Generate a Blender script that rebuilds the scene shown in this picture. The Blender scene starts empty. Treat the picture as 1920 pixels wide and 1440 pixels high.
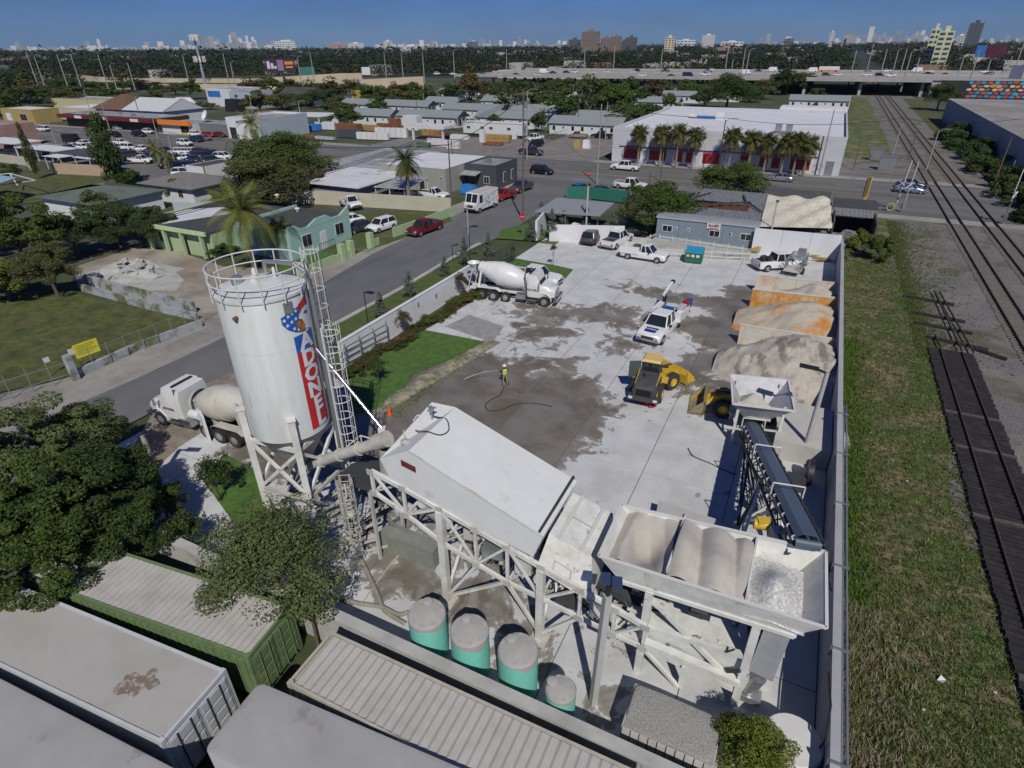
import bpy,math,random
import numpy as np
from mathutils import Vector,Matrix
random.seed(7);RNG=np.random.default_rng(11)
SC=bpy.context.scene;COL=SC.collection
R_=math.radians
F_PX,PITCH,ROLL,YAW,CAM_H=1109.0,math.atan(632/1109.0),R_(0.5),R_(26.3),22.0
cp,sp=math.cos(PITCH),math.sin(PITCH)
_f,_r,_u=Vector((0,cp,-sp)),Vector((1,0,0)),Vector((0,sp,cp))
_r2=_r*math.cos(ROLL)-_u*math.sin(ROLL);_u2=_u*math.cos(ROLL)+_r*math.sin(ROLL)
_z=Matrix.Rotation(YAW,3,'Z')
CR,CU,CF=_z@_r2,_z@_u2,_z@_f
CAMP=Vector((0,0,CAM_H))
cam=bpy.data.objects.new('camera',bpy.data.cameras.new('camera'));COL.objects.link(cam)
cam.matrix_world=Matrix(((CR.x,CU.x,-CF.x,0),(CR.y,CU.y,-CF.y,0),(CR.z,CU.z,-CF.z,CAM_H),(0,0,0,1)))
cam.data.sensor_width=36;cam.data.lens=F_PX/1920*36;cam.data.clip_start=.3;cam.data.clip_end=60000
SC.camera=cam
SUN_EL,SHADOW_DIR=R_(46),R_(122.5)
sdir=Vector((-math.cos(SHADOW_DIR)*math.cos(SUN_EL),-math.sin(SHADOW_DIR)*math.cos(SUN_EL),math.sin(SUN_EL)))
wd=bpy.data.worlds.new('World');SC.world=wd;wd.use_nodes=True
nt=wd.node_tree;bg=nt.nodes['Background']
sky=nt.nodes.new('ShaderNodeTexSky');sky.sky_type='NISHITA';sky.sun_disc=False
sky.sun_elevation=SUN_EL;sky.sun_rotation=math.atan2(sdir.x,sdir.y)
sky.altitude=0;sky.air_density=1.0;sky.dust_density=0.0;sky.ozone_density=5.0
tint=nt.nodes.new('ShaderNodeMix');tint.data_type='RGBA';tint.blend_type='MULTIPLY';tint.inputs[0].default_value=1
tint.inputs[7].default_value=(.14,.29,.66,1)
nt.links.new(sky.outputs[0],tint.inputs[6])
tc=nt.nodes.new('ShaderNodeTexCoord');mp=nt.nodes.new('ShaderNodeMapping');mp.inputs['Scale'].default_value=(1.6,1.6,7)
nz=nt.nodes.new('ShaderNodeTexNoise');nz.inputs['Scale'].default_value=2.2;nz.inputs['Detail'].default_value=5;nz.inputs['Roughness'].default_value=.55
rp=nt.nodes.new('ShaderNodeValToRGB');rp.color_ramp.elements[0].position=.42;rp.color_ramp.elements[1].position=.75
rp.color_ramp.elements[0].color=(0,0,0,1);rp.color_ramp.elements[1].color=(.5,.5,.5,1)
cm=nt.nodes.new('ShaderNodeMix');cm.data_type='RGBA';cm.inputs[7].default_value=(.75,1.2,2.2,1)
nt.links.new(tc.outputs['Generated'],mp.inputs[0]);nt.links.new(mp.outputs[0],nz.inputs['Vector']);nt.links.new(nz.outputs[0],rp.inputs[0])
nt.links.new(rp.outputs[0],cm.inputs[0]);nt.links.new(tint.outputs[2],cm.inputs[6]);nt.links.new(cm.outputs[2],bg.inputs[0])
bg.inputs[1].default_value=.08
sun=bpy.data.objects.new('sun',bpy.data.lights.new('sun','SUN'));COL.objects.link(sun)
sun.data.energy=3.5;sun.data.angle=R_(.53);sun.data.color=(1,.95,.87)
sun.rotation_mode='QUATERNION';sun.rotation_quaternion=sdir.to_track_quat('Z','Y')
SC.view_settings.view_transform='Standard';SC.view_settings.look='None';SC.view_settings.exposure=0;SC.view_settings.gamma=1
SC.view_settings.use_curve_mapping=False
SC.cycles.max_bounces=5;SC.cycles.diffuse_bounces=2;SC.cycles.glossy_bounces=2;SC.cycles.transparent_max_bounces=6
SC.cycles.use_denoising=True
def ray(x,y):return(x-960)*CR-(y-720)*CU+F_PX*CF
def W(x,y,z=0.0):
 d=ray(x,y);return CAMP+d*((z-CAM_H)/d.z)
def WY(x,y,Y):
 d=ray(x,y);return CAMP+d*(Y/d.y)
def WD(x,y,D):
 d=ray(x,y);return CAMP+d*(D/math.hypot(d.x,d.y))
def proj(p):
 v=Vector(p)-CAMP;k=F_PX/v.dot(CF);return 960+k*v.dot(CR),720-k*v.dot(CU)
def depth(p):return(Vector(p)-CAMP).dot(CF)
def height_at(b,ytop):
 lo,hi=b.z,80.0
 for _ in range(40):
  m=(lo+hi)/2
  if proj((b.x,b.y,m))[1]>ytop:lo=m
  else:hi=m
 return lo
def nth(n):
 names=['first','second','third','fourth','fifth','sixth','seventh','eighth','ninth','tenth','eleventh','twelfth','thirteenth','fourteenth','fifteenth','sixteenth','seventeenth','eighteenth','nineteenth','twentieth']
 if n<=20:return names[n-1]
 tens={20:'twenty',30:'thirty',40:'forty',50:'fifty',60:'sixty',70:'seventy',80:'eighty',90:'ninety'}
 t=n//10*10
 return tens[t][:-1]+'ieth' if n%10==0 else tens[t]+'-'+names[n%10-1]
class MB:
 def __init__(s):s.v=[];s.f=[];s.sm=[]
 def add(s,vs,fs,sm=False):
  o=len(s.v);s.v+=[tuple(v)for v in vs];s.f+=[tuple(o+i for i in f)for f in fs];s.sm+=[sm]*len(fs);return s
 def hexa(s,b,t):return s.add(list(b)+list(t),[(3,2,1,0),(4,5,6,7),(0,1,5,4),(1,2,6,5),(2,3,7,6),(3,0,4,7)])
 def box(s,c,d,rz=0):
  ca,sa=math.cos(rz),math.sin(rz);h=[x/2 for x in d]
  P=lambda x,y,z:(c[0]+x*ca-y*sa,c[1]+x*sa+y*ca,c[2]+z)
  return s.hexa([P(-h[0],-h[1],-h[2]),P(h[0],-h[1],-h[2]),P(h[0],h[1],-h[2]),P(-h[0],h[1],-h[2])],[P(-h[0],-h[1],h[2]),P(h[0],-h[1],h[2]),P(h[0],h[1],h[2]),P(-h[0],h[1],h[2])])
 def bb(s,x0,x1,y0,y1,z0,z1):return s.box(((x0+x1)/2,(y0+y1)/2,(z0+z1)/2),(x1-x0,y1-y0,z1-z0))
 def frame(s,p,q,up=Vector((0,0,1))):
  p,q=Vector(p),Vector(q);d=(q-p)
  if d.length<1e-6:d=Vector((0,0,1e-3))
  d.normalize();a=d.cross(up)
  if a.length<1e-3:a=d.cross(Vector((0,1,0)))
  a.normalize();return p,q,a,a.cross(d)
 def beam(s,p,q,w,h=None):
  h=h or w;p,q,a,b=s.frame(p,q);a=a*w/2;b=b*h/2
  return s.hexa([p-a-b,p+a-b,p+a+b,p-a+b],[q-a-b,q+a-b,q+a+b,q-a+b])
 def tube(s,p,q,r,n=8,r2=None,cap=True):
  r2=r if r2 is None else r2;p,q,a,b=s.frame(p,q);vs=[]
  for c,rr in((p,r),(q,r2)):
   for i in range(n):
    t=2*math.pi*i/n;vs.append(c+a*(rr*math.cos(t))+b*(rr*math.sin(t)))
  s.add(vs,[(i,(i+1)%n,n+(i+1)%n,n+i)for i in range(n)],True)
  if cap:s.add(vs,[tuple(range(n-1,-1,-1)),tuple(range(n,2*n))])
  return s
 def path(s,pts,r,n=6):
  for a,b in zip(pts[:-1],pts[1:]):s.tube(a,b,r,n,cap=False)
  return s
 def lathe(s,prof,n=24,axis_p=(0,0,0),axis_d=(0,0,1),smooth=True):
  p0=Vector(axis_p);p,q,a,b=s.frame(p0,p0+Vector(axis_d));d=Vector(axis_d).normalized();vs=[]
  for r,z in prof:
   for i in range(n):
    t=2*math.pi*i/n;vs.append(p0+d*z+a*(r*math.cos(t))+b*(r*math.sin(t)))
  fs=[(k*n+i,k*n+(i+1)%n,(k+1)*n+(i+1)%n,(k+1)*n+i)for k in range(len(prof)-1)for i in range(n)]
  return s.add(vs,fs,smooth)
 def prism(s,poly,z0,z1):
  n=len(poly);a=sum(poly[i][0]*poly[(i+1)%n][1]-poly[(i+1)%n][0]*poly[i][1]for i in range(n))
  if a<0:poly=poly[::-1]
  g=lambda z,i:z[i]if isinstance(z,(list,tuple))else z
  return s.add([(p[0],p[1],g(z0,i))for i,p in enumerate(poly)]+[(p[0],p[1],g(z1,i))for i,p in enumerate(poly)],[tuple(range(n-1,-1,-1)),tuple(range(n,2*n))]+[(i,(i+1)%n,n+(i+1)%n,n+i)for i in range(n)])
 def sheet(s,poly,z):
  n=len(poly);a=sum(poly[i][0]*poly[(i+1)%n][1]-poly[(i+1)%n][0]*poly[i][1]for i in range(n))
  if a<0:poly=poly[::-1]
  return s.add([(p[0],p[1],z)for p in poly],[tuple(range(n))])
 def side(s,prof,y0,y1,inset=0.0,top=None):
  n=len(prof);vs=[(x,y0,z)for x,z in prof]+[(x,y1,z)for x,z in prof]
  return s.add(vs,[tuple(range(n)),tuple(range(2*n-1,n-1,-1))]+[(i,n+i,n+(i+1)%n,(i+1)%n)for i in range(n)])
 def mesh(s,name):
  m=bpy.data.meshes.new(name);m.from_pydata(s.v,[],s.f)
  if any(s.sm):
   m.polygons.foreach_set('use_smooth',s.sm);m.set_sharp_from_angle(angle=R_(38))
  m.update();return m
def npmesh(name,verts,faces,smooth=False):
 m=bpy.data.meshes.new(name);verts=np.asarray(verts,np.float32);faces=np.asarray(faces,np.int32)
 m.vertices.add(len(verts));m.vertices.foreach_set('co',verts.ravel())
 k=faces.shape[1];m.loops.add(faces.size);m.loops.foreach_set('vertex_index',faces.ravel())
 m.polygons.add(len(faces));m.polygons.foreach_set('loop_start',np.arange(0,faces.size,k,dtype=np.int32))
 m.update(calc_edges=True)
 if smooth:m.polygons.foreach_set('use_smooth',np.ones(len(faces),bool))
 return m
def link(name,data,mat=None,parent=None,world=False):
 if isinstance(data,MB):data=data.mesh(name)
 o=bpy.data.objects.new(name,data);COL.objects.link(o)
 if mat is not None and hasattr(data,'materials')and len(data.materials)==0:data.materials.append(mat)
 if parent is not None:
  o.parent=parent
  if world:o.matrix_parent_inverse=(parent.get('_w')and Matrix.Identity(4))or Matrix.Translation(-parent.location)
 return o
def tag(o,label=None,cat=None,group=None,kind=None):
 if label:o['label']=label
 if cat:o['category']=cat
 if group:o['group']=group
 if kind:o['kind']=kind
 return o
def thing(name,label,cat,loc=(0,0,0),rz=0.0,group=None):
 o=bpy.data.objects.new(name,None);COL.objects.link(o);o.location=loc;o.rotation_euler=(0,0,rz);o.empty_display_size=.5
 return tag(o,label,cat,group)
def part(name,mb,mat,parent,world=False):
 o=link(name,mb,mat,parent)
 if world:
  q=Vector((0,0,0));p=parent
  while p is not None:q+=p.location;p=p.parent
  o.location=-q
 return o
def sub(name,mb,mat,parent):return link(name,mb,mat,parent)
def solo(name,mb,mat,label,cat,group=None):return tag(link(name,mb,mat),label,cat,group)
def struct(name,mb,mat,parent=None):return tag(link(name,mb,mat,parent),kind='structure')
def copy_tree(o,parent=None):
 c=o.copy();COL.objects.link(c)
 if parent is not None:c.parent=parent
 for ch in KIDS.get(o.name)or[k for k in o.children]:copy_tree(ch,c)
 return c
KIDS={}
def place(proto,first,loc,rz,label=None,group=None,cat=None,sc=None):
 o=proto if first else copy_tree(proto)
 o.location=loc;o.rotation_euler=(0,0,rz)
 if sc is not None:o.scale=(sc,sc,sc)if not hasattr(sc,'__len__')else sc
 if label:o['label']=label
 if group:o['group']=group
 if cat:o['category']=cat
 return o
MATS={}
def mat(name,col,rough=.8,metal=0.0,var=.12,scale=1.5,bump=0.0,bscale=None,col2=None,mix=.5,soft=.12,scale2=None,spec=None,world=True,stretch=None,rnd=0.0,detail=4,third=None):
 """procedural Principled: base colour with fine value noise, optional second colour in noise patches, optional third"""
 if name in MATS:return MATS[name]
 m=bpy.data.materials.new(name);m.use_nodes=True;t=m.node_tree;N=t.nodes;L=t.links
 b=N['Principled BSDF'];b.inputs['Roughness'].default_value=rough;b.inputs['Metallic'].default_value=metal
 if spec is not None:b.inputs['Specular IOR Level'].default_value=spec
 if world:g=N.new('ShaderNodeNewGeometry');co=g.outputs['Position']
 else:g=N.new('ShaderNodeTexCoord');co=g.outputs['Object']
 if stretch:
  mpn=N.new('ShaderNodeMapping');mpn.inputs['Scale'].default_value=stretch;L.new(co,mpn.inputs[0]);co=mpn.outputs[0]
 def noise(sc,det=detail,rg=.6):
  n=N.new('ShaderNodeTexNoise');n.inputs['Scale'].default_value=sc;n.inputs['Detail'].default_value=det;n.inputs['Roughness'].default_value=rg;L.new(co,n.inputs['Vector']);return n.outputs[0]
 def mixn(fac,a,bb,typ='MIX'):
  x=N.new('ShaderNodeMix');x.data_type='RGBA';x.blend_type=typ
  for s,v in((0,fac),(6,a),(7,bb)):
   if isinstance(v,(int,float)):x.inputs[s].default_value=v
   elif isinstance(v,tuple):x.inputs[s].default_value=(*v,1)
   else:L.new(v,x.inputs[s])
  return x.outputs[2]
 def thresh(src,at,w):
  r=N.new('ShaderNodeMapRange');r.inputs['From Min'].default_value=at-w;r.inputs['From Max'].default_value=at+w;L.new(src,r.inputs[0]);return r.outputs[0]
 c=tuple(col)
 if col2 is not None:c=mixn(thresh(noise(scale2 or scale*.35),1-mix,soft),c,tuple(col2))
 if third is not None:c=mixn(thresh(noise(third[1],5),third[2],third[3]),c,tuple(third[0]))
 if var:
  r=N.new('ShaderNodeMapRange');r.inputs['From Min'].default_value=.3;r.inputs['From Max'].default_value=.7
  r.inputs['To Min'].default_value=1-var;r.inputs['To Max'].default_value=1+var;L.new(noise(scale,6,.65),r.inputs[0])
  cb=N.new('ShaderNodeCombineColor')
  for i in range(3):L.new(r.outputs[0],cb.inputs[i])
  c=mixn(1.0,c,cb.outputs[0],'MULTIPLY')
 if rnd:
  oi=N.new('ShaderNodeObjectInfo');r=N.new('ShaderNodeMapRange');r.inputs['To Min'].default_value=1-rnd;r.inputs['To Max'].default_value=1+rnd;L.new(oi.outputs['Random'],r.inputs[0])
  cb=N.new('ShaderNodeCombineColor')
  for i in range(3):L.new(r.outputs[0],cb.inputs[i])
  c=mixn(1.0,c,cb.outputs[0],'MULTIPLY')
 if isinstance(c,tuple):b.inputs['Base Color'].default_value=(*c,1)
 else:L.new(c,b.inputs['Base Color'])
 if bump:
  bn=N.new('ShaderNodeBump');bn.inputs['Strength'].default_value=1;bn.inputs['Distance'].default_value=bump;L.new(noise(bscale or scale*4,4),bn.inputs['Height']);L.new(bn.outputs[0],b.inputs['Normal'])
 MATS[name]=m;return m
def leafmat(name,c1,c2,trans=.25):
 if name in MATS:return MATS[name]
 m=bpy.data.materials.new(name);m.use_nodes=True;t=m.node_tree;N=t.nodes;L=t.links;b=N['Principled BSDF']
 b.inputs['Roughness'].default_value=.62;b.inputs['Specular IOR Level'].default_value=.25
 g=N.new('ShaderNodeNewGeometry');n1=N.new('ShaderNodeTexNoise');n1.inputs['Scale'].default_value=.9;n1.inputs['Detail'].default_value=3;L.new(g.outputs['Position'],n1.inputs['Vector'])
 oi=N.new('ShaderNodeObjectInfo');ad=N.new('ShaderNodeMath');ad.operation='MULTIPLY_ADD';ad.inputs[1].default_value=.45;L.new(g.outputs['Random Per Island'],ad.inputs[0]);L.new(n1.outputs[0],ad.inputs[2])
 ad2=N.new('ShaderNodeMath');ad2.operation='MULTIPLY_ADD';ad2.inputs[1].default_value=.35;L.new(oi.outputs['Random'],ad2.inputs[0]);L.new(ad.outputs[0],ad2.inputs[2])
 r=N.new('ShaderNodeMapRange');r.inputs['From Min'].default_value=.45;r.inputs['From Max'].default_value=1.15;L.new(ad2.outputs[0],r.inputs[0])
 x=N.new('ShaderNodeMix');x.data_type='RGBA';x.inputs[6].default_value=(*c1,1);x.inputs[7].default_value=(*c2,1);L.new(r.outputs[0],x.inputs[0]);L.new(x.outputs[2],b.inputs['Base Color'])
 tr=N.new('ShaderNodeBsdfTranslucent');L.new(x.outputs[2],tr.inputs[0]);ms=N.new('ShaderNodeMixShader');ms.inputs[0].default_value=trans
 L.new(b.outputs[0],ms.inputs[1]);L.new(tr.outputs[0],ms.inputs[2]);L.new(ms.outputs[0],N['Material Output'].inputs[0])
 MATS[name]=m;return m
def paint(name,col,rough=.3,metal=0.0):
 return mat('paint_'+name,col,rough,metal,var=.05,scale=2.5,world=False)
GLASS=mat('dark_glass',(.018,.022,.026),.08,0,0,spec=.6)
TYRE=mat('tyre_rubber',(.022,.021,.02),.85,var=.15,world=False)
RIM=mat('wheel_rim',(.42,.42,.43),.4,.6,var=.1,world=False)
BLACK=mat('black_trim',(.02,.02,.022),.5,var=.1,world=False)
PLANT=mat('plant_white_steel',(.68,.69,.655),.55,var=.1,scale=2.2,col2=(.52,.49,.42),mix=.42,soft=.16,scale2=.9,third=((.33,.27,.2),2.6,.68,.05))
DUSTY=mat('dusty_white_steel',(.50,.49,.45),.8,var=.12,scale=2,col2=(.36,.345,.31),mix=.45,soft=.2,scale2=.8)
GALV=mat('galvanised_steel',(.42,.44,.45),.35,.7,var=.1)
CONC=mat('pale_concrete',(.42,.42,.40),.85,var=.12,scale=1.2,bump=.004,bscale=12,col2=(.32,.315,.29),mix=.42,soft=.15,scale2=.5)
DARKST=mat('dark_steel',(.045,.048,.052),.6,var=.2)
WOODP=mat('weathered_pole_wood',(.13,.105,.085),.9,var=.25,scale=6)
WHITEW=mat('white_painted_wall',(.66,.67,.68),.8,var=.05,scale=1.1,col2=(.52,.52,.5),mix=.3,soft=.15,scale2=.4)
#  GROUND
def wp(pts,z=0.0):return[tuple(W(x,y,z).xy)for x,y in pts]
GRASS_D=mat('dull_lawn_grass',(.085,.098,.024),.95,var=.4,scale=1.3,bump=.03,bscale=9,col2=(.10,.085,.035),mix=.4,scale2=.12,third=((.045,.06,.014),.5,.56,.1))
GRASS_B=mat('bright_lawn_grass',(.065,.135,.022),.95,var=.35,scale=1.6,bump=.02,bscale=14,col2=(.075,.11,.03),mix=.4,scale2=.3)
GRASS_R=mat('rough_verge_grass',(.07,.10,.022),.95,var=.45,scale=2.2,bump=.05,bscale=7,col2=(.20,.155,.09),mix=.47,scale2=.3,soft=.1,third=((.05,.10,.016),.22,.56,.06))
ASPH=mat('worn_asphalt',(.125,.127,.135),.92,var=.14,scale=.5,bump=.004,bscale=20,col2=(.155,.15,.145),mix=.45,scale2=.09,stretch=(1,.35,1))
ASPH2=mat('avenue_asphalt',(.165,.16,.152),.92,var=.12,scale=.5,bump=.004,bscale=20,col2=(.105,.103,.10),mix=.5,scale2=.25,stretch=(.06,1.3,1))
WALKM=mat('pavement_concrete',(.30,.285,.26),.9,var=.14,scale=.8,bump=.004,bscale=16,col2=(.22,.205,.18),mix=.45,scale2=.25)
DIRT=mat('sandy_dirt',(.27,.225,.175),.95,var=.15,scale=.6,bump=.02,bscale=6,col2=(.37,.34,.295),mix=.45,scale2=.12,third=((.2,.165,.12),.3,.58,.08))
GRAVEL=mat('grey_ballast_gravel',(.15,.145,.142),.95,var=.45,scale=9,bump=.05,bscale=10,col2=(.205,.185,.16),mix=.45,scale2=.18,third=((.105,.10,.06),.22,.56,.06),detail=6)
TOWN=mat('mixed_town_ground',(.095,.09,.078),.95,var=.3,scale=.25,col2=(.055,.07,.025),mix=.55,scale2=.045,soft=.06)
EARTH=mat('far_green_land',(.028,.036,.02),.95,var=.4,scale=.02,col2=(.06,.062,.05),mix=.33,scale2=.006,soft=.05)
MULCH=mat('brown_mulch_soil',(.085,.055,.035),.95,var=.4,scale=5,bump=.04,bscale=8)
g=MB();g.sheet([(-11900,-1900),(11900,-1900),(11900,15900),(-11900,15900)],-.30);struct('ground',g,EARTH)
g=MB();g.sheet([(-430,-60),(160,-60),(260,470),(-520,470)],-.12);struct('town_ground',g,TOWN)
def av(x,off):return 103.3+.022*(x+46)+off
def strip(name,x0,x1,a,b,z,m,n=1):
 g=MB();g.sheet([(x0,av(x0,a)),(x1,av(x1,a)),(x1,av(x1,b)),(x0,av(x0,b))],z);return struct(name,g,m)
strip('pavement',-420,75,-3.0,30,-.02,WALKM)
strip('avenue',-420,75,0,26.5,.03,ASPH2)
YEL=mat('faded_yellow_paint',(.42,.30,.08),.8,var=.3,scale=2);WHT=mat('road_white_paint',(.5,.5,.48),.8,var=.3,scale=2)
g=MB()
for x in np.arange(-410,8,9.0):
 for off in(7,20):g.sheet([(x,av(x,off)),(x+3,av(x+3,off)),(x+3,av(x+3,off+.14)),(x,av(x,off+.14))],.038)
struct('lane_marking',g,WHT)
g=MB()
for off in(13.1,13.5):g.sheet([(-410,av(-410,off)),(9,av(9,off)),(9,av(9,off+.14)),(-410,av(-410,off+.14))],.038)
struct('centre_marking',g,YEL)
street=wp([(-700,1150),(0,820),(162,750),(300,690),(420,632),(590,540),(700,475),(870,395)])+[(-49,av(-49,.5)),(-29.5,av(-29.5,.5))]+wp([(1010,400),(945,440),(850,482),(760,536),(640,600),(560,640),(437,697),(375,725),(290,770)])+[(-38.5,10),(-42,-20),(-70,-20)]
g=MB();g.sheet(street,.0);struct('side_street',g,ASPH)
g=MB();g.sheet(wp([(-700,1120),(0,740),(135,706),(380,605),(420,575),(600,500),(640,478),(780,415),(850,385)])+[(-50.5,av(-50,0)),(-46.2,av(-46,0))]+wp([(870,397),(700,477),(590,542),(420,634),(162,752),(0,825),(-700,1155)]),-.01)
struct('pavement',g,WALKM)
g=MB()
cp_=wp([(640,600),(760,536),(850,482),(905,452)]);wk=wp([(560,640),(640,600),(760,535),(850,481),(900,455)],.12)
for a,b in zip(wk[:-1],wk[1:]):g.beam((a[0],a[1],.06),(b[0],b[1],.06),.5,.13)
struct('kerb',g,CONC)
g=MB();g.sheet([(-36.5,34),(-30.4,30),(-30.4,53.5),(-30.4,58),(-33.0,59.5),(-36.4,57.5)],.05);struct('strip_lawn',g,mat('strip_lawn_grass',(.065,.10,.02),.95,var=.3,scale=1.4,bump=.02,bscale=12,col2=(.095,.095,.03),mix=.4,scale2=.3))
g=MB();g.sheet(wp([(-200,560),(150,552),(200,565),(380,600),(135,706),(0,735),(-300,800)]),-.004);struct('vacant_lot_lawn',g,GRASS_D)
g=MB();g.sheet(wp([(140,500),(250,465),(330,470),(420,500),(560,505),(640,470),(640,490),(420,578),(385,605),(300,585),(190,555),(145,540)]),-.002);struct('dirt_lot',g,DIRT)
g=MB();g.sheet(wp([(180,540),(190,510),(240,503),(330,510),(345,525),(330,545),(250,545)]),.003);struct('concrete_patch',g,CONC)
g=MB();g.sheet(wp([(-150,330),(20,325),(215,320),(260,345),(180,365),(60,380),(-200,420)]),-.008);struct('back_lawn',g,GRASS_D)
g=MB();g.sheet(wp([(652,398),(840,398),(848,415),(660,480),(600,500),(580,470),(650,430)]),.0035);struct('yard_lawn',g,mat('front_yard_grass',(.065,.085,.02),.95,var=.2,scale=.8,bump=.02,bscale=12,col2=(.17,.13,.08),mix=.35,scale2=.25))
g=MB();g.sheet(wp([(480,525),(560,480),(600,470),(640,480),(560,525),(500,560)]),.006);struct('front_lawn',g,GRASS_B)
LOTM=mat('lot_asphalt',(.14,.138,.135),.92,var=.2,scale=.4)
g=MB();g.sheet(wp([(-60,262),(130,278),(430,295),(520,300),(520,345),(250,335),(60,300),(-100,310)]),-.006);struct('car_lot',g,LOTM)
g=MB();g.sheet([(-106,av(-100,27)),(-44.6,av(-45,27)),(-44.6,190),(-66,190),(-66,160),(-106,152)],.002);struct('builders_yard_ground',g,mat('builders_yard_ground',(.19,.18,.17),.92,var=.2,scale=.4,col2=(.26,.2,.17),mix=.4,scale2=.1))
g=MB();g.sheet([(4.7,-5),(70,-5),(70,102),(4.7,102)],-.03);struct('ballast',g,GRAVEL)
g=MB();g.sheet([(4.2,133),(34,133),(34,470),(9,470),(4.2,205)],-.028);struct('ballast',g,GRAVEL)
n=40;ys=np.linspace(-4,101.5,n);xr=11.6+.5*np.sin(ys*.31)+.7*np.sin(ys*.13+1)-np.clip((ys-60)/40,0,1)*1.3
g=MB();g.sheet([(4.75,-4),*[(float(a),float(b))for a,b in zip(xr,ys)],(4.75,101.5)],-.012);struct('verge_grass',g,GRASS_R)
g=MB();g.sheet([(-190,168),(-44.8,168),(-44.8,190),(4,190),(9,215),(9,355),(-210,355)],-.015);struct('housing_lawn',g,mat('housing_lawn',(.055,.068,.022),.95,var=.35,scale=.5,col2=(.15,.14,.11),mix=.35,scale2=.07))
g=MB();g.sheet([(5.2,158),(14.5,152),(15.2,200),(14.8,300),(14,350),(8,350),(5.2,215)],-.01);struct('verge_grass',g,GRASS_R)
g=MB();g.sheet([(27.8,200),(34,190),(36,300),(37,350),(29,350)],-.01);struct('verge_grass',g,GRASS_D)
def yard_material():
 m=bpy.data.materials.new('dusty_yard_concrete');m.use_nodes=True;t=m.node_tree;N=t.nodes;L=t.links;b=N['Principled BSDF']
 g=N.new('ShaderNodeNewGeometry');P=g.outputs['Position']
 def noise(sc,det=5,rg=.6,dist=0):
  n=N.new('ShaderNodeTexNoise');n.inputs['Scale'].default_value=sc;n.inputs['Detail'].default_value=det;n.inputs['Roughness'].default_value=rg;n.inputs['Distortion'].default_value=dist;L.new(P,n.inputs['Vector']);return n.outputs[0]
 def mth(op,a,bb,c=None):
  x=N.new('ShaderNodeMath');x.operation=op
  for i,v in enumerate((a,bb,c)):
   if v is None:continue
   if isinstance(v,(int,float)):x.inputs[i].default_value=v
   else:L.new(v,x.inputs[i])
  return x.outputs[0]
 def mr(a,f0,f1,t0=0,t1=1):
  r=N.new('ShaderNodeMapRange');r.interpolation_type='SMOOTHSTEP'
  for nme,v in(('From Min',f0),('From Max',f1),('To Min',t0),('To Max',t1)):r.inputs[nme].default_value=v
  L.new(a,r.inputs[0]);return r.outputs[0]
 def blob(cx,cy,rx,ry,k=1.0):
  s=N.new('ShaderNodeVectorMath');s.operation='SUBTRACT';s.inputs[1].default_value=(cx,cy,0);L.new(P,s.inputs[0])
  q=N.new('ShaderNodeVectorMath');q.operation='MULTIPLY';q.inputs[1].default_value=(1/rx,1/ry,0);L.new(s.outputs[0],q.inputs[0])
  l=N.new('ShaderNodeVectorMath');l.operation='LENGTH';L.new(q.outputs[0],l.inputs[0]);return mr(l.outputs['Value'],.3,1.3,k,0)
 wet=None
 for a in[(-15.5,33.5,8.5,6.5,.32),(-13,27,5,7,.26),(-11,50.5,11,3.6,.22),(-2,55,5.5,9,.30),(-17,44,6.5,6,.17),(-22,32,5,6,.34),(-4,42,4,7,.2),(-23,48,6,5,.13),(-13,17.5,7,5,.22),(-5,14.5,5,3,.16),(-2,62,6,2.2,.22),(-25,23,9,6,.36),(-9,44,5,4,.12),(-9,57.5,10,2.2,.24),(-16,61,5,2,.1)]:
  o=blob(*a);wet=o if wet is None else mth('ADD',wet,o)
 s=mth('ADD',mth('ADD',mth('MULTIPLY',noise(.30,9,.62,.9),.62),mth('MULTIPLY',noise(.95,6,.6,.6),.38)),wet)
 edge=mr(s,.652,.668);soft=mr(s,.56,.95)
 def mix(f,a,bb):
  x=N.new('ShaderNodeMix');x.data_type='RGBA'
  for i,v in((0,f),(6,a),(7,bb)):
   if isinstance(v,tuple):x.inputs[i].default_value=(*v,1)
   elif isinstance(v,float):x.inputs[i].default_value=v
   else:L.new(v,x.inputs[i])
  return x.outputs[2]
 dry=mix(mr(noise(.5,6),.35,.65),(.55,.56,.565),(.46,.465,.46))
 damp=mix(mr(noise(.33,6),.4,.62),(.20,.182,.16),(.142,.12,.094))
 damp=mix(mr(s,.655,.74),(.27,.26,.24),damp)
 col=mix(edge,dry,damp)
 col=mix(mr(noise(2.6,7,.7),.62,.70,0,.45),col,(.27,.26,.24))
 spots=mr(noise(1.1,3,.5),.68,.72,0,.6);col=mix(spots,col,(.13,.12,.105))
 L.new(col,b.inputs['Base Color']);L.new(mr(s,.66,.86,.9,.42),b.inputs['Roughness'])
 bn=N.new('ShaderNodeBump');bn.inputs['Distance'].default_value=.006;L.new(noise(11,5),bn.inputs['Height']);L.new(bn.outputs[0],b.inputs['Normal'])
 return m
YARD=yard_material()
g=MB();g.sheet([(-36.6,12.4),(4.36,12.4),(4.36,77),(-30.2,77),(-30.2,29),(-36.6,29)],.004);yard_base=struct('yard_ground',g,mat('joint_dark',(.12,.115,.105),.95,var=.2,scale=3))
bm_={}
xs=np.arange(-30.1,4.3,4.93)
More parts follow.
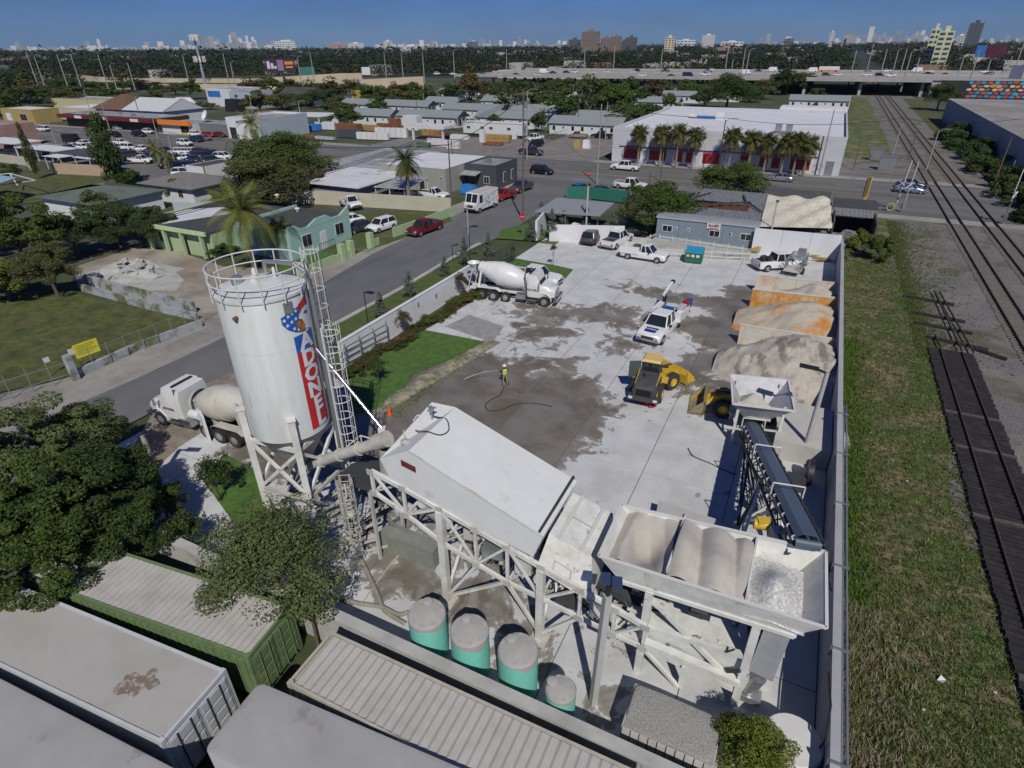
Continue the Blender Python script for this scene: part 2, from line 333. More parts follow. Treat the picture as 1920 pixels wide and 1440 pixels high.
for j,y0 in enumerate(np.arange(12.5,76.5,5.3)):
 for i,x0 in enumerate(xs):
  x1=min(x0+4.93,4.33);y1=min(y0+5.3,76.9);k=(round(x1-x0,2),round(y1-y0,2))
  if k not in bm_:
   q=MB();q.bb(.022,x1-x0-.022,.022,y1-y0-.022,0,.03);bm_[k]=q.mesh('slab');bm_[k].materials.append(YARD)
  o=link('slab',bm_[k],None,yard_base);o.location=(x0,y0,random.uniform(0,.005))
q=MB()
for j,y0 in enumerate(np.arange(12.5,27,5.3)):q.bb(-36.5,-30.14,y0+.022,y0+5.28,.004,.032)
part('apron',q,YARD,yard_base)
LZ=.075
g=MB();g.sheet(wp([(255,830),(285,775),(375,725),(437,697),(520,660),(540,720),(500,770),(440,790),(395,800),(335,838),(290,880),(250,880)],.05),.05);struct('dirt_apron',g,mat('tan_dirt_apron',(.24,.20,.155),.95,var=.25,scale=1.5,bump=.02,bscale=7,col2=(.15,.13,.11),mix=.4,scale2=.6))
g=MB();g.sheet(wp([(790,617),(908,640),(870,662),(820,683),(775,702),(745,740),(703,768),(655,775),(640,700),(700,660)],LZ),LZ);struct('yard_lawn',g,GRASS_B)
g=MB();g.sheet([(-30.0,28.5),(-28.8,36.5),(-28.2,42),(-27.8,50.5),(-27.6,55),(-30.0,55)],.068);struct('planting_bed',g,MULCH)
g=MB();g.sheet(wp([(905,505),(960,483),(1040,497),(1075,505),(1060,522),(1000,512),(930,512)],LZ),LZ);struct('island_lawn',g,GRASS_B)
g=MB();g.sheet(wp([(940,430),(1005,415),(1040,440),(1008,452),(930,447)],LZ),LZ);struct('entrance_lawn',g,GRASS_B)
g=MB();g.sheet(wp([(1008,455),(1070,435),(1062,442),(1042,458)],LZ),LZ);struct('entrance_lawn',g,GRASS_B)
g=MB();g.sheet(wp([(835,612),(880,590),(945,612),(925,640),(905,636)],.045),.045);struct('asphalt_patch',g,mat('grey_asphalt_patch',(.27,.27,.265),.9,var=.25,scale=1.5))
g=MB();g.sheet(wp([(380,900),(420,850),(480,880),(540,1000),(460,1010)],LZ),LZ);struct('corner_lawn',g,GRASS_B)
SAND=mat('pale_aggregate',(.43,.395,.34),.95,var=.12,scale=3,bump=.02,bscale=9,col2=(.37,.335,.285),mix=.45,scale2=.9)
def mound(name,cx,cy,rx,ry,h,m,n=44,seed=0,clip=None,ridge=0.0,z0=.03,pw=1.0,rough=.06,rot=0.0):
 u=np.linspace(-1,1,n);X,Y=np.meshgrid(u,u);r=np.sqrt(X*X+Y*Y);rg=np.random.default_rng(seed)
 ph=rg.uniform(0,6,8);a=np.arctan2(Y,X);r2=r*(1+.10*np.sin(3*a+ph[0])+.06*np.sin(5*a+ph[1]))
 Z=h*np.clip(1-r2,0,1)**pw;x=X*rx;y=Y*ry
 N_=sum(np.sin(x*fr*math.cos(q)+y*fr*math.sin(q)+p)*am for fr,q,p,am in((2.1,.4,ph[2],.5),(3.7,1.9,ph[3],.35),(6.3,2.6,ph[4],.2),(9.1,.9,ph[5],.12)))
 Z=Z+np.where(Z>0,rough*h*N_*np.clip(Z/h*3,0,1),0)+ridge*np.abs(N_)*np.clip(Z/h*2,0,1);Z=np.maximum(Z,-.02)
 cx_,sx_=math.cos(rot),math.sin(rot);x,y=x*cx_-y*sx_+cx,x*sx_+y*cx_+cy
 if clip:x=np.clip(x,clip[0],clip[1]);y=np.clip(y,clip[2],clip[3])
 v=np.stack([x,y,Z+z0],-1).reshape(-1,3);i=np.arange(n*n).reshape(n,n)
 f=np.stack([i[:-1,:-1],i[:-1,1:],i[1:,1:],i[1:,:-1]],-1).reshape(-1,4)
 me=npmesh(name,v,f,True);me.materials.append(m);return me
def heap(name,label,cat,*a,**k):
 o=bpy.data.objects.new(name,mound(name,*a,**k));COL.objects.link(o);return tag(o,label,cat)
#  RAILWAY
RUST=mat('rusty_rail_steel',(.075,.045,.036),.7,.2,var=.3,scale=8)
TIE=mat('creosote_sleeper',(.022,.019,.021),.9,var=.5,scale=3,col2=(.05,.043,.042),mix=.35,scale2=1.7)
TIEG=mat('grey_sleeper',(.155,.14,.125),.95,var=.3,scale=4)
sl=MB();sl.box((0,0,.09),(2.6,.22,.17));SLM=sl.mesh('sleeper');SLM.materials.append(TIEG)
sl=MB();sl.box((0,0,.10),(3.15,.25,.2));SLD=sl.mesh('sleeper');SLD.materials.append(TIE)
def rail_mb(x,y0,y1,z=.2):
 g=MB();g.bb(x-.07,x+.07,y0,y1,z-.02,z+.01);g.bb(x-.015,x+.015,y0,y1,z+.012,z+.10);g.bb(x-.037,x+.037,y0,y1,z+.102,z+.15);return g
def track(cx,y0,y1,label,mesh,pitch,nparts,zt,ystart,stuffmat,w=2.6):
 t=thing('railway_track',label,'railway track',(cx,y0,0),0,'railway tracks')
 for s in(-.7475,.7475):part('rail',rail_mb(cx+s,y0,y1,zt),RUST,t,True)
 ys=np.arange(ystart,y1,pitch);skip=[y for y in ys if not(av(cx,-3)<y<av(cx,29))]
 for y in skip[:nparts]:
  o=link('sleeper',mesh,None,t)
  if mesh is SLD and random.random()<.05:o.material_slots[0].link='OBJECT';o.material_slots[0].material=mat('worn_sleeper',(.085,.075,.068),.9,var=.4,scale=4)
  o.location=(random.uniform(-.05,.05),y-y0,zt-.19-random.uniform(0,.012));o.rotation_euler.z=random.uniform(-.02,.02)
 g=MB()
 for y in skip[nparts:]:g.box((cx+random.uniform(-.04,.04),y,zt-.1),(w,.24,.17))
 if g.v:tag(part('sleepers',g,stuffmat,t,True),kind='stuff')
 return t
track(19.2,20,520,'left-hand main track with grey sleepers bedded in ballast',SLM,.56,230,.11,34,TIEG)
track(23.4,30,520,'right-hand main track with grey sleepers bedded in ballast',SLM,.56,210,.11,50,TIEG)
track(13.0,6,54.6,'track of closely laid black sleepers beside the grass verge',SLD,.37,135,.2,6,TIE)
g=thing('rail_panel','unfinished track panel of bare rails on a few spaced black sleepers','rail panel',(14.2,54.6,0))
for a,b in(((13.75,54.6),(13.3,69.5)),((14.55,54.6),(13.75,69.5)),((12.3,54.6),(12.15,57.4))):
 q=MB();q.beam((a[0],a[1],.32),(b[0],b[1],.30),.08,.14);part('rail',q,RUST,g,True)
for(x,y,r)in((12.6,66.8,-.16),(12.9,62.4,-.13),(13.1,59.8,-.15),(13.7,56.6,-.2),(15.9,55.4,-.55)):
 q=MB();q.box((x,y,.12),(4.3 if r>-.5 else 2.2,.3,.2),r);part('sleeper',q,TIE,g,True)
q=MB()
for k in range(34):q.box((30.2+k*.028,140+k*.95,.1),(3.1,.5,.2),.03)
o=part('sleepers',q,TIE,thing('sleeper_stack','dark stack of old track panels on gravel right of the main tracks','sleeper stack',(30,150,0)),True);tag(o,kind='stuff')
g=MB()
for cx in(19.2,23.4):
 for s in(-.7475,.7475):g.bb(cx+s-.04,cx+s+.04,av(cx,-3),av(cx,29),.03,.085)
struct('level_crossing',g,RUST)
#  HIGHWAY on its deck
BEIGE=mat('beige_concrete_wall',(.50,.42,.30),.9,var=.1,scale=.15,col2=(.42,.35,.25),mix=.4,scale2=.04)
DECK=mat('deck_concrete',(.33,.315,.30),.9,var=.1,scale=.1,stretch=(.1,1,1),col2=(.26,.25,.24),mix=.4,scale2=.5)
GCON=mat('grey_bridge_concrete',(.36,.35,.33),.9,var=.15,scale=.3)
hw=thing('highway_bridge','long grey elevated highway crossing behind the houses and over the railway','highway bridge',(10,365,0))
def hy(x):return 362+.02*x
g=MB()
for x0,x1 in((-215,40),):
 g.prism([(x0,hy(x0)),(x1,hy(x1)),(x1,hy(x1)+105),(x0,hy(x0)+105)],6.15,6.95)
part('deck',g,GCON,hw,True)
g=MB();g.prism([(40.05,hy(40)+.6),(420,hy(420)+.6),(420,hy(420)+105),(40.05,hy(40)+105)],-.1,6.9);part('embankment',g,GCON,hw,True)
g=MB();g.sheet([(-215,hy(-215)+.4),(420,hy(420)+.4),(420,hy(420)+104.6),(-215,hy(-215)+104.6)],6.99);part('roadway',g,DECK,hw,True)
g=MB()
for d,z0,z1 in((0,6.2,7.7),(50.8,7.0,7.8),(104.7,7.0,8.0)):g.prism([(-215,hy(-215)+d),(420,hy(420)+d),(420,hy(420)+d+.32),(-215,hy(-215)+d+.32)],z0 if d else 6.97,z1)
part('barrier',g,GCON,hw,True)
for x in(-190,-160,-130,-100,-70,-42,-14,11,37):
 for k in range(7):
  g=MB();g.box((x,hy(x)+4+k*15.4,2.85),(1.3,1.6,5.9),.02);part('pier',g,GCON,hw,True)
 g=MB();g.box((x,hy(x)+52,5.98),(1.8,100,.3),.02);part('pier_cap',g,GCON,hw,True)
mu=thing('mural_wall','black abutment wall painted with bright pebble shapes beside the rails','mural wall',(72,356,0))
MX0,MX1=43.5,104;MY=hy(70)-3.0
g=MB();g.bb(MX0,MX1,MY,MY+1.2,-.1,7.2);part('wall',g,mat('mural_black',(.02,.02,.028),.8,var=.2),mu,True)
g=MB();g.bb(MX0,MX1,MY-.1,MY+1.3,7.2,7.5);part('coping',g,GCON,mu,True)
cols=[(.45,.09,.05),(.62,.24,.05),(.05,.22,.42),(.65,.45,.3),(.30,.07,.12),(.10,.17,.12),(.04,.35,.5),(.6,.3,.25)]
stm=[mat('mural_stone_%d'%i,c,.8,var=.12)for i,c in enumerate(cols)];k=0
for row in range(5):
 for c in range(21):
  x=55+c*2.35+(row%2)*1.1+random.uniform(-.2,.2);z=.9+row*1.38+random.uniform(-.15,.15)
  if x>MX1-1:continue
  a=random.uniform(.85,1.35);bq=random.uniform(.42,.72);g=MB();n=9;ph=random.uniform(0,6)
  pts=[(x+a*math.cos(t)*(1+.13*math.sin(3*t+ph)),z+bq*math.sin(t)*(1+.13*math.sin(2*t+ph)))for t in[2*math.pi*i/n for i in range(n)]]
  g.add([(p[0],MY-.03,p[1])for p in pts],[tuple(range(n))]);part('painted_stone',g,stm[(k*5+row*3+c)%8],mu,True);k+=1
for row in range(4):
 for c in range(3):
  g=MB();x,z=45+c*1.3,1.2+row*1.2;n=8;g.add([(x+.55*math.cos(t),MY-.03,z+.5*math.sin(t))for t in[2*math.pi*i/n for i in range(n)]],[tuple(range(n))]);part('painted_stone',g,stm[0],mu,True)
def wallrun(name,label,pts_px,tops,m,th=.6,zb=-.1,grp=None,panel=None):
 P=[W(x,y)for x,y in pts_px];hs=[height_at(p,q)for p,q in zip(P,tops)];t=thing(name,label,'retaining wall',tuple(P[len(P)//2].xy)+(0,),0,grp)
 for i in range(len(P)-1):
  g=MB();a,b=P[i],P[i+1];d=(b-a).normalized();nrm=Vector((-d.y,d.x,0))*th/2;e=d*(th*.15 if i%2 else 0)
  g.hexa([(a-nrm-e).xy.to_3d()+Vector((0,0,zb)),(b-nrm+e).xy.to_3d()+Vector((0,0,zb)),(b+nrm+e).xy.to_3d()+Vector((0,0,zb)),(a+nrm-e).xy.to_3d()+Vector((0,0,zb))],[(a-nrm-e).xy.to_3d()+Vector((0,0,hs[i])),(b-nrm+e).xy.to_3d()+Vector((0,0,hs[i+1])),(b+nrm+e).xy.to_3d()+Vector((0,0,hs[i+1])),(a+nrm-e).xy.to_3d()+Vector((0,0,hs[i]))])
  part('wall_section',g,m,t,True)
 return t
wallrun('ramp_wall','front beige retaining wall of the highway ramp behind the low houses',[(185,167),(300,167),(480,168),(640,168),(795,167)],[156,157.5,158,151,143],BEIGE)
wallrun('ramp_wall','rear beige retaining wall curving away above the front ramp wall',[(0,146),(60,147),(130,151),(190,153.5),(260,154.5),(375,155),(480,155.5),(560,155.5),(640,155),(680,154)],[129,132.5,138.5,144,146.5,147,147,142,137.5,137],BEIGE)
#  SKYLINE
def tower(px0,px1,ybase,ytop,D,m,label,wm,cap=True,slant=0):
 cx=(px0+px1)/2;d=ray(cx,86);k=D/math.hypot(d.x,d.y);c=CAMP+d*k;dep=depth(c)
 w=(px1-px0)/F_PX*dep;top=CAM_H+(86-ytop)/F_PX*dep*1.0-(0);top=WD(cx,ytop,D).z;rz=math.atan2(d.y,d.x)-math.pi/2
 t=thing('tower_block',label,'tower',(c.x,c.y,0),rz);th=w*.6
 g=MB();g.bb(-w/2,w/2,0,th,-5,top);part('body',g,m,t)
 q=MB();nf=max(3,int(top/(3.2 if D<3000 else 9)));nc=max(2,int(w/(5 if D<3000 else 14)))
 for i in range(nf):
  for j in range(nc):
   x=-w/2+w*(j+.5)/nc;z=top*(i+.45)/nf
   q.add([(x-w/nc*.33,-.25,z-top/nf*.22),(x+w/nc*.33,-.25,z-top/nf*.22),(x+w/nc*.33,-.25,z+top/nf*.22),(x-w/nc*.33,-.25,z+top/nf*.22)],[(0,1,2,3)])
 tag(part('windows',q,wm,t),kind='stuff')
 if cap:g=MB();g.bb(-w*.16,w*.16,th*.3,th*.7,top,top+top*.05+2);part('plant_room',g,m,t)
 return t
TW=[mat('tower_white',(.62,.62,.6),.8,var=.05,scale=.02),mat('tower_tan',(.20,.155,.13),.8,var=.1,scale=.02),mat('tower_grey',(.33,.34,.36),.8,var=.05,scale=.02),mat('tower_slate',(.07,.075,.095),.7,var=.1,scale=.02),mat('tower_pink',(.42,.27,.22),.8,var=.05,scale=.02),mat('tower_lime',(.55,.60,.40),.8,var=.04,scale=.02)]
WD_,WB_=mat('tower_windows_dark',(.09,.08,.08),.4,var=.2,scale=.05),mat('tower_windows_blue',(.14,.17,.2),.3,var=.2,scale=.05)
for a in[(1066,1089,98,74,1500,TW[3],'low dark slate tower left of the tall brown towers',WD_),(1090,1124,98,59,1400,TW[1],'tallest brown apartment tower on the central horizon',WD_),(1126,1148,98,71,1420,TW[1],'brown stepped tower right of the tallest brown tower',WD_),(1145,1165,98,68,1500,TW[1],'narrow brown tower among the dark cluster',WD_),(1160,1182,97,77,1560,TW[3],'squat dark tower behind the brown cluster',WD_),(1172,1194,97,70,1500,TW[3],'dark slate tower at the right of the brown cluster',WD_),(1246,1264,98,70,1300,mat('tower_cream',(.6,.52,.38),.8,var=.08,scale=.05),'cream baroque style tower rising from the trees',WD_),(1315,1338,92,66,2600,TW[0],'rounded white tower alone right of the cream tower',WB_),(1268,1302,92,75,3200,TW[0],'white stepped apartment block beyond the trees',WB_),(1352,1392,92,78,3000,TW[0],'long white block right of the rounded white tower',WB_),(1340,1390,98,89,1500,TW[4],'long low pink building among the trees',WD_),(1469,1485,90,73,3500,TW[3],'plain dark blue block on the right horizon',WB_),(1552,1560,88,60,2600,TW[0],'thin white lattice like tower on the right horizon',WB_),(1740,1756,118,54,640,TW[5],'left slab of the pale lime apartment block',WD_),(1756,1781,120,58,625,TW[5],'wide front slab of the pale lime apartment block',WD_),(1789,1806,88,67,1900,TW[0],'short cream block left of the dark glass tower',WD_),(1808,1830,86,43,1700,TW[3],'tall dark glass tower on the far right',WB_),(1576,1580,88,67,3000,TW[2],'slim grey tower on the right horizon',WB_),(515,553,96,77,4200,TW[0],'white twin apartment block on the left horizon',WB_),(616,652,94,81,3900,TW[4],'pinkish apartment block left of centre on the horizon',WB_),(653,682,94,81,3900,TW[0],'pale apartment block beside the pinkish one',WB_),(720,736,93,77,2800,TW[0],'single white tower left of centre',WB_),(750,790,98,86,2200,TW[0],'low white building among trees at centre',WB_),(775,800,98,90,2000,TW[4],'orange tinted low block at centre',WB_),(876,896,91,79,4500,TW[3],'glass block with white core at centre horizon',WB_),(806,818,91,80,4400,TW[2],'small grey blue block at centre horizon',WB_)]:tower(*a)
q=[MB(),MB(),MB()]
for i in range(1500):
 px=random.choice([random.uniform(-40,480),random.uniform(380,560),random.uniform(700,1060),random.uniform(1400,1960),random.uniform(1560,1760)]);D=random.uniform(5200,8500)
 d=ray(px,86);c=CAMP+d*(D/math.hypot(d.x,d.y));hgt=random.uniform(22,52)*(1+.9*(random.random()<.12))
 hgt*=1.4 if 380<px<480 or 1580<px<1760 else 1
 w=random.uniform(14,46);q[i%3].box((c.x,c.y,hgt/2-10),(w,w*.6,hgt+20),math.atan2(d.y,d.x)-math.pi/2)
for k in range(3):tag(link('distant_city',q[k],(TW[0],TW[2],mat('tower_blue_grey',(.22,.27,.34),.8,var=.05,scale=.02))[k]),('palest','mid grey','bluish')[k]+' blocks of the distant city strung along the horizon','city',kind='stuff')
#  TOWN BUILDINGS
ROOFW=mat('white_flat_roof',(.62,.63,.66),.8,var=.06,scale=.3,col2=(.52,.52,.53),mix=.35,scale2=.12)
ROOFG=mat('grey_flat_roof',(.29,.30,.31),.85,var=.22,scale=.7,col2=(.17,.175,.175),mix=.42,scale2=.22,third=((.42,.42,.42),.3,.6,.04))
ROOFD=mat('tarred_dark_roof',(.06,.062,.062),.85,var=.2,scale=.6,col2=(.11,.11,.105),mix=.3,scale2=.3)
SHING=mat('pale_shingle_roof',(.225,.25,.26),.85,var=.1,scale=1.2,stretch=(.4,1,4))
NAVY=mat('navy_gable',(.03,.038,.055),.8,var=.1)
OFFW=mat('offwhite_siding',(.60,.62,.63),.8,var=.05,scale=.5)
LBLUE=mat('pale_blue_stucco',(.36,.42,.46),.85,var=.06,scale=.6)
SLATE=mat('slate_blue_stucco',(.055,.065,.078),.85,var=.08,scale=.6)
SAGE=mat('grey_green_stucco',(.30,.315,.275),.88,var=.08,scale=.5)
BEIGEW=mat('beige_wall_paint',(.46,.44,.34),.88,var=.08,scale=.5)
LIME=mat('lime_green_stucco',(.35,.45,.26),.85,var=.06,scale=.6)
TEAL=mat('pale_teal_stucco',(.31,.48,.43),.85,var=.06,scale=.6)
PINKW=mat('dusty_pink_stucco',(.33,.20,.17),.85,var=.1,scale=.5)
ORANGE=mat('orange_fascia',(.72,.22,.03),.6,var=.06);YELLOWP=mat('yellow_paint',(.66,.48,.05),.6,var=.08)
REDP=mat('red_display_panel',(.22,.015,.02),.5,var=.35,scale=2.5);MAROON=mat('maroon_fascia',(.12,.018,.02),.7,var=.15)
PINKP=mat('pink_banner',(.45,.07,.16),.6,var=.2,scale=2)
BROWNR=mat('brown_tile_roof',(.14,.075,.05),.9,var=.2,scale=1.5);GREENR=mat('green_grey_roof',(.12,.145,.125),.9,var=.1,scale=.7,col2=(.09,.1,.09),mix=.4,scale2=.3)
TILEG=mat('grey_tile_roof',(.17,.165,.155),.9,var=.35,scale=3.5)
DOORD=mat('dark_door',(.03,.032,.035),.5,var=.1);CREAMR=mat('cream_coated_roof',(.60,.56,.46),.85,var=.08,scale=.8,col2=(.5,.45,.36),mix=.35,scale2=.5)
TAN=mat('tan_fence',(.42,.31,.22),.9,var=.12,scale=2)
BLUEP=mat('blue_plastic_paint',(.03,.16,.45),.6,var=.1)
TRIM=mat('white_trim',(.62,.62,.6),.7,var=.04)
def opening(t,face,box,u,z0,w,h,kind='window',fm=None,gm=None,bars=True):
 """one window or door on a face of box (x0,x1,y0,y1): 'S' looks to -Y, 'E' to +X, 'W' to -X"""
 x0,x1,y0,y1=box
 def B(a0,a1,b0,b1,d0,d1):
  q=MB()
  if face=='S':q.bb(x0+a0,x0+a1,y0-d1,y0-d0,b0,b1)
  elif face=='E':q.bb(x1+d0,x1+d1,y0+a0,y0+a1,b0,b1)
  elif face=='W':q.bb(x0-d1,x0-d0,y0+a0,y0+a1,b0,b1)
  return q
 a,b=u-w/2,u+w/2
 f=part(kind,B(a,b,z0,z0+h,-.02,.05),fm or TRIM,t,True)
 ins=.08 if kind=='window' else .05
 p=MB()
 if kind=='window' and bars:
  m=(a+b)/2
  for c,d in((a+ins,m-.03),(m+.03,b-ins)):
   q=B(c,d,z0+ins,z0+h-ins,.03,.065);p.add(q.v,q.f)
 else:p=B(a+ins,b-ins,z0+(ins if kind=='window' else 0),z0+h-ins,.03,.065)
 o=link('pane' if kind=='window' else 'door_leaf',p,gm or(GLASS if kind=='window' else DOORD),f);return f
def bldg(name,label,x0,x1,y0,y1,h,wm,rm,par=.35,cat='building',ops=(),ov=0.0,rz=0,grp=None,units=0):
 t=thing(name,label,cat,((x0+x1)/2,y0,0),0,grp);t['_b']=0;del t['_b']
 g=MB();g.bb(x0,x1,y0,y1,-.1,h);part('wall',g,wm,t,True)
 if par>0:
  g=MB();w=.22;e=.012
  g.bb(x0-e,x1+e,y0-e,y0+w,h+.002,h+par);g.bb(x0-e,x1+e,y1-w,y1+e,h+.002,h+par);g.bb(x0-e,x0+w,y0+w+.003,y1-w-.003,h+.002,h+par);g.bb(x1-w,x1+e,y0+w+.003,y1-w-.003,h+.002,h+par)
  part('parapet',g,wm,t,True)
  g=MB();g.bb(x0+w+.004,x1-w-.004,y0+w+.004,y1-w-.004,h+.004,h+.06);part('roof',g,rm,t,True)
 else:
  g=MB();g.bb(x0-ov,x1+ov,y0-ov,y1+ov,h+.003,h+.16);part('roof',g,rm,t,True)
 for o in ops:opening(t,o[0],(x0,x1,y0,y1),*o[1:])
 rr=random.Random(int(x0*13+y0))
 for k in range(units):
  ux,uy=rr.uniform(x0+1.5,x1-1.5),rr.uniform(y0+1.5,y1-1.5);g=MB();g.box((ux,uy,h+.45),(1.1,.9,.8));g.lathe([(.32,0),(.32,.06),(.05,.07)],12,(ux,uy,h+.85));part('rooftop_unit',g,GALV,t,True)
 return t
def gable(name,label,x0,x1,y0,y1,h,rise,wm,rm,gm=None,axis='X',cat='house',ops=(),ov=.4,grp=None,hip=False,loc=None):
 t=thing(name,label,cat,((x0+x1)/2,y0,0),0,grp)
 g=MB();g.bb(x0,x1,y0,y1,-.1,h);part('wall',g,wm,t,True)
 X0,X1,Y0,Y1=x0-ov,x1+ov,y0-ov,y1+ov;th=.12
 if axis=='X':
  ym=(y0+y1)/2;hx=(Y1-Y0)/2 if hip else 0
  A=[(X0,Y0,h),(X1,Y0,h),(X1,Y1,h),(X0,Y1,h),(X0+hx,ym,h+rise),(X1-hx,ym,h+rise)]
 else:
  xm=(x0+x1)/2;hx=(X1-X0)/2 if hip else 0
  A=[(X1,Y0,h),(X1,Y1,h),(X0,Y1,h),(X0,Y0,h),(xm,Y0+hx,h+rise),(xm,Y1-hx,h+rise)]
 up=[(p[0],p[1],p[2]+th)for p in A];g=MB()
 F=[(0,1,5,4),(2,3,4,5),(1,2,5),(3,0,4)]if hip else[(0,1,5,4),(2,3,4,5)]
 g.add(up,F);g.add([(p[0],p[1],p[2]+.003)for p in A[:4]]+up[:4],[(3,2,1,0),(0,1,5,4),(1,2,6,5),(2,3,7,6),(3,0,4,7)]);part('roof',g,rm,t,True)
 if not hip:
  g=MB()
  for s,e in((0,-.02),(1,.02)):
   if axis=='X':xx=(x0,x1)[s]+(e*(ov/.02*.85));g.add([(xx,y0-ov*.8,h+th),(xx,y1+ov*.8,h+th),(xx,(y0+y1)/2,h+rise+th*.6),(xx-e*4,y0-ov*.8,h+th),(xx-e*4,y1+ov*.8,h+th),(xx-e*4,(y0+y1)/2,h+rise+th*.6)],[(0,1,2),(5,4,3)])
   else:yy=(y0,y1)[s]+(e*(ov/.02*.85));g.add([(x0-ov*.8,yy,h+th),(x1+ov*.8,yy,h+th),((x0+x1)/2,yy,h+rise+th*.6),(x0-ov*.8,yy-e*4,h+th),(x1+ov*.8,yy-e*4,h+th),((x0+x1)/2,yy-e*4,h+rise+th*.6)],[(0,1,2),(5,4,3)])
  part('gable',g,gm or wm,t,True)
 for o in ops:opening(t,o[0],(x0,x1,y0,y1),*o[1:])
 return t
def text_mesh(s,size,ext=.01,off=.0,align='CENTER'):
 cu=bpy.data.curves.new('lettering','FONT');cu.body=s;cu.size=size;cu.extrude=ext;cu.offset=off;cu.align_x=align;cu.align_y='CENTER';cu.resolution_u=2
 o=bpy.data.objects.new('lettering',cu);me=bpy.data.meshes.new_from_object(o);bpy.data.objects.remove(o);return me
def text_part(s,size,m,parent,loc,rot,ext=.01,off=0.0,name='lettering'):
 me=text_mesh(s,size,ext,off);me.materials.append(m);o=bpy.data.objects.new(name,me);COL.objects.link(o);o.parent=parent;o.location=loc;o.rotation_euler=rot;return o
SX0,SX1,SY0,SY1,SH=-41,4.1,133.5,186,6.2
st=thing('store_building','long white flat-roofed store with red display panels behind a row of palms','store',(-20,SY0,0))
SW=mat('store_grey_white_wall',(.50,.51,.54),.8,var=.06,scale=.6,col2=(.42,.43,.45),mix=.35,scale2=.3)
g=MB();g.bb(SX0,SX1,SY0,SY1,-.1,SH);part('wall',g,SW,st,True)
g=MB();g.bb(SX0+.3,SX1-.3,SY0+.3,SY1-.3,SH+.002,SH+.1);part('roof',g,ROOFW,st,True)
g=MB();g.bb(SX0-.02,SX1+.02,SY0-.02,SY0+.26,SH+.004,SH+.75);g.bb(SX0-.02,SX0+.26,SY0+.265,SY1,SH+.004,SH+.75);g.bb(SX1-.26,SX1+.02,SY0+.265,SY1,SH+.004,SH+.75);g.bb(SX0+.265,SX1-.265,SY1-.26,SY1+.02,SH+.004,SH+.9);part('parapet',g,SW,st,True)
g=MB();g.bb(-12,SX1,SY1+.03,SY1+8,-.1,SH+1.4);part('rear_block',g,ROOFW,st,True)
for k,x in enumerate(np.linspace(-36.5,-3.0,7)):
 g=MB();g.bb(x-2.3,x+2.3,SY0-.05,SY0+.0,.3,3.0);f=part('display_bay',g,OFFW,st,True)
 if k in(2,5):
  for s in(-1.15,1.15):
   g=MB();g.bb(x+s-.75,x+s+.75,SY0-.09,SY0-.052,.7,2.6);part('display_panel',g,REDP,f,True)
 else:g=MB();g.bb(x-1.8,x+1.8,SY0-.09,SY0-.052,.7,2.6);part('display_panel',g,REDP,f,True)
 g=MB();g.bb(x-1.9,x+1.9,SY0-.09,SY0-.052,2.62,3.0);part('banner',g,PINKP,f,True)
 g=MB();g.bb(x-2.9,x+2.9,SY0-.18,SY0-.0,3.1,3.22);part('ledge',g,DARKST,st,True)
g=MB();g.bb(-17.2,-14.2,SY0-.12,SY0-.001,-.1,5.6);part('pale_panel',g,OFFW,st,True)
g=MB()
for k,(cx,cz,rr)in enumerate([(-1.3,1.4,.55),(-.3,1.1,.5),(.6,1.5,.45),(-2.1,1.0,.4)]):
 n=14
 for i in range(n):
  a,b=2*math.pi*i/n,2*math.pi*(i+.8)/n;g.beam((cx+rr*math.cos(a),SY0-.03,cz+rr*1.2*math.sin(a)),(cx+rr*math.cos(b),SY0-.03,cz+rr*1.2*math.sin(b)),.1,.03)
part('graffiti',g,mat('grey_graffiti',(.2,.21,.23),.8),st,True)
g=MB();g.bb(1.5,2.9,SY0-.06,SY0-.001,0,2.6);part('door',g,GALV,st,True)
hv=MB();hv.bb(-31,-27.5,163,164.6,SH+.4,SH+.5);hv.bb(-31,-29.2,163.2,164.4,SH+.501,SH+1.2);part('rooftop_unit',hv,TRIM,st,True);hv=MB();hv.bb(-24.6,-22.6,163.2,165,SH+.1,SH+1.7);part('rooftop_unit',hv,TRIM,st,True)
hv=MB();hv.bb(-29.1,-25,162.9,164.1,SH+.15,SH+.7);part('rooftop_unit',hv,BLUEP,st,True)
for x in(-9.2,-7.2):hv=MB();hv.bb(x,x+1.2,140.2,141.3,SH+.6,SH+1.8);hv.bb(x-.4,x+1.6,140.1,141.4,SH+.3,SH+.45);part('rooftop_unit',hv,GALV,st,True)
HPX=[(655,732,232),(742,862,234),(640,697,209),(716,802,212),(797,875,205),(829,938,220),(891,997,237),(821,878,186),(903,955,203),(922,962,185),(955,1037,223),(1030,1143,250),(1079,1167,238),(1008,1040,194),(1088,1136,197),(1195,1219,183),(1180,1259,205),(1255,1320,180),(1240,1296,192),(1478,1563,202),(865,900,178),(1040,1085,180),(1330,1370,190)]
HSPEC=[(W(a,y).x,W(a,y).x+(b-a)/F_PX*depth(W((a+b)/2,y))*1.12,W(a,y).y)for a,b,y in HPX]
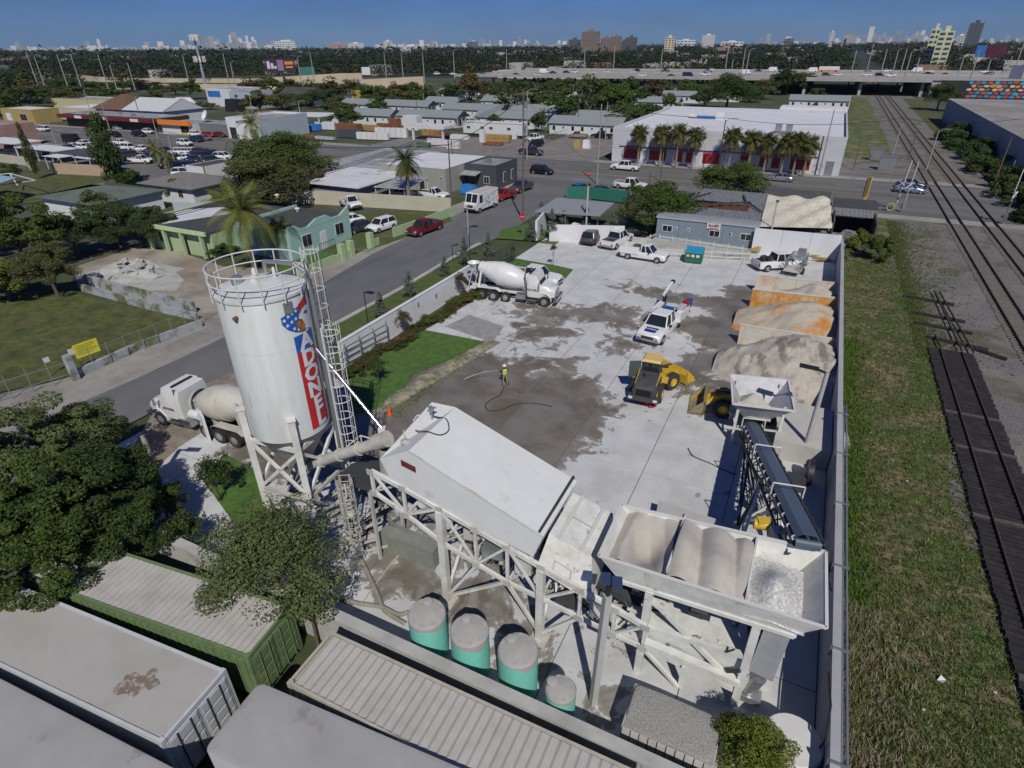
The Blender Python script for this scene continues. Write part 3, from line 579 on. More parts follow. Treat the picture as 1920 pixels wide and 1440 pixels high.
def rowhouse(L):
 t=thing('row_house','x','house',(0,0,0));D=7.6;h=2.75;w=MB();w.bb(0,L,0,D,-.1,h);part('wall',w,OFFW,t)
 o=.45;rz=h+1.9;g=MB();up=.12;A=[(-o,-o,h+up),(L+o+.9,-o,h+up),(L+o+.9,D+o,h+up),(-o,D+o,h+up),(-o,D/2,rz),(L+o+.9,D/2,rz)]
 g.add(A,[(0,1,5,4),(2,3,4,5)]);g.add([(p[0],p[1],p[2]-.115)for p in A[:4]]+A[:4],[(3,2,1,0),(0,1,5,4),(1,2,6,5),(2,3,7,6),(3,0,4,7)]);part('roof',g,SHING,t)
 for xx,n in((L+o+.8,1),(-o+.05,-1)):
  g=MB();g.add([(xx,-o+.1,h+up),(xx,D+o-.1,h+up),(xx,D/2,rz-.08)],[(0,1,2)]);part('gable',g,NAVY,t)
 nW=max(4,int(L/2.7))
 for i in range(nW):
  x=L*(i+.5)/nW;q=MB();big=i%3!=1;ww,hh=(.95,1.25)if big else(.6,.6);z0=1.0 if big else 1.5
  q.bb(x-ww/2,x+ww/2,-.05,.0,z0,z0+hh);f=part('window',q,TRIM,t);q=MB();q.bb(x-ww/2+.07,x+ww/2-.07,-.08,-.052,z0+.07,z0+hh-.07);sub('pane',q,GLASS,f)
 for y in(1.6,5.9):q=MB();q.bb(L,L+.05,y-.5,y+.5,1,2.2);f=part('window',q,TRIM,t);q=MB();q.bb(L+.052,L+.08,y-.42,y+.42,1.08,2.12);sub('pane',q,GLASS,f)
 q=MB();q.bb(L,L+.06,3.3,4.3,0,2.1);part('door',q,NAVY,t)
 q=MB()
 for y in(-.2,2.6,5,D+.2):q.beam((L+1.2,y,0),(L+1.2,y,h),.14)
 q.bb(L,L+1.3,-.3,D+.3,.0,.18);part('porch',q,TRIM,t)
 return t
protos={}
HS=sorted(HSPEC,key=lambda a:proj((a[0],a[2],3))[1],reverse=True);rows={}
for i,(x0,x1,y)in enumerate(HS):
 L=2.25*round((x1-x0)/2.25);rr=0 if y<195 else(1 if y<235 else(2 if y<275 else 3));rows.setdefault(rr,[]).append((x0,x1,y,L))
rn=['nearest the builders yard','second from the avenue','third from the avenue','nearest the highway']
for ri,rr in enumerate(sorted(rows)):
 for k,(x0,x1,y,L)in enumerate(sorted(rows[rr])):
  first=L not in protos
  if first:protos[L]=rowhouse(L)
  o=place(protos[L],first,(x0,y,0),0,'pale grey gabled bungalow, %s from the left in the row %s'%(nth(k+1),rn[ri]),'row houses');o['category']='house'
bldg('corner_building','dark slate flat-roofed corner building with small awning beside the side street',-56.4,-50.1,95.8,104.3,3.8,SLATE,ROOFG,.3,ops=[('S',1.6,0,1.1,2.2,'door'),('S',4.4,.9,1.1,1.3),('E',3.2,.8,1.0,1.8),('E',6.4,.8,1,1.8)],units=1)
aw=MB();aw.hexa([(-56.3,93.6,2.5),(-53,93.6,2.5),(-53,95.75,2.85),(-56.3,95.75,2.85)],[(-56.3,93.6,2.6),(-53,93.6,2.6),(-53,95.75,2.95),(-56.3,95.75,2.95)]);solo('awning',aw,ROOFG,'small grey sheet awning on the front of the dark slate building','awning')
bldg('workshop','sage grey workshop with a streaked white flat roof left of the slate building',-70,-56.6,89.6,105,3.9,SAGE,ROOFW,.12,ops=[('S',8.5,0,1.1,2.3,'door'),('S',3.2,1.9,.4,.9),('S',5.9,2.2,.3,1.1),('S',12.5,2.1,.5,.7)])
bldg('workshop','low building with a weathered grey roof behind the carport',-84,-70.3,91,110,3.0,LBLUE,ROOFG,.3,ops=[('S',4,.9,1.3,1.1)])
bldg('workshop','terracotta walled shed left of the weathered grey roof',-90.5,-84.5,85,97,2.6,PINKW,ROOFG,.25)
bldg('workshop','low grey building with a stained white roof behind the beige wall',-77,-64.6,76.2,89.5,2.8,mat('pale_grey_siding',(.26,.275,.3),.85,var=.06),mat('stained_white_roof',(.58,.59,.6),.85,var=.1,scale=.4,col2=(.17,.17,.165),mix=.33,scale2=.22,soft=.08),0,ov=.7)
cpt=thing('carport','patched metal carport roof on white posts beside the low grey building','carport',(-60.5,79,0))
g=MB();g.hexa([(-63.8,79,2.4),(-58.0,79.6,2.4),(-58.6,87.5,2.8),(-63.8,87.2,2.8)],[(-63.8,79,2.48),(-58.0,79.6,2.48),(-58.6,87.5,2.88),(-63.8,87.2,2.88)]);part('roof',g,mat('patched_sheet_roof',(.42,.43,.43),.6,.3,var=.25,scale=1.5,stretch=(2,.3,1)),cpt,True)
for x,y in((-63.6,79.3),(-61,79.5),(-58.4,79.9),(-58.8,87.2)):g=MB();g.beam((x,y,0),(x,y,2.6),.12);part('post',g,TRIM,cpt,True)
def wallseg(name,label,pts,h,m,th=.2,cat='wall',cap=None,zb=-.05,panels=0):
 t=thing(name,label,cat,(pts[0][0],pts[0][1],0))
 for i,(a,b)in enumerate(zip(pts[:-1],pts[1:])):
  a,b=Vector((*a[:2],0)),Vector((*b[:2],0));hh=h if not hasattr(h,'__len__')else h[i];n=max(1,panels and int((b-a).length/panels));
  for k in range(n):
   p,q=a.lerp(b,k/n),a.lerp(b,(k+1)/n);d=(q-p).normalized()*.012;g=MB();g.beam(p+d+Vector((0,0,(hh+zb)/2)),q-d+Vector((0,0,(hh+zb)/2)),th,hh-zb);part('wall_panel',g,m,t,True)
  if cap:g=MB();g.beam(a+Vector((0,0,hh+.045)),b+Vector((0,0,hh+.045)),th+.08,.08);part('coping',g,cap,t,True)
 return t
wallseg('plot_wall','long beige wall behind the parked white pickup',[(-82,71.5),(-71,74.5),(-48.9,78.7)],2.1,BEIGEW,panels=0)
wallseg('green_wall','low lime green wall beside the maroon pickup',[(-48.9,63.5),(-48.1,70.6),(-47.8,78.0)],[1.25,1.25],LIME)
wallseg('green_wall','sloping lime green garden wall with square pillars before the teal house',[(-48.6,47.5),(-48.6,51.6),(-48.5,54.4),(-48.5,58.0),(-48.6,60.0)],[1.0,.9,.02,.9],LIME)
for i,y in enumerate((46.2,53.0,54.6,58.4)):
 g=MB();g.bb(-49.0,-48.3,y-.35,y+.35,-.05,1.9 if i else 1.5);g.lathe([(.0,0),(.16,.02),(.16,.2),(0,.22)],8,(-48.6,y,1.5));solo('gate_pillar',g,LIME,'%s lime green gate pillar from the left along the pavement'%nth(i+1),'pillar','lime gate pillars')
th_=thing('teal_house','pale teal house with a wavy parapet and white framed windows','house',(-56,52,0))
g=MB();g.bb(-63,-53.8,50.2,61,-.1,3.1);part('wall',g,TEAL,th_,True)
pts=[(0,3.1),(0,3.9),(1.2,3.85),(2.3,3.3),(3.2,3.25),(4.8,3.9),(6.6,3.95),(7.6,3.4),(9,3.35),(10.8,4.2),(10.8,3.1)]
g=MB();nP=len(pts);vs=[(-53.78,50.2+u,z)for u,z in pts]+[(-54.05,50.2+u,z)for u,z in pts];g.add(vs,[tuple(range(nP)),tuple(range(2*nP-1,nP-1,-1))]+[(i,nP+i,nP+(i+1)%nP,(i+1)%nP)for i in range(nP)]);part('parapet',g,TEAL,th_,True)
g=MB();g.bb(-63,-54.1,50.25,50.5,3.103,3.6);g.bb(-63,-62.7,50.55,61,3.103,3.5);part('side_parapet',g,TEAL,th_,True)
g=MB();g.bb(-62.6,-54.1,50.55,60.9,3.104,3.2);part('roof',g,ROOFD,th_,True)
for u in(2.7,8.6):opening(th_,'E',(-63,-53.8,50.2,61),u,1.0,1.6,1.5)
opening(th_,'E',(-63,-53.8,50.2,61),5.6,0,1.1,2.2,'door',None,OFFW)
g=MB();
for k in range(9):g.beam((-52.6,53.6+k*.35,.3),(-52.6,53.6+k*.35,1.2),.03)
g.beam((-52.6,53.6,1.2),(-52.6,56.4,1.2),.05);part('porch_railing',g,BLACK,th_,True)
gh=thing('lime_house','lime green flat-roofed house with a partly white tarred roof','house',(-66,46,0))
g=MB();g.bb(-75.5,-63.05,47,60.5,-.1,2.9);part('wall',g,LIME,gh,True)
g=MB();g.bb(-76.1,-63.03,46.1,60.4,2.903,3.15);part('roof',g,ROOFD,gh,True)
g=MB();g.bb(-76.12,-63.0,46.05,46.35,2.85,3.3);g.bb(-76.12,-75.85,46.36,60.6,2.85,3.3);part('fascia',g,mat('pale_lime_trim',(.45,.58,.33),.8),gh,True)
g=MB();g.sheet([(-75.6,46.6),(-72.0,46.6),(-69.5,52),(-68,55),(-72,57),(-75.5,54)],3.156);part('roof_coating',g,ROOFW,gh,True)
for x in(-73.6,-70.6,-67.5,-64.0):g=MB();g.beam((x,46.3,0),(x,46.3,2.9),.35);part('porch_column',g,LIME,gh,True)
opening(gh,'S',(-75.5,-63.05,47,60.5),3.4,.9,1.3,1.3);opening(gh,'S',(-75.5,-63.05,47,60.5),7.5,0,1.1,2.1,'door')
for k,(px,py)in enumerate([(488,366),(520,370),(558,396)]):c=W(px,py,3.2);g=MB();g.lathe([(.18,0),(.18,.25),(.35,.3),(.3,.45),(0,.5)],10,(c.x,c.y,3.2));part('roof_vent',g,TRIM,gh,True)
a=W(150,352,2.8)
gable('green_roof_house','house with a broad green-grey hip roof and white walls behind the left trees',-105,-92.3,51.5,62,2.7,1.5,WHITEW,GREENR,axis='Y',hip=True,ov=.7)
gable('tile_roof_house','grey tile hip-roofed house right of the green-grey roof',-101.5,-89.5,65.5,74.5,2.5,1.4,OFFW,TILEG,axis='X',hip=True,ov=.7,ops=[('S',4,.9,1.2,1.2),('S',9,.9,1.2,1.2)])
wallseg('garden_wall','pale blue garden wall with rails behind the lime house',[(-88,60.5),(-76.5,64.5)],1.6,LBLUE)
bldg('shed','white walled shed with dark roof at the edge of the car lot',-108,-103.3,79,87,2.8,WHITEW,ROOFD,.1)
gable('hip_roof_hall','large brown hip-roofed hall behind the maroon shops',-236,-219,143,157,4.0,4.4,BEIGEW,BROWNR,axis='X',hip=True,ov=.9,cat='building')
gable('white_gable_hall','white gabled hall right of the brown hip roof',-218,-198,142,157,4.2,3.4,OFFW,mat('white_sheet_roof',(.5,.52,.53),.7,var=.05),axis='X',ov=.6,cat='building')
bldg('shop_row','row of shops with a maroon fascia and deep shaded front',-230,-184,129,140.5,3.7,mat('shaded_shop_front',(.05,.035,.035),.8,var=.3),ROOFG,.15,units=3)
g=MB();g.bb(-230.5,-183.5,126.6,128.95,2.8,3.8);solo('canopy',g,MAROON,'long maroon canopy over the shop row','canopy')
for k,x in enumerate((-219,-207,-191)):g=MB();g.bb(x-1.8,x+1.8,126.4,126.56,2.9,3.7);solo('shop_sign',g,TRIM,'%s white sign board from the left on the maroon canopy'%nth(k+1),'sign','sign boards on the maroon canopy')
bldg('corner_shop','yellow and orange painted shop at the far left edge',-266,-247,128,137,4.2,mat('mustard_wall',(.36,.28,.10),.8,var=.15),OFFW,.3,ops=[('S',4,0,3,3,'door',None,OFFW),('S',13,.8,4,2.2)])
bldg('flat_shop','low building with a blue trimmed roof behind the yellow shop',-258,-234,142,155,3.8,BEIGEW,ROOFW,.3)
bldg('flat_shop','long pale yellow warehouse far behind the maroon shops',-300,-262,165,180,4,mat('pale_yellow_wall',(.5,.44,.25),.85,var=.05),ROOFG,.4)
bldg('round_front_shop','dusty pink building by the avenue on the far left',-208,-191,89.5,98.5,4.6,PINKW,ROOFG,.9,ops=[('E',4,.8,2,1.6)])
os_=bldg('orange_shop','small shop with an orange fascia and yellow base beside the avenue',-179.5,-166.5,127,138,3.0,OFFW,ROOFG,.1,ops=[('S',10,.6,3.6,2.1,'window',YELLOWP)])
g=MB();g.bb(-179.8,-166.2,126.1,126.95,2.7,4.0);part('fascia',g,ORANGE,os_,True)
g=MB();g.bb(-171,-166.2,126.5,126.9,.0,.5);part('base',g,YELLOWP,os_,True)
bldg('open_shop','grey open fronted garage right of the orange shop',-165.5,-152.6,129,142,3.1,mat('garage_grey',(.16,.165,.17),.85,var=.2),ROOFG,.2)
ap=bldg('paint_shop','white workshop with dark roller doors and AUTO PAINT lettering',-152.2,-139.6,127.5,146,4.9,WHITEW,ROOFG,.6,ops=[('S',2.2,0,2.6,3.0,'door'),('S',10.2,0,2.2,2.8,'door')])
text_part('AUTO PAINT',.95,mat('sign_dark_blue',(.03,.04,.08),.6),ap,(.4,-.06,4.4),(R_(90),0,0),.02,.02)
g=MB();g.bb(-139.58,-139.3,127.55,145.9,-.1,5.55);part('side_wall',g,LBLUE,ap,True)
bldg('red_roof_shed','shed with a red sheet roof behind the auto paint shop',-166,-155,151,158,4.2,OFFW,mat('red_sheet_roof',(.4,.03,.035),.7),.1)
cp2=thing('long_canopy','long open pale canopy right of the auto paint shop','canopy',(-146,155,0))
g=MB();g.hexa([(-156,152,3.5),(-140,152,3.7),(-140,164,3.7),(-156,164,3.5)],[(-156,152,3.7),(-140,152,3.9),(-140,164,3.9),(-156,164,3.7)]);part('roof',g,OFFW,cp2,True)
for x in(-155,-148,-141):g=MB();g.beam((x,152.4,0),(x,152.4,3.6),.3);part('post',g,OFFW,cp2,True)
bldg('blue_mural_building','white building with a bright blue painted panel below the phone mast',-252,-236,204,220,6.6,OFFW,ROOFG,.4,ops=[('S',5,3.6,8,2.6,'window',None,BLUEP)])
bldg('motel','long low white motel block beyond the ramp wall',-250,-165,485,498,5.5,mat('blue_white_wall',(.55,.6,.66),.8),ROOFG,.2,ops=[('S',4+k*6.6,1,3,2.4)for k in range(12)])
bldg('yellow_mural_house','low building painted in yellow and orange shapes behind the bungalows',-205,-178,246,254,4.5,mat('yellow_mural',(.45,.38,.05),.8,var=.1,scale=.4,col2=(.6,.2,.04),mix=.4,scale2=.35,soft=.02),ROOFG,.2)
gable('dark_cottage','dark green two gabled cottage left of the yellow mural building',-226,-208,222,232,4.2,2.6,mat('dark_green_siding',(.08,.11,.09),.8),ROOFD,axis='X',ov=.5)
bldg('apartment_block','two storey pale block beside the blue mural building',-233,-219,200,211,6.2,LBLUE,ROOFG,.3,ops=[('S',4,1,2,1.4),('S',10,1,2,1.4),('S',4,4,2,1.4),('S',10,4,2,1.4)])
def flatroof(name,label,x0,x1,y0,y1,z,m,posts=True,tilt=0.0,cat='canopy'):
 t=thing(name,label,cat,((x0+x1)/2,y0,0));g=MB();g.hexa([(x0,y0,z),(x1,y0,z),(x1,y1,z+tilt),(x0,y1,z+tilt)],[(x0,y0,z+.1),(x1,y0,z+.1),(x1,y1,z+.1+tilt),(x0,y1,z+.1+tilt)]);part('roof',g,m,t,True)
 for x in(x0+.3,(x0+x1)/2,x1-.3):
  g=MB();g.beam((x,y0+.3,0),(x,y0+.3,z),.12);part('post',g,TRIM,t,True)
 return t
flatroof('carport','white carport roof at the far left beside the avenue',-190,-173,83,90,2.7,OFFW)
flatroof('carport','long white carport roof over dark parked cars',-168,-152,80.5,86,2.6,OFFW)
flatroof('carport','dark roof with a red edge behind the tan fence',-149,-136,78.5,85.5,2.8,ROOFD)
flatroof('carport','bright white carport roof right above the tan fence',-141,-130.5,77.5,81.5,2.5,OFFW)
flatroof('carport','pale grey lean-to roof at the left end of the tan fence',-148,-142,75.5,80.5,2.6,ROOFW)
wallseg('board_fence','tan board fence along the back lawn',[(-143.5,76.5),(-141.0,73.0),(-126.5,76)],2.1,TAN,.08,'fence',panels=2.4)
wallseg('plot_wall','cream wall left of the tan fence',[(-200,78),(-157,76.5),(-150,73.5)],1.8,BEIGEW)
pv=thing('blue_pavilion','pale blue roofed pavilion at the left picture edge','pavilion',(-123,52,0));g=MB();g.hexa([(-130,49,3.0),(-117,49,3.0),(-120.5,56.5,3.4),(-130,56.5,3.4)],[(-130,49,3.15),(-117,49,3.15),(-120.5,56.5,3.55),(-130,56.5,3.55)]);part('roof',g,mat('pale_blue_roof',(.27,.38,.5),.7),pv,True)
g=MB()
for x in(-128,-118.5):g.beam((x,50,0),(x,50,3),.2)
part('post',g,TRIM,pv,True)
g=MB();P_=[W(*p)for p in((18,325,2.6),(66,338,2.6),(18,345,2.6),(33,348,1.0),(0,327,2.6),(0,347,2.6))];
for a,b in((0,1),(1,5),(4,0),(0,3),(2,1)):g.beam(P_[a],P_[b],.14)
solo('timber_frame',g,TRIM,'bare pale timber frame beside the blue roofed pavilion','frame')
gc=thing('grey_canopy','plain grey sheet canopy over white walls behind the buttonwood trees','canopy',(-29,75,0))
g=MB();a,b,c,d=W(1003,398,2.6),W(1125,406,2.6),W(1152,382,3.0),W(1045,372,3.0);g.hexa([a,b,c,d],[v+Vector((0,0,.14))for v in(a,b,c,d)]);part('roof',g,mat('grey_sheet_roof',(.25,.265,.28),.6,var=.06),gc,True)
g=MB();g.beam(W(1030,437,1.1),W(1170,440,1.1),.25,2.2);part('wall',g,WHITEW,gc,True)
for px,py in((1060,436),(1120,438)):b=W(px,py);g=MB();g.beam(b+Vector((0,-.2,0)),b+Vector((0,-.2,2.6)),.14);part('post',g,GALV,gc,True)
wallseg('entrance_wall','white entrance wall panel standing among silvery trees',[W(1005,452).xy,W(1023,428).xy],2.6,WHITEW,.3)
wallseg('yard_rear_wall','white rear wall of the yard behind the lone white pickup',[(-5.0,75.6),(4.3,76.3)],3.1,WHITEW,.3,panels=3)
fs=thing('screen_fence','green mesh screened fence round the vehicle lot','fence',(-27,86,0));GM=mat('green_mesh',(.02,.15,.11),.8,var=.1)
P_=[W(1062,372),W(1100,372),W(1178,382),W(1180,395)]
for k in range(3):g=MB();g.beam(P_[k]+Vector((0,0,1.0)),P_[k+1]+Vector((0,0,1.0)),.06,1.9);part('screen',g,GM,fs,True)
for k in range(4):g=MB();g.tube(P_[k],P_[k]+Vector((0,0,2.3)),.05);part('post',g,GALV,fs,True)
SHEET=mat('corrugated_old_sheet',(.22,.225,.23),.6,.2,var=.3,scale=2.5,stretch=(3,.3,1),col2=(.15,.10,.075),mix=.3,scale2=.5)
def corr(x0,x1,y0,y1,z0,z1,pitch=.45,amp=.05):
 """ribbed sheet roof running in Y, from height z0 (near) to z1 (far)"""
 n=int((x1-x0)/pitch)*2+1;X=np.linspace(x0,x1,n);vs=[];
 for i,x in enumerate(X):a=amp*(i%2);vs+=[(x,y0,z0+a),(x,y1,z1+a),(x,y1,z1+a-.04),(x,y0,z0+a-.04)]
 f=[]
 for i in range(n-1):b=i*4;f+=[(b,b+4,b+5,b+1),(b+2,b+6,b+7,b+3),(b+3,b+7,b+4,b)]
 return MB().add(vs,f)
gs=thing('gutted_shed','derelict shed with a torn ribbed roof and rusty rafters behind the office trailer','shed',(-8,80,0))
part('roof_sheet',corr(-15.5,-4.6,79.6,84.0,2.9,3.0),SHEET,gs,True);part('roof_sheet',corr(-14.5,-4.9,88.0,95,3.1,3.3),SHEET,gs,True);part('roof_sheet',corr(-5,3.0,79.5,83.5,2.7,3.0),SHEET,gs,True);part('roof_sheet',corr(-7,-4.5,84.2,87.8,3.0,3.1),SHEET,gs,True)
RUSTW=mat('rusty_rafter',(.12,.05,.03),.9,var=.3,scale=3)
for k in range(7):g=MB();y=84.2+k*.6;g.beam((-13.8,y,2.75+.1*math.sin(k*2)),(-6.8,y+random.uniform(-.3,.3),2.85),.14,.22);part('rafter',g,RUSTW,gs,True)
for a,b in(((-14.5,84,3.2),(-7,88.2,3.4)),((-8.5,92,3.5),(-7.6,88,3.4)),((-7.4,88,3.4),(-5.2,83.5,3.3)),((-13,92,3.4),(-14.5,88.6,3.3))):g=MB();g.beam(a,b,.16);part('rafter',g,DARKST,gs,True)
g=MB();g.bb(-15.4,-4.8,79.8,80,-.1,2.8);g.bb(-15.4,-15.2,80.05,95,-.1,2.8);g.bb(-4.6,3.0,79.0,79.3,-.1,2.5);part('wall',g,mat('sooty_block_wall',(.16,.14,.13),.9,var=.4,scale=2),gs,True)
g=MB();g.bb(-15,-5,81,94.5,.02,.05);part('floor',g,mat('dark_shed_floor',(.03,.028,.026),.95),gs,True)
for k,(x,y)in enumerate(((-4.2,81.4),(-1.9,81.6))):g=MB();g.box((x,y,3.02),(1.1,1.9,.06));part('patch',g,RUSTW,gs,True)
cr=thing('cream_roof_building','building with a crinkled cream coated roof and a dark side bay','building',(-1,83,0))
a,b,c,d=W(1424,425,3.2),W(1560,428,3.2),W(1557,372,3.4),W(1440,366,3.4);n=16;vs=[]
for j in range(n+1):
 for i in range(n+1):
  p=(a.lerp(b,i/n)).lerp(d.lerp(c,i/n),j/n);vs.append((p.x,p.y,p.z+.28*math.sin(i*.9+j*.3)*math.sin(j*1.1)*(.3+i/n)))
g=MB();g.add(vs,[(j*(n+1)+i,j*(n+1)+i+1,(j+1)*(n+1)+i+1,(j+1)*(n+1)+i)for j in range(n)for i in range(n)]);part('roof',g,CREAMR,cr,True)
g=MB();g.bb(-5.3,3.0,84.2,95.5,-.1,2.75);part('wall',g,mat('stained_block',(.3,.28,.25),.9,var=.3,scale=1),cr,True)
e1=W(1562,438,3.0);g=MB();g.bb(3.3,3.5,83.5,92,-.1,3.0);g.bb(8.0,8.2,83.5,92,-.1,3.0);g.bb(3.3,8.2,92.02,92.2,-.1,3.0);part('bay_wall',g,mat('dark_bay_wall',(.07,.065,.065),.9,var=.3),cr,True)
g=MB();g.bb(3.1,8.4,91,96.5,3.05,3.3);part('bay_roof',g,ROOFD,cr,True);part('bay_roof_sheet',corr(3.2,8.4,88.2,90.9,2.7,3.1),SHEET,cr,True)
g=MB();
for k in range(16):g.box((random.uniform(3.9,7.6),random.uniform(82,89),random.uniform(.2,.7)),(random.uniform(.3,1.4),random.uniform(.3,1.2),random.uniform(.2,.9)),random.uniform(0,3))
tag(link('scrap_heap',g,mat('mixed_scrap',(.2,.2,.2),.8,var=.6,scale=2)),'heap of pale scrap spilling from the dark side bay','scrap',kind='stuff')
g=MB();y=av(0,-1);g.bb(-12.5,2.8,y-2.2,y-1.9,0,3.1);g.add([(-12.5,y-1.9,3.1),(2.8,y-1.9,3.1),(2.8,y+.2,2.4),(-12.5,y+.2,2.4)],[(0,1,2,3)]);solo('parapet_wall',g,mat('dark_grey_render',(.1,.105,.11),.85,var=.15),'dark grey street parapet behind the cream coated roof','wall')
bldg('warehouse','long grey-blue warehouse with a stained flat roof beside the rails on the right',33.5,78,100,252,6.1,mat('grey_blue_wall',(.30,.31,.36),.85,var=.08,scale=.3,col2=(.23,.24,.28),mix=.3,scale2=.2),mat('stained_warehouse_roof',(.24,.225,.205),.9,var=.2,scale=.3,col2=(.34,.32,.3),mix=.4,scale2=.06),.35,cat='warehouse',units=9)
for k,(px,py,s)in enumerate(((1640,300,(2.4,1.2,2.3)),(1660,318,(2.8,1.5,2.5)))):
 b=W(px,py);g=MB();g.box((b.x,b.y,1.2),s);g.bb(b.x-s[0]/2-.1,b.x+s[0]/2+.1,b.y-s[1]/2-.1,b.y+s[1]/2+.1,2.36+k*.1,2.46+k*.1);t=solo('signal_cabinet',g,GALV,('smaller steel signal cabinet with graffiti','larger plain steel signal cabinet')[k]+' beside the crossing','cabinet')
#  YARD WALLS
RW=mat('grey_rail_side_wall',(.36,.37,.39),.8,var=.08,scale=.8,col2=(.28,.285,.29),mix=.35,scale2=.4)
t=thing('boundary_wall','long straight wall along the railway side of the yard','wall',(4.5,40,0))
for k,y in enumerate(np.arange(6,76,4.0)):
 g=MB();g.bb(4.36,4.6,y+.012,y+3.988,-.1,2.35);part('wall_panel',g,RW,t,True)
g=MB();g.bb(4.33,4.63,6,76,2.352,2.42);part('coping',g,RW,t,True)
for dx,z,r in((4.70,2.2,.06),(4.84,2.32,.045)):
 g=MB();g.tube((dx,6,z),(dx,37.5,z),r,8);part('pipe',g,mat('blue_grey_pipe',(.16,.18,.23),.5,var=.1),t,True)
for y in np.arange(9,37,4.5):
 g=MB();g.bb(4.3,4.92,y,y+.09,2.42,2.5);g.bb(4.26,4.32,y,y+.09,2.0,2.5);part('pipe_clip',g,GALV,t,True)
g=MB();g.path([(4.2,14.6,.2),(4.22,14.4,2.3),(4.3,15.5,2.5),(4.25,17,2.3)],.04);g.path([(4.25,21,2.4),(4.2,22.2,1.9),(4.25,23.4,2.45)],.04);part('cable',g,BLACK,t,True)
t=thing('street_wall','white wall between the yard and the planted street strip','wall',(-30.2,42,0))
for y in np.arange(31,52.6,3.6):
 g=MB();g.bb(-30.32,-30.08,y+.01,min(y+3.59,52.8),-.1,2.3);part('wall_panel',g,WHITEW,t,True)
g=MB();g.bb(-30.36,-30.04,31,52.8,2.302,2.36);part('coping',g,WHITEW,t,True)
for k,(y,z)in enumerate(((38,1.3),(41.5,1.4),(44.5,1.2))):g=MB();g.bb(-30.07,-30.02,y,y+.22,z,z+.4);part('vent',g,GALV,t,True)
t=thing('tank_wall','low stained wall behind the shipping containers, seen edge on above','wall',(-12,11.4,0))
for x in np.arange(-29,3,4.0):
 g=MB();g.bb(x+.01,x+3.99,11.28,11.58,-.1,1.85);part('wall_panel',g,CONC,t,True)
g=MB();g.bb(-29,3,11.2,11.66,1.853,1.95);part('coping',g,CONC,t,True)
def railfence(name,label,a,b,h,rails,posts,m,cat='fence',pick=0,pr=.045,rs=.05):
 a,b=Vector((*a[:2],0)),Vector((*b[:2],0));t=thing(name,label,cat,tuple(a))
 for k in range(rails):z=h*(k+.6)/rails if rails>1 else h;g=MB();g.beam(a+Vector((0,0,z)),b+Vector((0,0,z)),rs,rs*1.8);part('rail',g,m,t,True)
 for k in range(posts):p=a.lerp(b,k/(posts-1));g=MB();g.tube(p,p+Vector((0,0,h+.1)),pr);part('post',g,m,t,True)
 for k in range(pick):p=a.lerp(b,(k+.5)/pick);g=MB();g.beam(p+Vector((0,0,.1)),p+Vector((0,0,h)),.025);part('picket',g,m,t,True)
 return t
railfence('slat_fence','dark slatted steel fence continuing the white street wall',(-30.2,52.9),(-29.8,61.2),2.3,7,6,mat('charcoal_metal',(.05,.05,.055),.6))
railfence('sliding_gate','grey tubular sliding gate frame parked against the white wall',(-29.85,29.5),(-29.6,36.2),2.1,4,5,GALV,'gate')
railfence('ramp_railing','outer white railing of the office trailer ramp',W(1195,478).xy,W(1418,490).xy,1.05,2,9,TRIM,'railing',70)
railfence('ramp_railing','inner white railing close to the office trailer',W(1235,455).xy,W(1390,478).xy,1.05,2,7,TRIM,'railing',50)
railfence('ramp_railing','short sloping white railing at the left of the trailer ramp',W(1202,462).xy,W(1233,450).xy,1.05,2,3,TRIM,'railing',8)
#  SILO
SCX,SCY,SR=-20.2,16.75,1.83;VA=math.atan2(-SCY,-SCX)
SILO=mat('silo_white_paint',(.62,.65,.63),.42,var=.05,scale=2.5,col2=(.52,.53,.49),mix=.42,scale2=1.3,soft=.13,stretch=(1,1,.13),third=((.40,.36,.28),3.2,.70,.04))
silo=thing('cement_silo','tall white cement silo on braced legs with a vertical red and blue ADONEL sign','silo',(SCX,SCY,0))
g=MB();g.lathe([(SR,6.35),(SR,13.1),(SR-.02,13.14)],64,(0,0,0));part('shell',g,SILO,silo)
for z in(8.6,10.85):g=MB();g.lathe([(SR+.004,z-.012),(SR+.004,z+.012)],64);part('weld_band',g,SILO,silo)
g=MB();g.lathe([(SR+.05,13.10),(SR+.05,13.2),(SR-.1,13.22),(.5,13.5),(0,13.52)],48);part('roof',g,SILO,silo)
g=MB();g.lathe([(SR,6.35),(SR-.03,6.33),(.45,3.9),(.28,3.5),(0,3.5)][::-1],40);part('cone',g,DUSTY,silo)
LEGA=[VA,VA+math.pi/2,VA+math.pi,VA-math.pi/2];LP=[]
for a in LEGA:
 x,y=2.0*math.cos(a),2.0*math.sin(a);LP.append((x,y));g=MB();g.box((x,y,3.8),(.30,.30,7.6),a);leg=part('leg',g,PLANT,silo)
 g=MB();g.box((x,y,7.62),(.4,.4,.05),a);sub('cap_plate',g,PLANT,leg);g=MB();g.box((x,y,.1),(.6,.6,.2),a);sub('foot_plate',g,DUSTY,leg)
for i in range(4):
 a,b=LP[i],LP[(i+1)%4];A=lambda z:(a[0]*.99,a[1]*.99,z);B=lambda z:(b[0]*.99,b[1]*.99,z)
 for p,q,w in((A(5.9),B(5.9),.16),(A(3.0),B(3.0),.14),(A(3.1),B(5.8),.12),(B(.4),A(2.9),.12),(A(5.8),B(3.2),.12)):g=MB();g.beam(p,q,w,w*1.3);part('brace',g,PLANT if p[2]>3 else DUSTY,silo)
RR=SR+.12
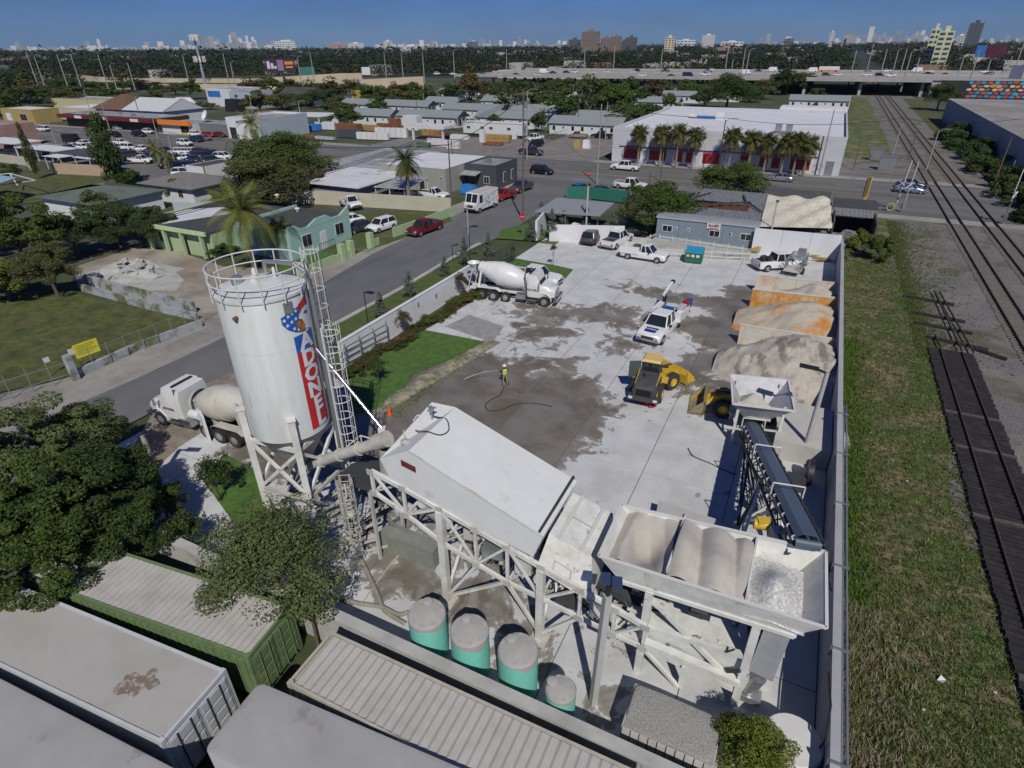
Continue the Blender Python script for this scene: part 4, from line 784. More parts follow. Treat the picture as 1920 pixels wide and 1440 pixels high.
for z,r in((14.25,.032),(13.75,.028)):
 pts=[(RR*math.cos(t),RR*math.sin(t),z)for t in np.linspace(0,2*math.pi,49)];g=MB();g.path(pts,r,6);part('guard_rail',g,TRIM,silo)
for k in range(14):t_=2*math.pi*k/14+.2;g=MB();g.tube((RR*math.cos(t_),RR*math.sin(t_),12.95),(RR*math.cos(t_),RR*math.sin(t_),14.25),.028,6);part('rail_post',g,TRIM,silo)
for(dx,dy,r,h,m)in((-.7,-.5,.24,.35,GALV),(-.1,-.15,.16,.3,SILO),(.15,.75,.07,.45,TRIM),(-.9,.6,.1,.3,TRIM)):g=MB();g.lathe([(r,0),(r,h),(r*.6,h+.08),(0,h+.09)],14,(dx,dy,13.35));part('roof_fitting',g,m,silo)
g=MB();g.path([(-.5,.9,13.5),(-.5,.9,14.0),(.9,1.2,14.0),(1.45,1.25,13.7),(1.55,1.3,12.5),(1.55,1.3,1.2)],.095,10);part('fill_pipe',g,GALV,silo)
ca=VA+R_(84);g=MB();g.path([((SR+.16)*math.cos(ca),(SR+.16)*math.sin(ca),13.3),((SR+.16)*math.cos(ca),(SR+.16)*math.sin(ca),5.5)],.13,10);part('dark_pipe',g,mat('dark_grey_pipe',(.12,.13,.14),.5),silo)
g=MB();a_=VA+R_(28);g.bb(-.2,.2,-.03,.02,0,.5);o=part('louvre_panel',g,GALV,silo);o.location=((SR+.02)*math.cos(a_),(SR+.02)*math.sin(a_),12.45);o.rotation_euler.z=a_+math.pi/2
g=MB();a_=VA-R_(38);g.tube(((SR-.02)*math.cos(a_),(SR-.02)*math.sin(a_),12.55),((SR+.16)*math.cos(a_),(SR+.16)*math.sin(a_),12.55),.09,10);part('stub_fitting',g,mat('rust_brown_fitting',(.12,.08,.04),.8),silo)
def cage_ladder(name,label,x,y,z0,z1,ang,m,hoopz=None,parent=None,w=.45):
 t=parent or thing(name,label,'ladder',(x,y,0));ox,oy=(x,y)if parent is None else(x,y)
 ux,uy=-math.sin(ang),math.cos(ang);nx,ny=math.cos(ang),math.sin(ang);wld=parent is None
 P=(lambda s,d,z:(x+ux*s+nx*d,y+uy*s+ny*d,z))
 for s in(-w/2,w/2):g=MB();g.beam(P(s,0,z0),P(s,0,z1),.07);part('ladder_rail',g,m,t,wld)
 for k,z in enumerate(np.arange(z0+.2,z1,.36)):g=MB();g.tube(P(-w/2,0,z),P(w/2,0,z),.018,5);part('rung',g,m,t,wld)
 hz=hoopz or z0+2.2
 for z in np.arange(hz,z1+.01,.85):
  g=MB();pts=[P(.36*math.sin(q),.12+.36-.36*math.cos(q),z)for q in np.linspace(-2.4+math.pi,2.4+math.pi,9)];pts=[P(-w/2,0,z)]+[P(.38*math.cos(q),.1+.62*math.sin(q),z)for q in np.linspace(math.pi-.1,.1,8)]+[P(w/2,0,z)];g.path(pts,.022,5);part('cage_hoop',g,m,t,wld)
 for q in np.linspace(math.pi-.2,.2,5):g=MB();g.beam(P(.38*math.cos(q),.1+.62*math.sin(q),hz),P(.38*math.cos(q),.1+.62*math.sin(q),z1),.035,.015);part('cage_strip',g,m,t,wld)
 return t
a_=VA+R_(102);cage_ladder('','',(SR+.2)*math.cos(a_),(SR+.2)*math.sin(a_),8.4,14.5,a_,TRIM,9.2,silo)
cage_ladder('caged_ladder','white caged ladder rising beside the silo with a mesh landing',-17.75,17.4,2.2,11.6,R_(35),TRIM,3.6)
cage_ladder('caged_ladder','short caged ladder under the silo between the lower braces',-16.3,15.7,.3,5.2,R_(-60),DUSTY,2.4)
BLU=mat('sign_blue',(.015,.10,.42),.45,var=.04,world=False);REDS=mat('sign_red',(.50,.02,.025),.45,var=.04,world=False);WHS=mat('sign_white',(.72,.73,.73),.45,var=.03,world=False);ORB=mat('beak_orange',(.55,.18,.03),.5,var=.3,scale=5,world=False,col2=(.08,.07,.03),mix=.45,scale2=3)
sign=bpy.data.objects.new('sign',None);COL.objects.link(sign);sign.parent=silo
ACEN=VA+R_(47)
import bmesh
def dense(me):
 b=bmesh.new();b.from_mesh(me);bmesh.ops.triangulate(b,faces=b.faces[:])
 for _ in range(4):
  e=[x for x in b.edges if abs(x.verts[0].co.x-x.verts[1].co.x)>.09]
  if e:bmesh.ops.subdivide_edges(b,edges=e,cuts=1,use_grid_fill=False);bmesh.ops.triangulate(b,faces=b.faces[:])
 b.to_mesh(me);b.free();return me
def wrap(me,off):
 for v in me.vertices:
  a=ACEN+v.co.x/SR;r=SR+off+v.co.z;zz=v.co.y;v.co=(r*math.cos(a),r*math.sin(a),zz)
 me.update();return me
def flatpoly(pts,seg=10):
 """outline in (u,v) subdivided into thin columns so that it bends round the shell"""
 us=[p[0]for p in pts];u0,u1=min(us),max(us);vs=[];fs=[]
 def span(u):
  ys=[]
  for i in range(len(pts)):
   (x0,y0),(x1,y1)=pts[i],pts[(i+1)%len(pts)]
   if(x0-u)*(x1-u)<=0 and x0!=x1:ys.append(y0+(y1-y0)*(u-x0)/(x1-x0))
  return(min(ys),max(ys))if ys else(0,0)
 for i in range(seg+1):u=u0+(u1-u0)*min(max(i/seg,1e-4),1-1e-4);a,b=span(u);vs+=[(u,a,0),(u,b,0)]
 for i in range(seg):fs.append((2*i,2*i+2,2*i+3,2*i+1))
 me=bpy.data.meshes.new('panel');me.from_pydata(vs,[],fs);return me
def signpart(name,me,m,off):me=wrap(me,off);me.materials.clear();me.materials.append(m);o=bpy.data.objects.new(name,me);COL.objects.link(o);o.parent=sign;return o
HW=.62;ZB,ZT=6.62,11.35;LH=(ZT-ZB)/6
for i,ch in enumerate('ADONEL'):
 z1=ZT-i*LH;signpart('letter_panel',flatpoly([(-HW,z1-LH),(HW,z1-LH),(HW,z1),(-HW,z1)]),BLU if i==0 else REDS,.012)
 me=dense(text_mesh(ch,1.04,.003,.04))
 for v in me.vertices:v.co.x*=1.12;v.co.y+=z1-LH/2
 signpart('letter',me,WHS,.03)
shield=[(-1.0,12.35),(-1.0,12.05),(-.8,11.75),(-.45,11.52),(-.2,11.45),(.05,11.5),(.05,12.62),(-.4,12.55)]
signpart('shield_field',flatpoly(shield,14),BLU,.012)
signpart('shield_stripe',flatpoly([(-.1,12.20),(-.1,12.64),(.66,12.95),(.66,12.45)],8),REDS,.014)
signpart('eagle_head',flatpoly([(-.25,11.95),(-.12,12.22),(.15,12.42),(.45,12.46),(.62,12.3),(.66,11.6),(.4,11.42),(.1,11.5),(-.02,11.75)],14),WHS,.018)
signpart('eagle_beak',flatpoly([(-.38,11.92),(-.22,12.08),(.0,11.98),(.12,11.7),(.08,11.36),(-.12,11.42),(-.32,11.68)],10),ORB,.022)
signpart('eagle_brow',flatpoly([(.12,12.15),(.3,12.28),(.5,12.2),(.42,12.05),(.25,12.14)],8),BLU,.023)
def star(cx,cy,r):
 vs=[];
 for k in range(10):q=math.pi/2+k*math.pi/5;rr=r if k%2==0 else r*.42;vs.append((cx+rr*math.cos(q),cy+rr*math.sin(q),0))
 me=bpy.data.meshes.new('star');me.from_pydata(vs+[(cx,cy,0)],[],[(k,(k+1)%10,10)for k in range(10)]);return me
for cx,cy in((-.88,12.2),(-.68,12.33),(-.48,12.4),(-.28,12.45),(-.78,11.95),(-.56,12.05),(-.34,12.12),(-.5,11.72),(-.3,11.62)):signpart('star',star(cx,cy,.1),WHS,.02)
#  BATCH PLANT
bp=thing('batch_plant','large white inclined batch plant cover on a lattice truss with legs','batch plant',(-9,15.4,0))
Y0,Y1=15.3,18.9
cn=[(-13.7,7.2),(-12.15,8.12),(-6.30,5.98),(-6.72,4.72),(-13.2,6.1)];cf=[(-13.4,8.05),(-12.15,8.12),(-6.30,5.98),(-6.72,4.72),(-13.1,6.6)]
g=MB();g.add([(x,Y0,z)for x,z in cn]+[(x,Y1,z)for x,z in cf],[tuple(range(5)),tuple(range(9,4,-1))]+[(i,5+i,5+(i+1)%5,(i+1)%5)for i in range(5)]);part('cover',g,mat('cover_white_sheet',(.69,.71,.70),.5,var=.035,scale=1.5,col2=(.645,.645,.61),mix=.42,soft=.22,scale2=.35,third=((.56,.54,.48),1.1,.70,.08)),bp,True)
g=MB();g.beam((-12.15,Y0-.02,8.13),(-6.3,Y0-.02,5.99),.05,.05);part('edge_trim',g,PLANT,bp,True)
g=MB();g.beam((-12.75,17.9,7.9),(-12.75,17.9,8.6),.06);g.beam((-13,17.9,8.5),(-12.5,17.9,8.55),.05);g.lathe([(.12,0),(.12,.12),(0,.13)],10,(-12.75,17.9,8.35));part('vent_valve',g,GALV,bp,True)
pts=[(-13.2,17.2,7.62),(-12.8,16.9,7.88),(-12.2,16.7,8.15),(-11.7,16.9,8.0),(-11.6,17.4,7.97),(-12.0,17.9,8.1),(-12.5,17.95,8.05),(-12.75,17.9,8.1)]
pts=[Vector(p)for p in pts];Q=[]
for i in range(len(pts)-1):
 a0,a1,a2,a3=pts[max(i-1,0)],pts[i],pts[i+1],pts[min(i+2,len(pts)-1)]
 for u in(0,.25,.5,.75):Q.append(.5*((2*a1)+(a2-a0)*u+(2*a0-5*a1+4*a2-a3)*u*u+(3*a1-a0-3*a2+a3)*u**3))
g=MB();g.path(Q+[pts[-1]],.025,6);part('air_hose',g,BLACK,bp,True)
g=MB();g.lathe([(.22,0),(.22,.03),(.08,.05),(0,.1)],14,(-13.0,16.2,7.72));part('round_hatch',g,DUSTY,bp,True)
g=MB();g.add([(-12.6,Y0-.03,7.25),(-11.9,Y0-.03,7.1),(-11.9,Y0-.03,7.4),(-12.6,Y0-.03,7.55)],[(0,1,2,3)]);part('name_plate',g,mat('maroon_plate',(.14,.03,.03),.5,var=.4,scale=9),bp,True)
for a,b in(((-13.6,19.0,7.3),(-13.2,18.2,7.9)),((-13.9,17.6,7.2),(-13.3,16.6,7.6)),((-14.1,18.3,7.2),(-13.5,18.6,7.5))):g=MB();g.path([a,((a[0]+b[0])/2-.15,(a[1]+b[1])/2,(a[2]+b[2])/2+.1),b],.03);part('cable',g,TRIM,bp,True)
g=MB();g.hexa([(-6.6,15.35,4.1),(-4.3,15.35,3.35),(-4.5,18.8,3.4),(-6.6,18.8,4.1)],[(-6.34,16.0,5.50),(-4.56,16.0,5.0),(-4.6,18.8,4.92),(-6.4,18.8,5.4)]);mh=part('mid_cover',g,PLANT,bp,True)
for x in(-5.95,-5.0):
 z=5.5-(x+6.34)*.281;g=MB();g.beam((x,16.0,z+.03),(x,18.8,z-.03),.1,.08);part('rib',g,TRIM,bp,True)
g=MB();g.beam((-5.95,17.4,5.4),(-5.0,17.4,5.13),.03,.03);part('rib',g,DUSTY,bp,True)
for a,b in(((-5.9,15.62,4.62),(-5.2,15.62,4.4)),((-5.2,15.62,4.4),(-5.2,15.43,3.9)),((-5.9,15.62,4.62),(-5.9,15.43,4.12))):g=MB();g.beam((a[0],a[1]-.04,a[2]),(b[0],b[1]-.04,b[2]),.025);part('hatch_edge',g,DUSTY,bp,True)
g=MB();g.beam((-6.5,15.3,6.0),(-6.5,19,6.05),.1,.16);part('end_frame',g,DARKST,bp,True)
def topz(x):return 5.55-(x+10.93)*.268
for Yt in(15.32,18.6):
 nodes=[-14.3,-12.7,-10.93,-9.3,-7.85,-6.36,-4.7,-3.3,-2.1]
 T=[Vector((x,Yt,min(topz(x),6.35)))for x in nodes]
 Bz=[5.2,4.55,3.65,3.15,2.75,2.55,2.3,2.1,2.0]
 Bn=[Vector((x,Yt,z))for x,z in zip(nodes,Bz)]
 for k in range(8):
  g=MB();g.beam(T[k],T[k+1],.16,.2);part('chord',g,PLANT,bp,True);g=MB();g.beam(Bn[k],Bn[k+1],.13,.16);part('chord',g,PLANT,bp,True)
  g=MB();p,q=(T[k],Bn[k+1])if k%2==0 else(Bn[k],T[k+1]);g.beam(p,q,.1);part('diagonal',g,PLANT,bp,True)
 for k in range(9):
  g=MB();g.beam(T[k],Bn[k],.12);part('upright',g,PLANT,bp,True)
  for q in(T[k],Bn[k]):g=MB();g.box((q.x,q.y-.09,q.z),(.34,.02,.3));part('gusset',g,DUSTY,bp,True)
for k,x in enumerate(nodes):
 g=MB();g.beam((x,15.4,Bz[k]),(x,18.5,Bz[k]),.1);part('cross_beam',g,PLANT,bp,True)
 if k<8:g=MB();g.beam((x,15.4,Bz[k]),(nodes[k+1],18.5,Bz[k+1]),.07);part('cross_brace',g,DUSTY,bp,True)
for Yt in(15.3,18.65):
 for x,zt in((-10.93,5.45),(-6.36,4.2)):
  g=MB();g.beam((x,Yt,0),(x,Yt,zt),.3,.3);part('leg',g,PLANT,bp,True);g=MB();g.box((x,Yt,.08),(.75,.75,.12));part('foot_plate',g,DUSTY,bp,True)
 for a,b in(((-10.8,Yt,.5),(-8.0,Yt,2.7)),((-10.8,Yt,.6),(-9.3,Yt,3.1)),((-6.4,Yt,.5),(-7.85,Yt,2.7)),((-6.3,Yt,.5),(-4.7,Yt,2.3))):g=MB();g.beam(a,b,.13);part('brace',g,PLANT,bp,True)
for x in(-10.93,-6.36):
 g=MB();g.beam((x,15.4,.6),(x,18.6,4.2),.12);part('brace',g,PLANT,bp,True);g=MB();g.beam((x,18.6,.6),(x,15.4,4.2),.12);part('brace',g,DUSTY,bp,True)
g=MB();g.path([(-12.2,15.9,4.9),(-12.0,15.9,5.3),(-11.4,16.0,5.2),(-11.1,16.1,4.7),(-11.2,16.1,3.9)],.28,12);part('duct',g,PLANT,bp,True)
g=MB();g.lathe([(.0,0),(.35,.15),(1.15,1.5),(1.15,2.3)],20,(-11.9,17.0,2.9));part('weigh_hopper',g,DUSTY,bp,True)
g=MB();g.beam((-12.6,17,5.8),(-2.0,17,2.35),1.0,.3);part('belt',g,mat('belt_rubber',(.05,.055,.06),.6),bp,True)
for k in range(22):
 x=-11.8+k*.44;z=5.45-(k*.44)*.322;g=MB();g.beam((x,16.35,z-.12),(x,17.65,z-.12),.07);part('idler',g,DARKST,bp,True)
for(x,y,z,s,m)in((-8.8,15.9,3.6,(.9,.5,.5),GALV),(-7.4,16.0,3.4,(.7,.6,.7),DUSTY),(-5.4,15.7,2.6,(.8,.5,.5),DARKST),(-4.2,15.9,2.5,(.5,.5,.6),GALV),(-3.6,16.2,2.2,(.7,.5,.5),DUSTY),(-12.9,16.4,5.6,(.9,.9,.7),DUSTY),(-9.9,16.6,3.7,(1.1,.8,.6),DUSTY)):g=MB();g.box((x,y,z),s,.2);part('machinery',g,m,bp,True)
for(x,y,z)in((-5.6,15.6,2.2),(-3.9,15.6,1.7),(-1.2,16.0,1.7)):g=MB();g.tube((x,y,z),(x+.5,y,z-.05),.2,12);g.tube((x+.5,y,z-.05),(x+.62,y,z-.06),.12,10);part('motor',g,GALV,bp,True)
for k in range(60):
 x=random.uniform(-10,-2.5);zb=topz(x)-random.uniform(1.0,2.2);g=MB();g.beam((x,random.uniform(15.6,18),zb),(x+random.uniform(-.9,.9),random.uniform(15.6,18),zb+random.uniform(-.6,.7)),random.uniform(.05,.12));part('bracket',g,random.choice([PLANT,DUSTY,GALV,DARKST]),bp,True)
sc_=thing('screw_conveyor','dusty white screw conveyor tube from the silo cone up to the batch plant','screw conveyor',(-17.2,16.8,0))
g=MB();g.tube((-20.0,16.8,3.7),(-14.9,16.8,6.72),.27,16);part('tube',g,DUSTY,sc_,True)
g=MB();g.tube((-15.1,16.8,6.65),(-14.45,16.8,7.05),.38,18);part('end_housing',g,DUSTY,sc_,True)
g=MB();g.lathe([(.42,0),(.36,1.1),(.32,1.5)],16,(-14.55,16.75,5.1));part('sleeve',g,mat('dusty_canvas',(.34,.33,.3),.95),sc_,True)
for f_ in(.25,.5,.75):p=Vector((-20,16.8,3.7)).lerp(Vector((-14.9,16.8,6.72)),f_);g=MB();d=Vector((5.1,0,3.02)).normalized()*.04;g.tube(p-d,p+d,.33,16);part('flange',g,DUSTY,sc_,True)
g=MB();g.tube((-18.35,17.45,10.35),(-14.85,17.0,7.35),.075,10);q=solo('diagonal_pipe',g,mat('bright_metal_pipe',(.75,.76,.78),.18,.95,0),'shiny straight pipe slanting from the silo ladder to the plant cover','pipe')
g=MB();g.box((-14.85,17.0,7.3),(.32,.3,.2),.5);g.beam((-14.85,17,7.2),(-14.5,16.9,6.5),.1);solo('pipe_bracket',g,TRIM,'small white bracket at the foot of the shiny slanting pipe','bracket')
pf=thing('service_platform','small service platform with handrails among the silo braces','platform',(-16,17,0))
g=MB();g.bb(-17.3,-15.2,16.0,18.2,4.35,4.42);part('deck',g,DARKST,pf,True)
for x,y in((-17.3,18.2),(-16.25,18.2),(-15.2,18.2),(-15.2,17.1),(-17.3,17.1)):g=MB();g.tube((x,y,4.4),(x,y,5.5),.03,6);part('rail_post',g,TRIM,pf,True)
for a,b in(((-17.3,18.2),(-15.2,18.2)),((-15.2,18.2),(-15.2,17.1)),((-17.3,18.2),(-17.3,17.1))):
 for z in(5.5,4.95):g=MB();g.tube((*a,z),(*b,z),.03,6);part('guard_rail',g,TRIM,pf,True)
for x,y in((-17.2,16.1),(-15.3,16.1),(-15.3,18.1),(-17.2,18.1)):g=MB();g.beam((x,y,0),(x,y,4.35),.14);part('post',g,DUSTY,pf,True)
g=MB()
for k in range(26):
 a=random.uniform(0,6.28);x,y=-19.3+random.uniform(-1.8,2.6),16.2+random.uniform(-1.8,1.4);L=random.uniform(1.2,2.8);g.beam((x,y,.1+k*.03),(x+L*math.cos(.6+.4*a/6),y+L*math.sin(.6+.4*a/6),.3+k*.035+random.uniform(0,.8)),.1)
tag(solo('scrap_steel',g,DUSTY,'jumbled dusty steel lengths heaped between the silo legs','scrap steel'),kind='stuff')
g=MB();g.box((-16.9,14.9,.55),(1.9,1.5,1.0),.3);solo('concrete_block',g,CONC,'rough concrete block by the foot of the right silo leg','block')
g=MB();n=14;vs=[];c0,c1,c2=W(733,1012),W(790,1030),W(838,1040)
for i in range(n+1):
 t_=i/n;p=(1-t_)**2*c0+2*t_*(1-t_)*(c1+Vector((.1,-.7,0)))+t_*t_*c2;vs+=[(p.x,p.y,.03),(p.x,p.y,1.35+.1*math.sin(t_*5)),(p.x,p.y+.06,1.35+.1*math.sin(t_*5)),(p.x,p.y+.06,.03)]
g.add(vs,[(4*i+k,4*i+4+k,4*i+4+(k+1)%4,4*i+(k+1)%4)for i in range(n)for k in range(4)],True);g.bb(min(c0.x,c2.x),max(c0.x,c2.x),16.6,17.2,.04,1.2)
solo('steel_trough',g,mat('grey_green_steel',(.22,.235,.21),.7,var=.15),'curved grey steel skirt standing on the wet floor under the plant','trough')
HOSE=mat('dusty_hose',(.27,.255,.22),.8,var=.15)
def hose(name,label,pts,r,m,z=.1,cat='hose'):
 P=[W(x,y,z)for x,y in pts];Q=[]
 for i in range(len(P)-1):
  p0,p1,p2,p3=P[max(i-1,0)],P[i],P[i+1],P[min(i+2,len(P)-1)]
  for t_ in np.linspace(0,1,6,endpoint=False):Q.append(.5*((2*p1)+(-p0+p2)*t_+(2*p0-5*p1+4*p2-p3)*t_**2+(-p0+3*p1-3*p2+p3)*t_**3))
 Q.append(P[-1]);g=MB();g.path(Q,r,7);return solo(name,g,m,label,cat)
hose('hose','thick dusty hose crossing the wet floor towards the teal tanks',[(700,948),(682,985),(672,1030),(690,1075),(706,1110),(722,1145),(760,1170)],.11,HOSE)
hose('hose','second dusty hose running along the low wall to the first teal tank',[(620,1112),(665,1130),(715,1138),(745,1152),(765,1148)],.1,HOSE,.12)
hose('hose','thin pale hose lying straight across the wet floor',[(770,1020),(735,1055),(690,1115),(670,1145)],.035,DUSTY,.08)
hose('hose','looped hose beside the concrete block',[(728,935),(700,950),(690,985),(712,1000),(735,980),(760,965)],.09,mat('dark_hose',(.1,.09,.085),.8),.15)
hose('wash_hose','long thin black hose trailing from the worker across the yard',[(946,724),(938,740),(920,750),(910,760),(918,770),(940,768),(965,758),(1000,756),(1035,762)],.028,BLACK,.07)
hose('cable','black cable looping on the slab below the charging hopper',[(1290,840),(1300,855),(1330,868),(1355,880),(1380,890)],.03,BLACK,.07,'cable')
#  AGGREGATE BINS
bn=thing('aggregate_bins','wide white three-bay aggregate bin on a braced steel frame','aggregate bin',(-.4,17.4,0))
RZ,FZ=5.82,4.8
RIMP=[Vector((-4.15,15.42,RZ)),Vector((3.40,15.62,RZ)),Vector((3.30,19.2,RZ)),Vector((-4.2,18.45,RZ))]
FLP=[Vector((-3.40,15.62,FZ)),Vector((2.66,15.85,FZ)),Vector((2.62,18.8,FZ)),Vector((-3.4,18.5,FZ))]
cen=Vector((-.4,17.3,0))
def shrink(p,k):d=(p-cen);d.z=0;return p-d.normalized()*k
for i in range(4):
 j=(i+1)%4;a,b,c,d=RIMP[i],RIMP[j],FLP[j],FLP[i];g=MB();g.hexa([d,c,shrink(c,.07),shrink(d,.07)],[a,b,shrink(b,.07),shrink(a,.07)]);part('bin_wall',g,PLANT,bn,True)
 g=MB();g.beam(a+Vector((0,0,.0)),b,.1,.08);part('rim',g,TRIM,bn,True)
 g=MB();g.beam(d-Vector((0,0,.08)),c-Vector((0,0,.08)),.14,.16);part('flange',g,PLANT,bn,True)
g=MB();g.hexa([p-Vector((0,0,.02))for p in FLP],[p+Vector((0,0,.03))for p in FLP]);part('bin_floor',g,DARKST,bn,True)
XA,XB=-1.75,.95
for X in(XA,XB):g=MB();g.bb(X-.035,X+.035,15.85,18.9,FZ+.03,RZ+.03);part('divider',g,PLANT,bn,True)
g=MB();g.hexa([(-1.75,15.75,FZ+.1),(-1.68,15.75,FZ+.1),(-1.68,18.7,FZ+.1),(-1.75,18.7,FZ+.1)],[(-1.85,15.6,RZ),(-1.78,15.6,RZ),(-1.78,19,RZ),(-1.85,19,RZ)]);part('divider',g,DARKST,bn,True)
SANDB=mat('bin_sand',(.46,.43,.38),.95,var=.07,scale=3,bump=.008,bscale=24,col2=(.41,.385,.335),mix=.4,scale2=1.3)
WGRAV=mat('white_gravel',(.52,.52,.51),.95,var=.5,scale=9,bump=.03,bscale=16)
def fill(x0,x1,zb,seed,m,low=False):
 n=40;u=np.linspace(0,1,n);U,V_=np.meshgrid(u,u);rg=np.random.default_rng(seed);ph=rg.uniform(0,6,4)
 Z=zb+.20*np.sin(U*5+ph[0])*np.sin(V_*3.3+ph[1])+.16*np.abs(np.sin(U*7+V_*1.5+ph[2]))-.7*np.abs(V_-.5)**1.5-.10
 if low:Z=zb+.75*np.exp(-((U-.42)**2/.09+(V_-.45)**2/.11))-.25
 elif seed==3:Z=zb+.12-.75*np.exp(-((U-.62)**2/.10+(V_-.42)**2/.16))+.06*np.abs(np.sin(U*11+V_*5));Z=np.minimum(Z,zb+.1-1.1*np.maximum(0,.22-U))
 else:Z=zb+.05+.34*np.abs(np.sin(U*6.6+V_*.9+.5))-.9*np.abs(V_-.55)**2-.05*np.sin(V_*9+U*3)-1.6*np.maximum(0,U-.86)
 X=x0+(x1-x0)*U;Y=15.68+2.95*V_;v=np.stack([X,Y,Z],-1).reshape(-1,3);i=np.arange(n*n).reshape(n,n);f=np.stack([i[:-1,:-1],i[:-1,1:],i[1:,1:],i[1:,:-1]],-1).reshape(-1,4)
 me=npmesh('fill',v,f,True);me.materials.append(m);return me
for k,(x0,x1,zb,m,lo,lab)in enumerate(((-3.95,XA-.10,5.62,SANDB,False,'smooth fine sand filling the left bay of the aggregate bin'),(XA+.04,XB-.04,5.72,SANDB,False,'grooved sand heaped in the middle bay of the aggregate bin'),(XB+.04,2.9,5.3,WGRAV,True,'low heap of white gravel in the right bay of the aggregate bin'))):
 o=bpy.data.objects.new(('sand_fill','sand_fill','gravel_fill')[k],fill(x0,x1,zb,k+3,m,lo));COL.objects.link(o);tag(o,lab,('sand','sand','gravel')[k])
for x,y in((1.5,15.9),(-2.2,15.7),(1.5,18.6),(-2.2,18.4),(2.5,17.2)):
 g=MB();g.beam((x,y,0),(x,y,FZ-.1),.28,.28);part('leg',g,PLANT,bn,True)
for a,b,w in(((-2.2,15.7,2.7),(1.5,15.9,2.9),.2),((-2.2,15.75,4.3),(1.4,15.95,1.1),.16),((-2.2,15.75,1.6),(1.5,15.95,.9),.26),((-3.3,15.6,2.0),(1.45,15.8,1.5),.3),((1.5,15.9,1.5),(2.5,17.2,.3),.12),((-2.1,15.8,1.3),(-.6,15.6,.2),.14),((-.5,15.7,1.4),(-.5,15.7,.1),.2),((-2.2,18.4,2.7),(1.5,18.6,2.7),.18),((1.5,15.9,3.6),(1.5,18.6,.8),.14),((-2.2,15.7,3.6),(-2.2,18.4,.8),.14),((-2.2,18.4,4.2),(1.5,18.6,.8),.14),((2.5,17.2,3.9),(1.5,15.9,.4),.1)):g=MB();g.beam(a,b,w,w);part('brace',g,PLANT,bn,True)
for k,x in enumerate((-2.6,-.4,1.7)):
 g=MB();g.lathe([(.28,0),(.95,.95),(1.1,1.1)],4,(x,17.2,3.45));part('bay_chute',g,DUSTY,bn,True);g=MB();g.box((x,16.9,3.35),(.8,.7,.3));part('gate',g,DARKST,bn,True)
 g=MB();g.tube((x-.3,16.1,4.05),(x+.3,16.1,4.05),.09,10);part('air_cylinder',g,DARKST,bn,True)
g=MB();g.hexa([(-2.9,16.0,1.7),(1.2,16.1,1.5),(1.2,17.8,1.5),(-2.9,17.8,1.7)],[(-2.9,15.9,2.7),(1.9,16.0,2.7),(1.9,18.0,2.7),(-2.9,18.0,2.7)]);part('weigh_batcher',g,PLANT,bn,True)
g=MB();g.hexa([(-4.8,16.4,1.9),(1.6,16.5,.9),(1.6,17.6,.9),(-4.8,17.6,1.9)],[(-4.8,16.3,2.05),(1.6,16.3,1.05),(1.6,17.7,1.05),(-4.8,17.7,2.05)]);part('belt',g,DUSTY,bn,True)
g=MB();g.hexa([(1.65,15.9,2.2),(2.5,15.95,2.0),(2.5,16.02,2.0),(1.65,15.97,2.2)],[(1.75,15.95,4.5),(2.6,16.0,4.5),(2.6,16.07,4.5),(1.75,16.02,4.5)]);part('side_sheet',g,mat('grey_primer_sheet',(.30,.31,.32),.7),bn,True)
g=MB();g.tube((1.85,16.3,.7),(2.1,16.3,1.6),.28,12);g.box((2.0,16.3,1.9),(.5,.4,.4));g.box((1.95,16.2,.5),(.8,.5,.3));part('gear_motor',g,GALV,bn,True)
for k in range(46):x=random.uniform(-3.2,1.2);g=MB();z=1.6+random.uniform(-.6,1.5);y=random.uniform(15.7,17.4);g.beam((x,y,z),(x+random.uniform(-.5,.5),y+random.uniform(-.3,.3),z+random.uniform(-.5,.5)),random.uniform(.05,.14));part('bracket',g,random.choice([PLANT,DUSTY,DARKST,GALV]),bn,True)
#  CHARGING HOPPER AND BELT
ch=thing('charging_hopper','pale steel charging hopper with open flared top beside the loader','hopper',(0,33.5,0))
HZ=3.15;T_=[W(1374,757,HZ),W(1490,771,HZ),W(1478,713,HZ),W(1370,703,HZ)];cc=sum(T_,Vector())/4
Bt=[(p-cc)*.38+Vector((cc.x-.1,cc.y-.3,1.75))for p in T_]
HG=mat('worn_hopper_steel',(.45,.46,.48),.6,.1,var=.12,scale=1.5,col2=(.34,.345,.36),mix=.45,scale2=.6)
def shr(p,k):d=(cc-p);d.z=0;return p+d.normalized()*k
for i in range(4):
 j=(i+1)%4;g=MB();g.hexa([Bt[i],Bt[j],shr(Bt[j],.05),shr(Bt[i],.05)],[T_[i],T_[j],shr(T_[j],.06),shr(T_[i],.06)]);part('hopper_wall',g,HG,ch,True);g=MB();g.beam(T_[i],T_[j],.1,.12);part('rim',g,TRIM,ch,True)
g=MB();g.hexa(Bt,[p+Vector((0,0,.1))for p in Bt]);part('feed_opening',g,SANDB,ch,True)
o=bpy.data.objects.new('residue',mound('residue',cc.x-.35,cc.y+.1,1.25,1.35,1.0,SANDB,seed=5,z0=1.9));COL.objects.link(o);tag(o,'light sand left in the mouth of the charging hopper','sand')
for p,q in((T_[0],Bt[0]),(T_[1],Bt[1]),(T_[2],Bt[2]),(T_[3],Bt[3])):
 m_=p.lerp(cc,.25);g=MB();g.beam((m_.x,m_.y,0),(m_.x,m_.y,HZ-.1),.16);part('leg',g,PLANT,ch,True)
for i in range(4):a,b=T_[i].lerp(cc,.25),T_[(i+1)%4].lerp(cc,.25);g=MB();g.beam((a.x,a.y,1.3),(b.x,b.y,1.3),.1);part('brace',g,PLANT,ch,True)
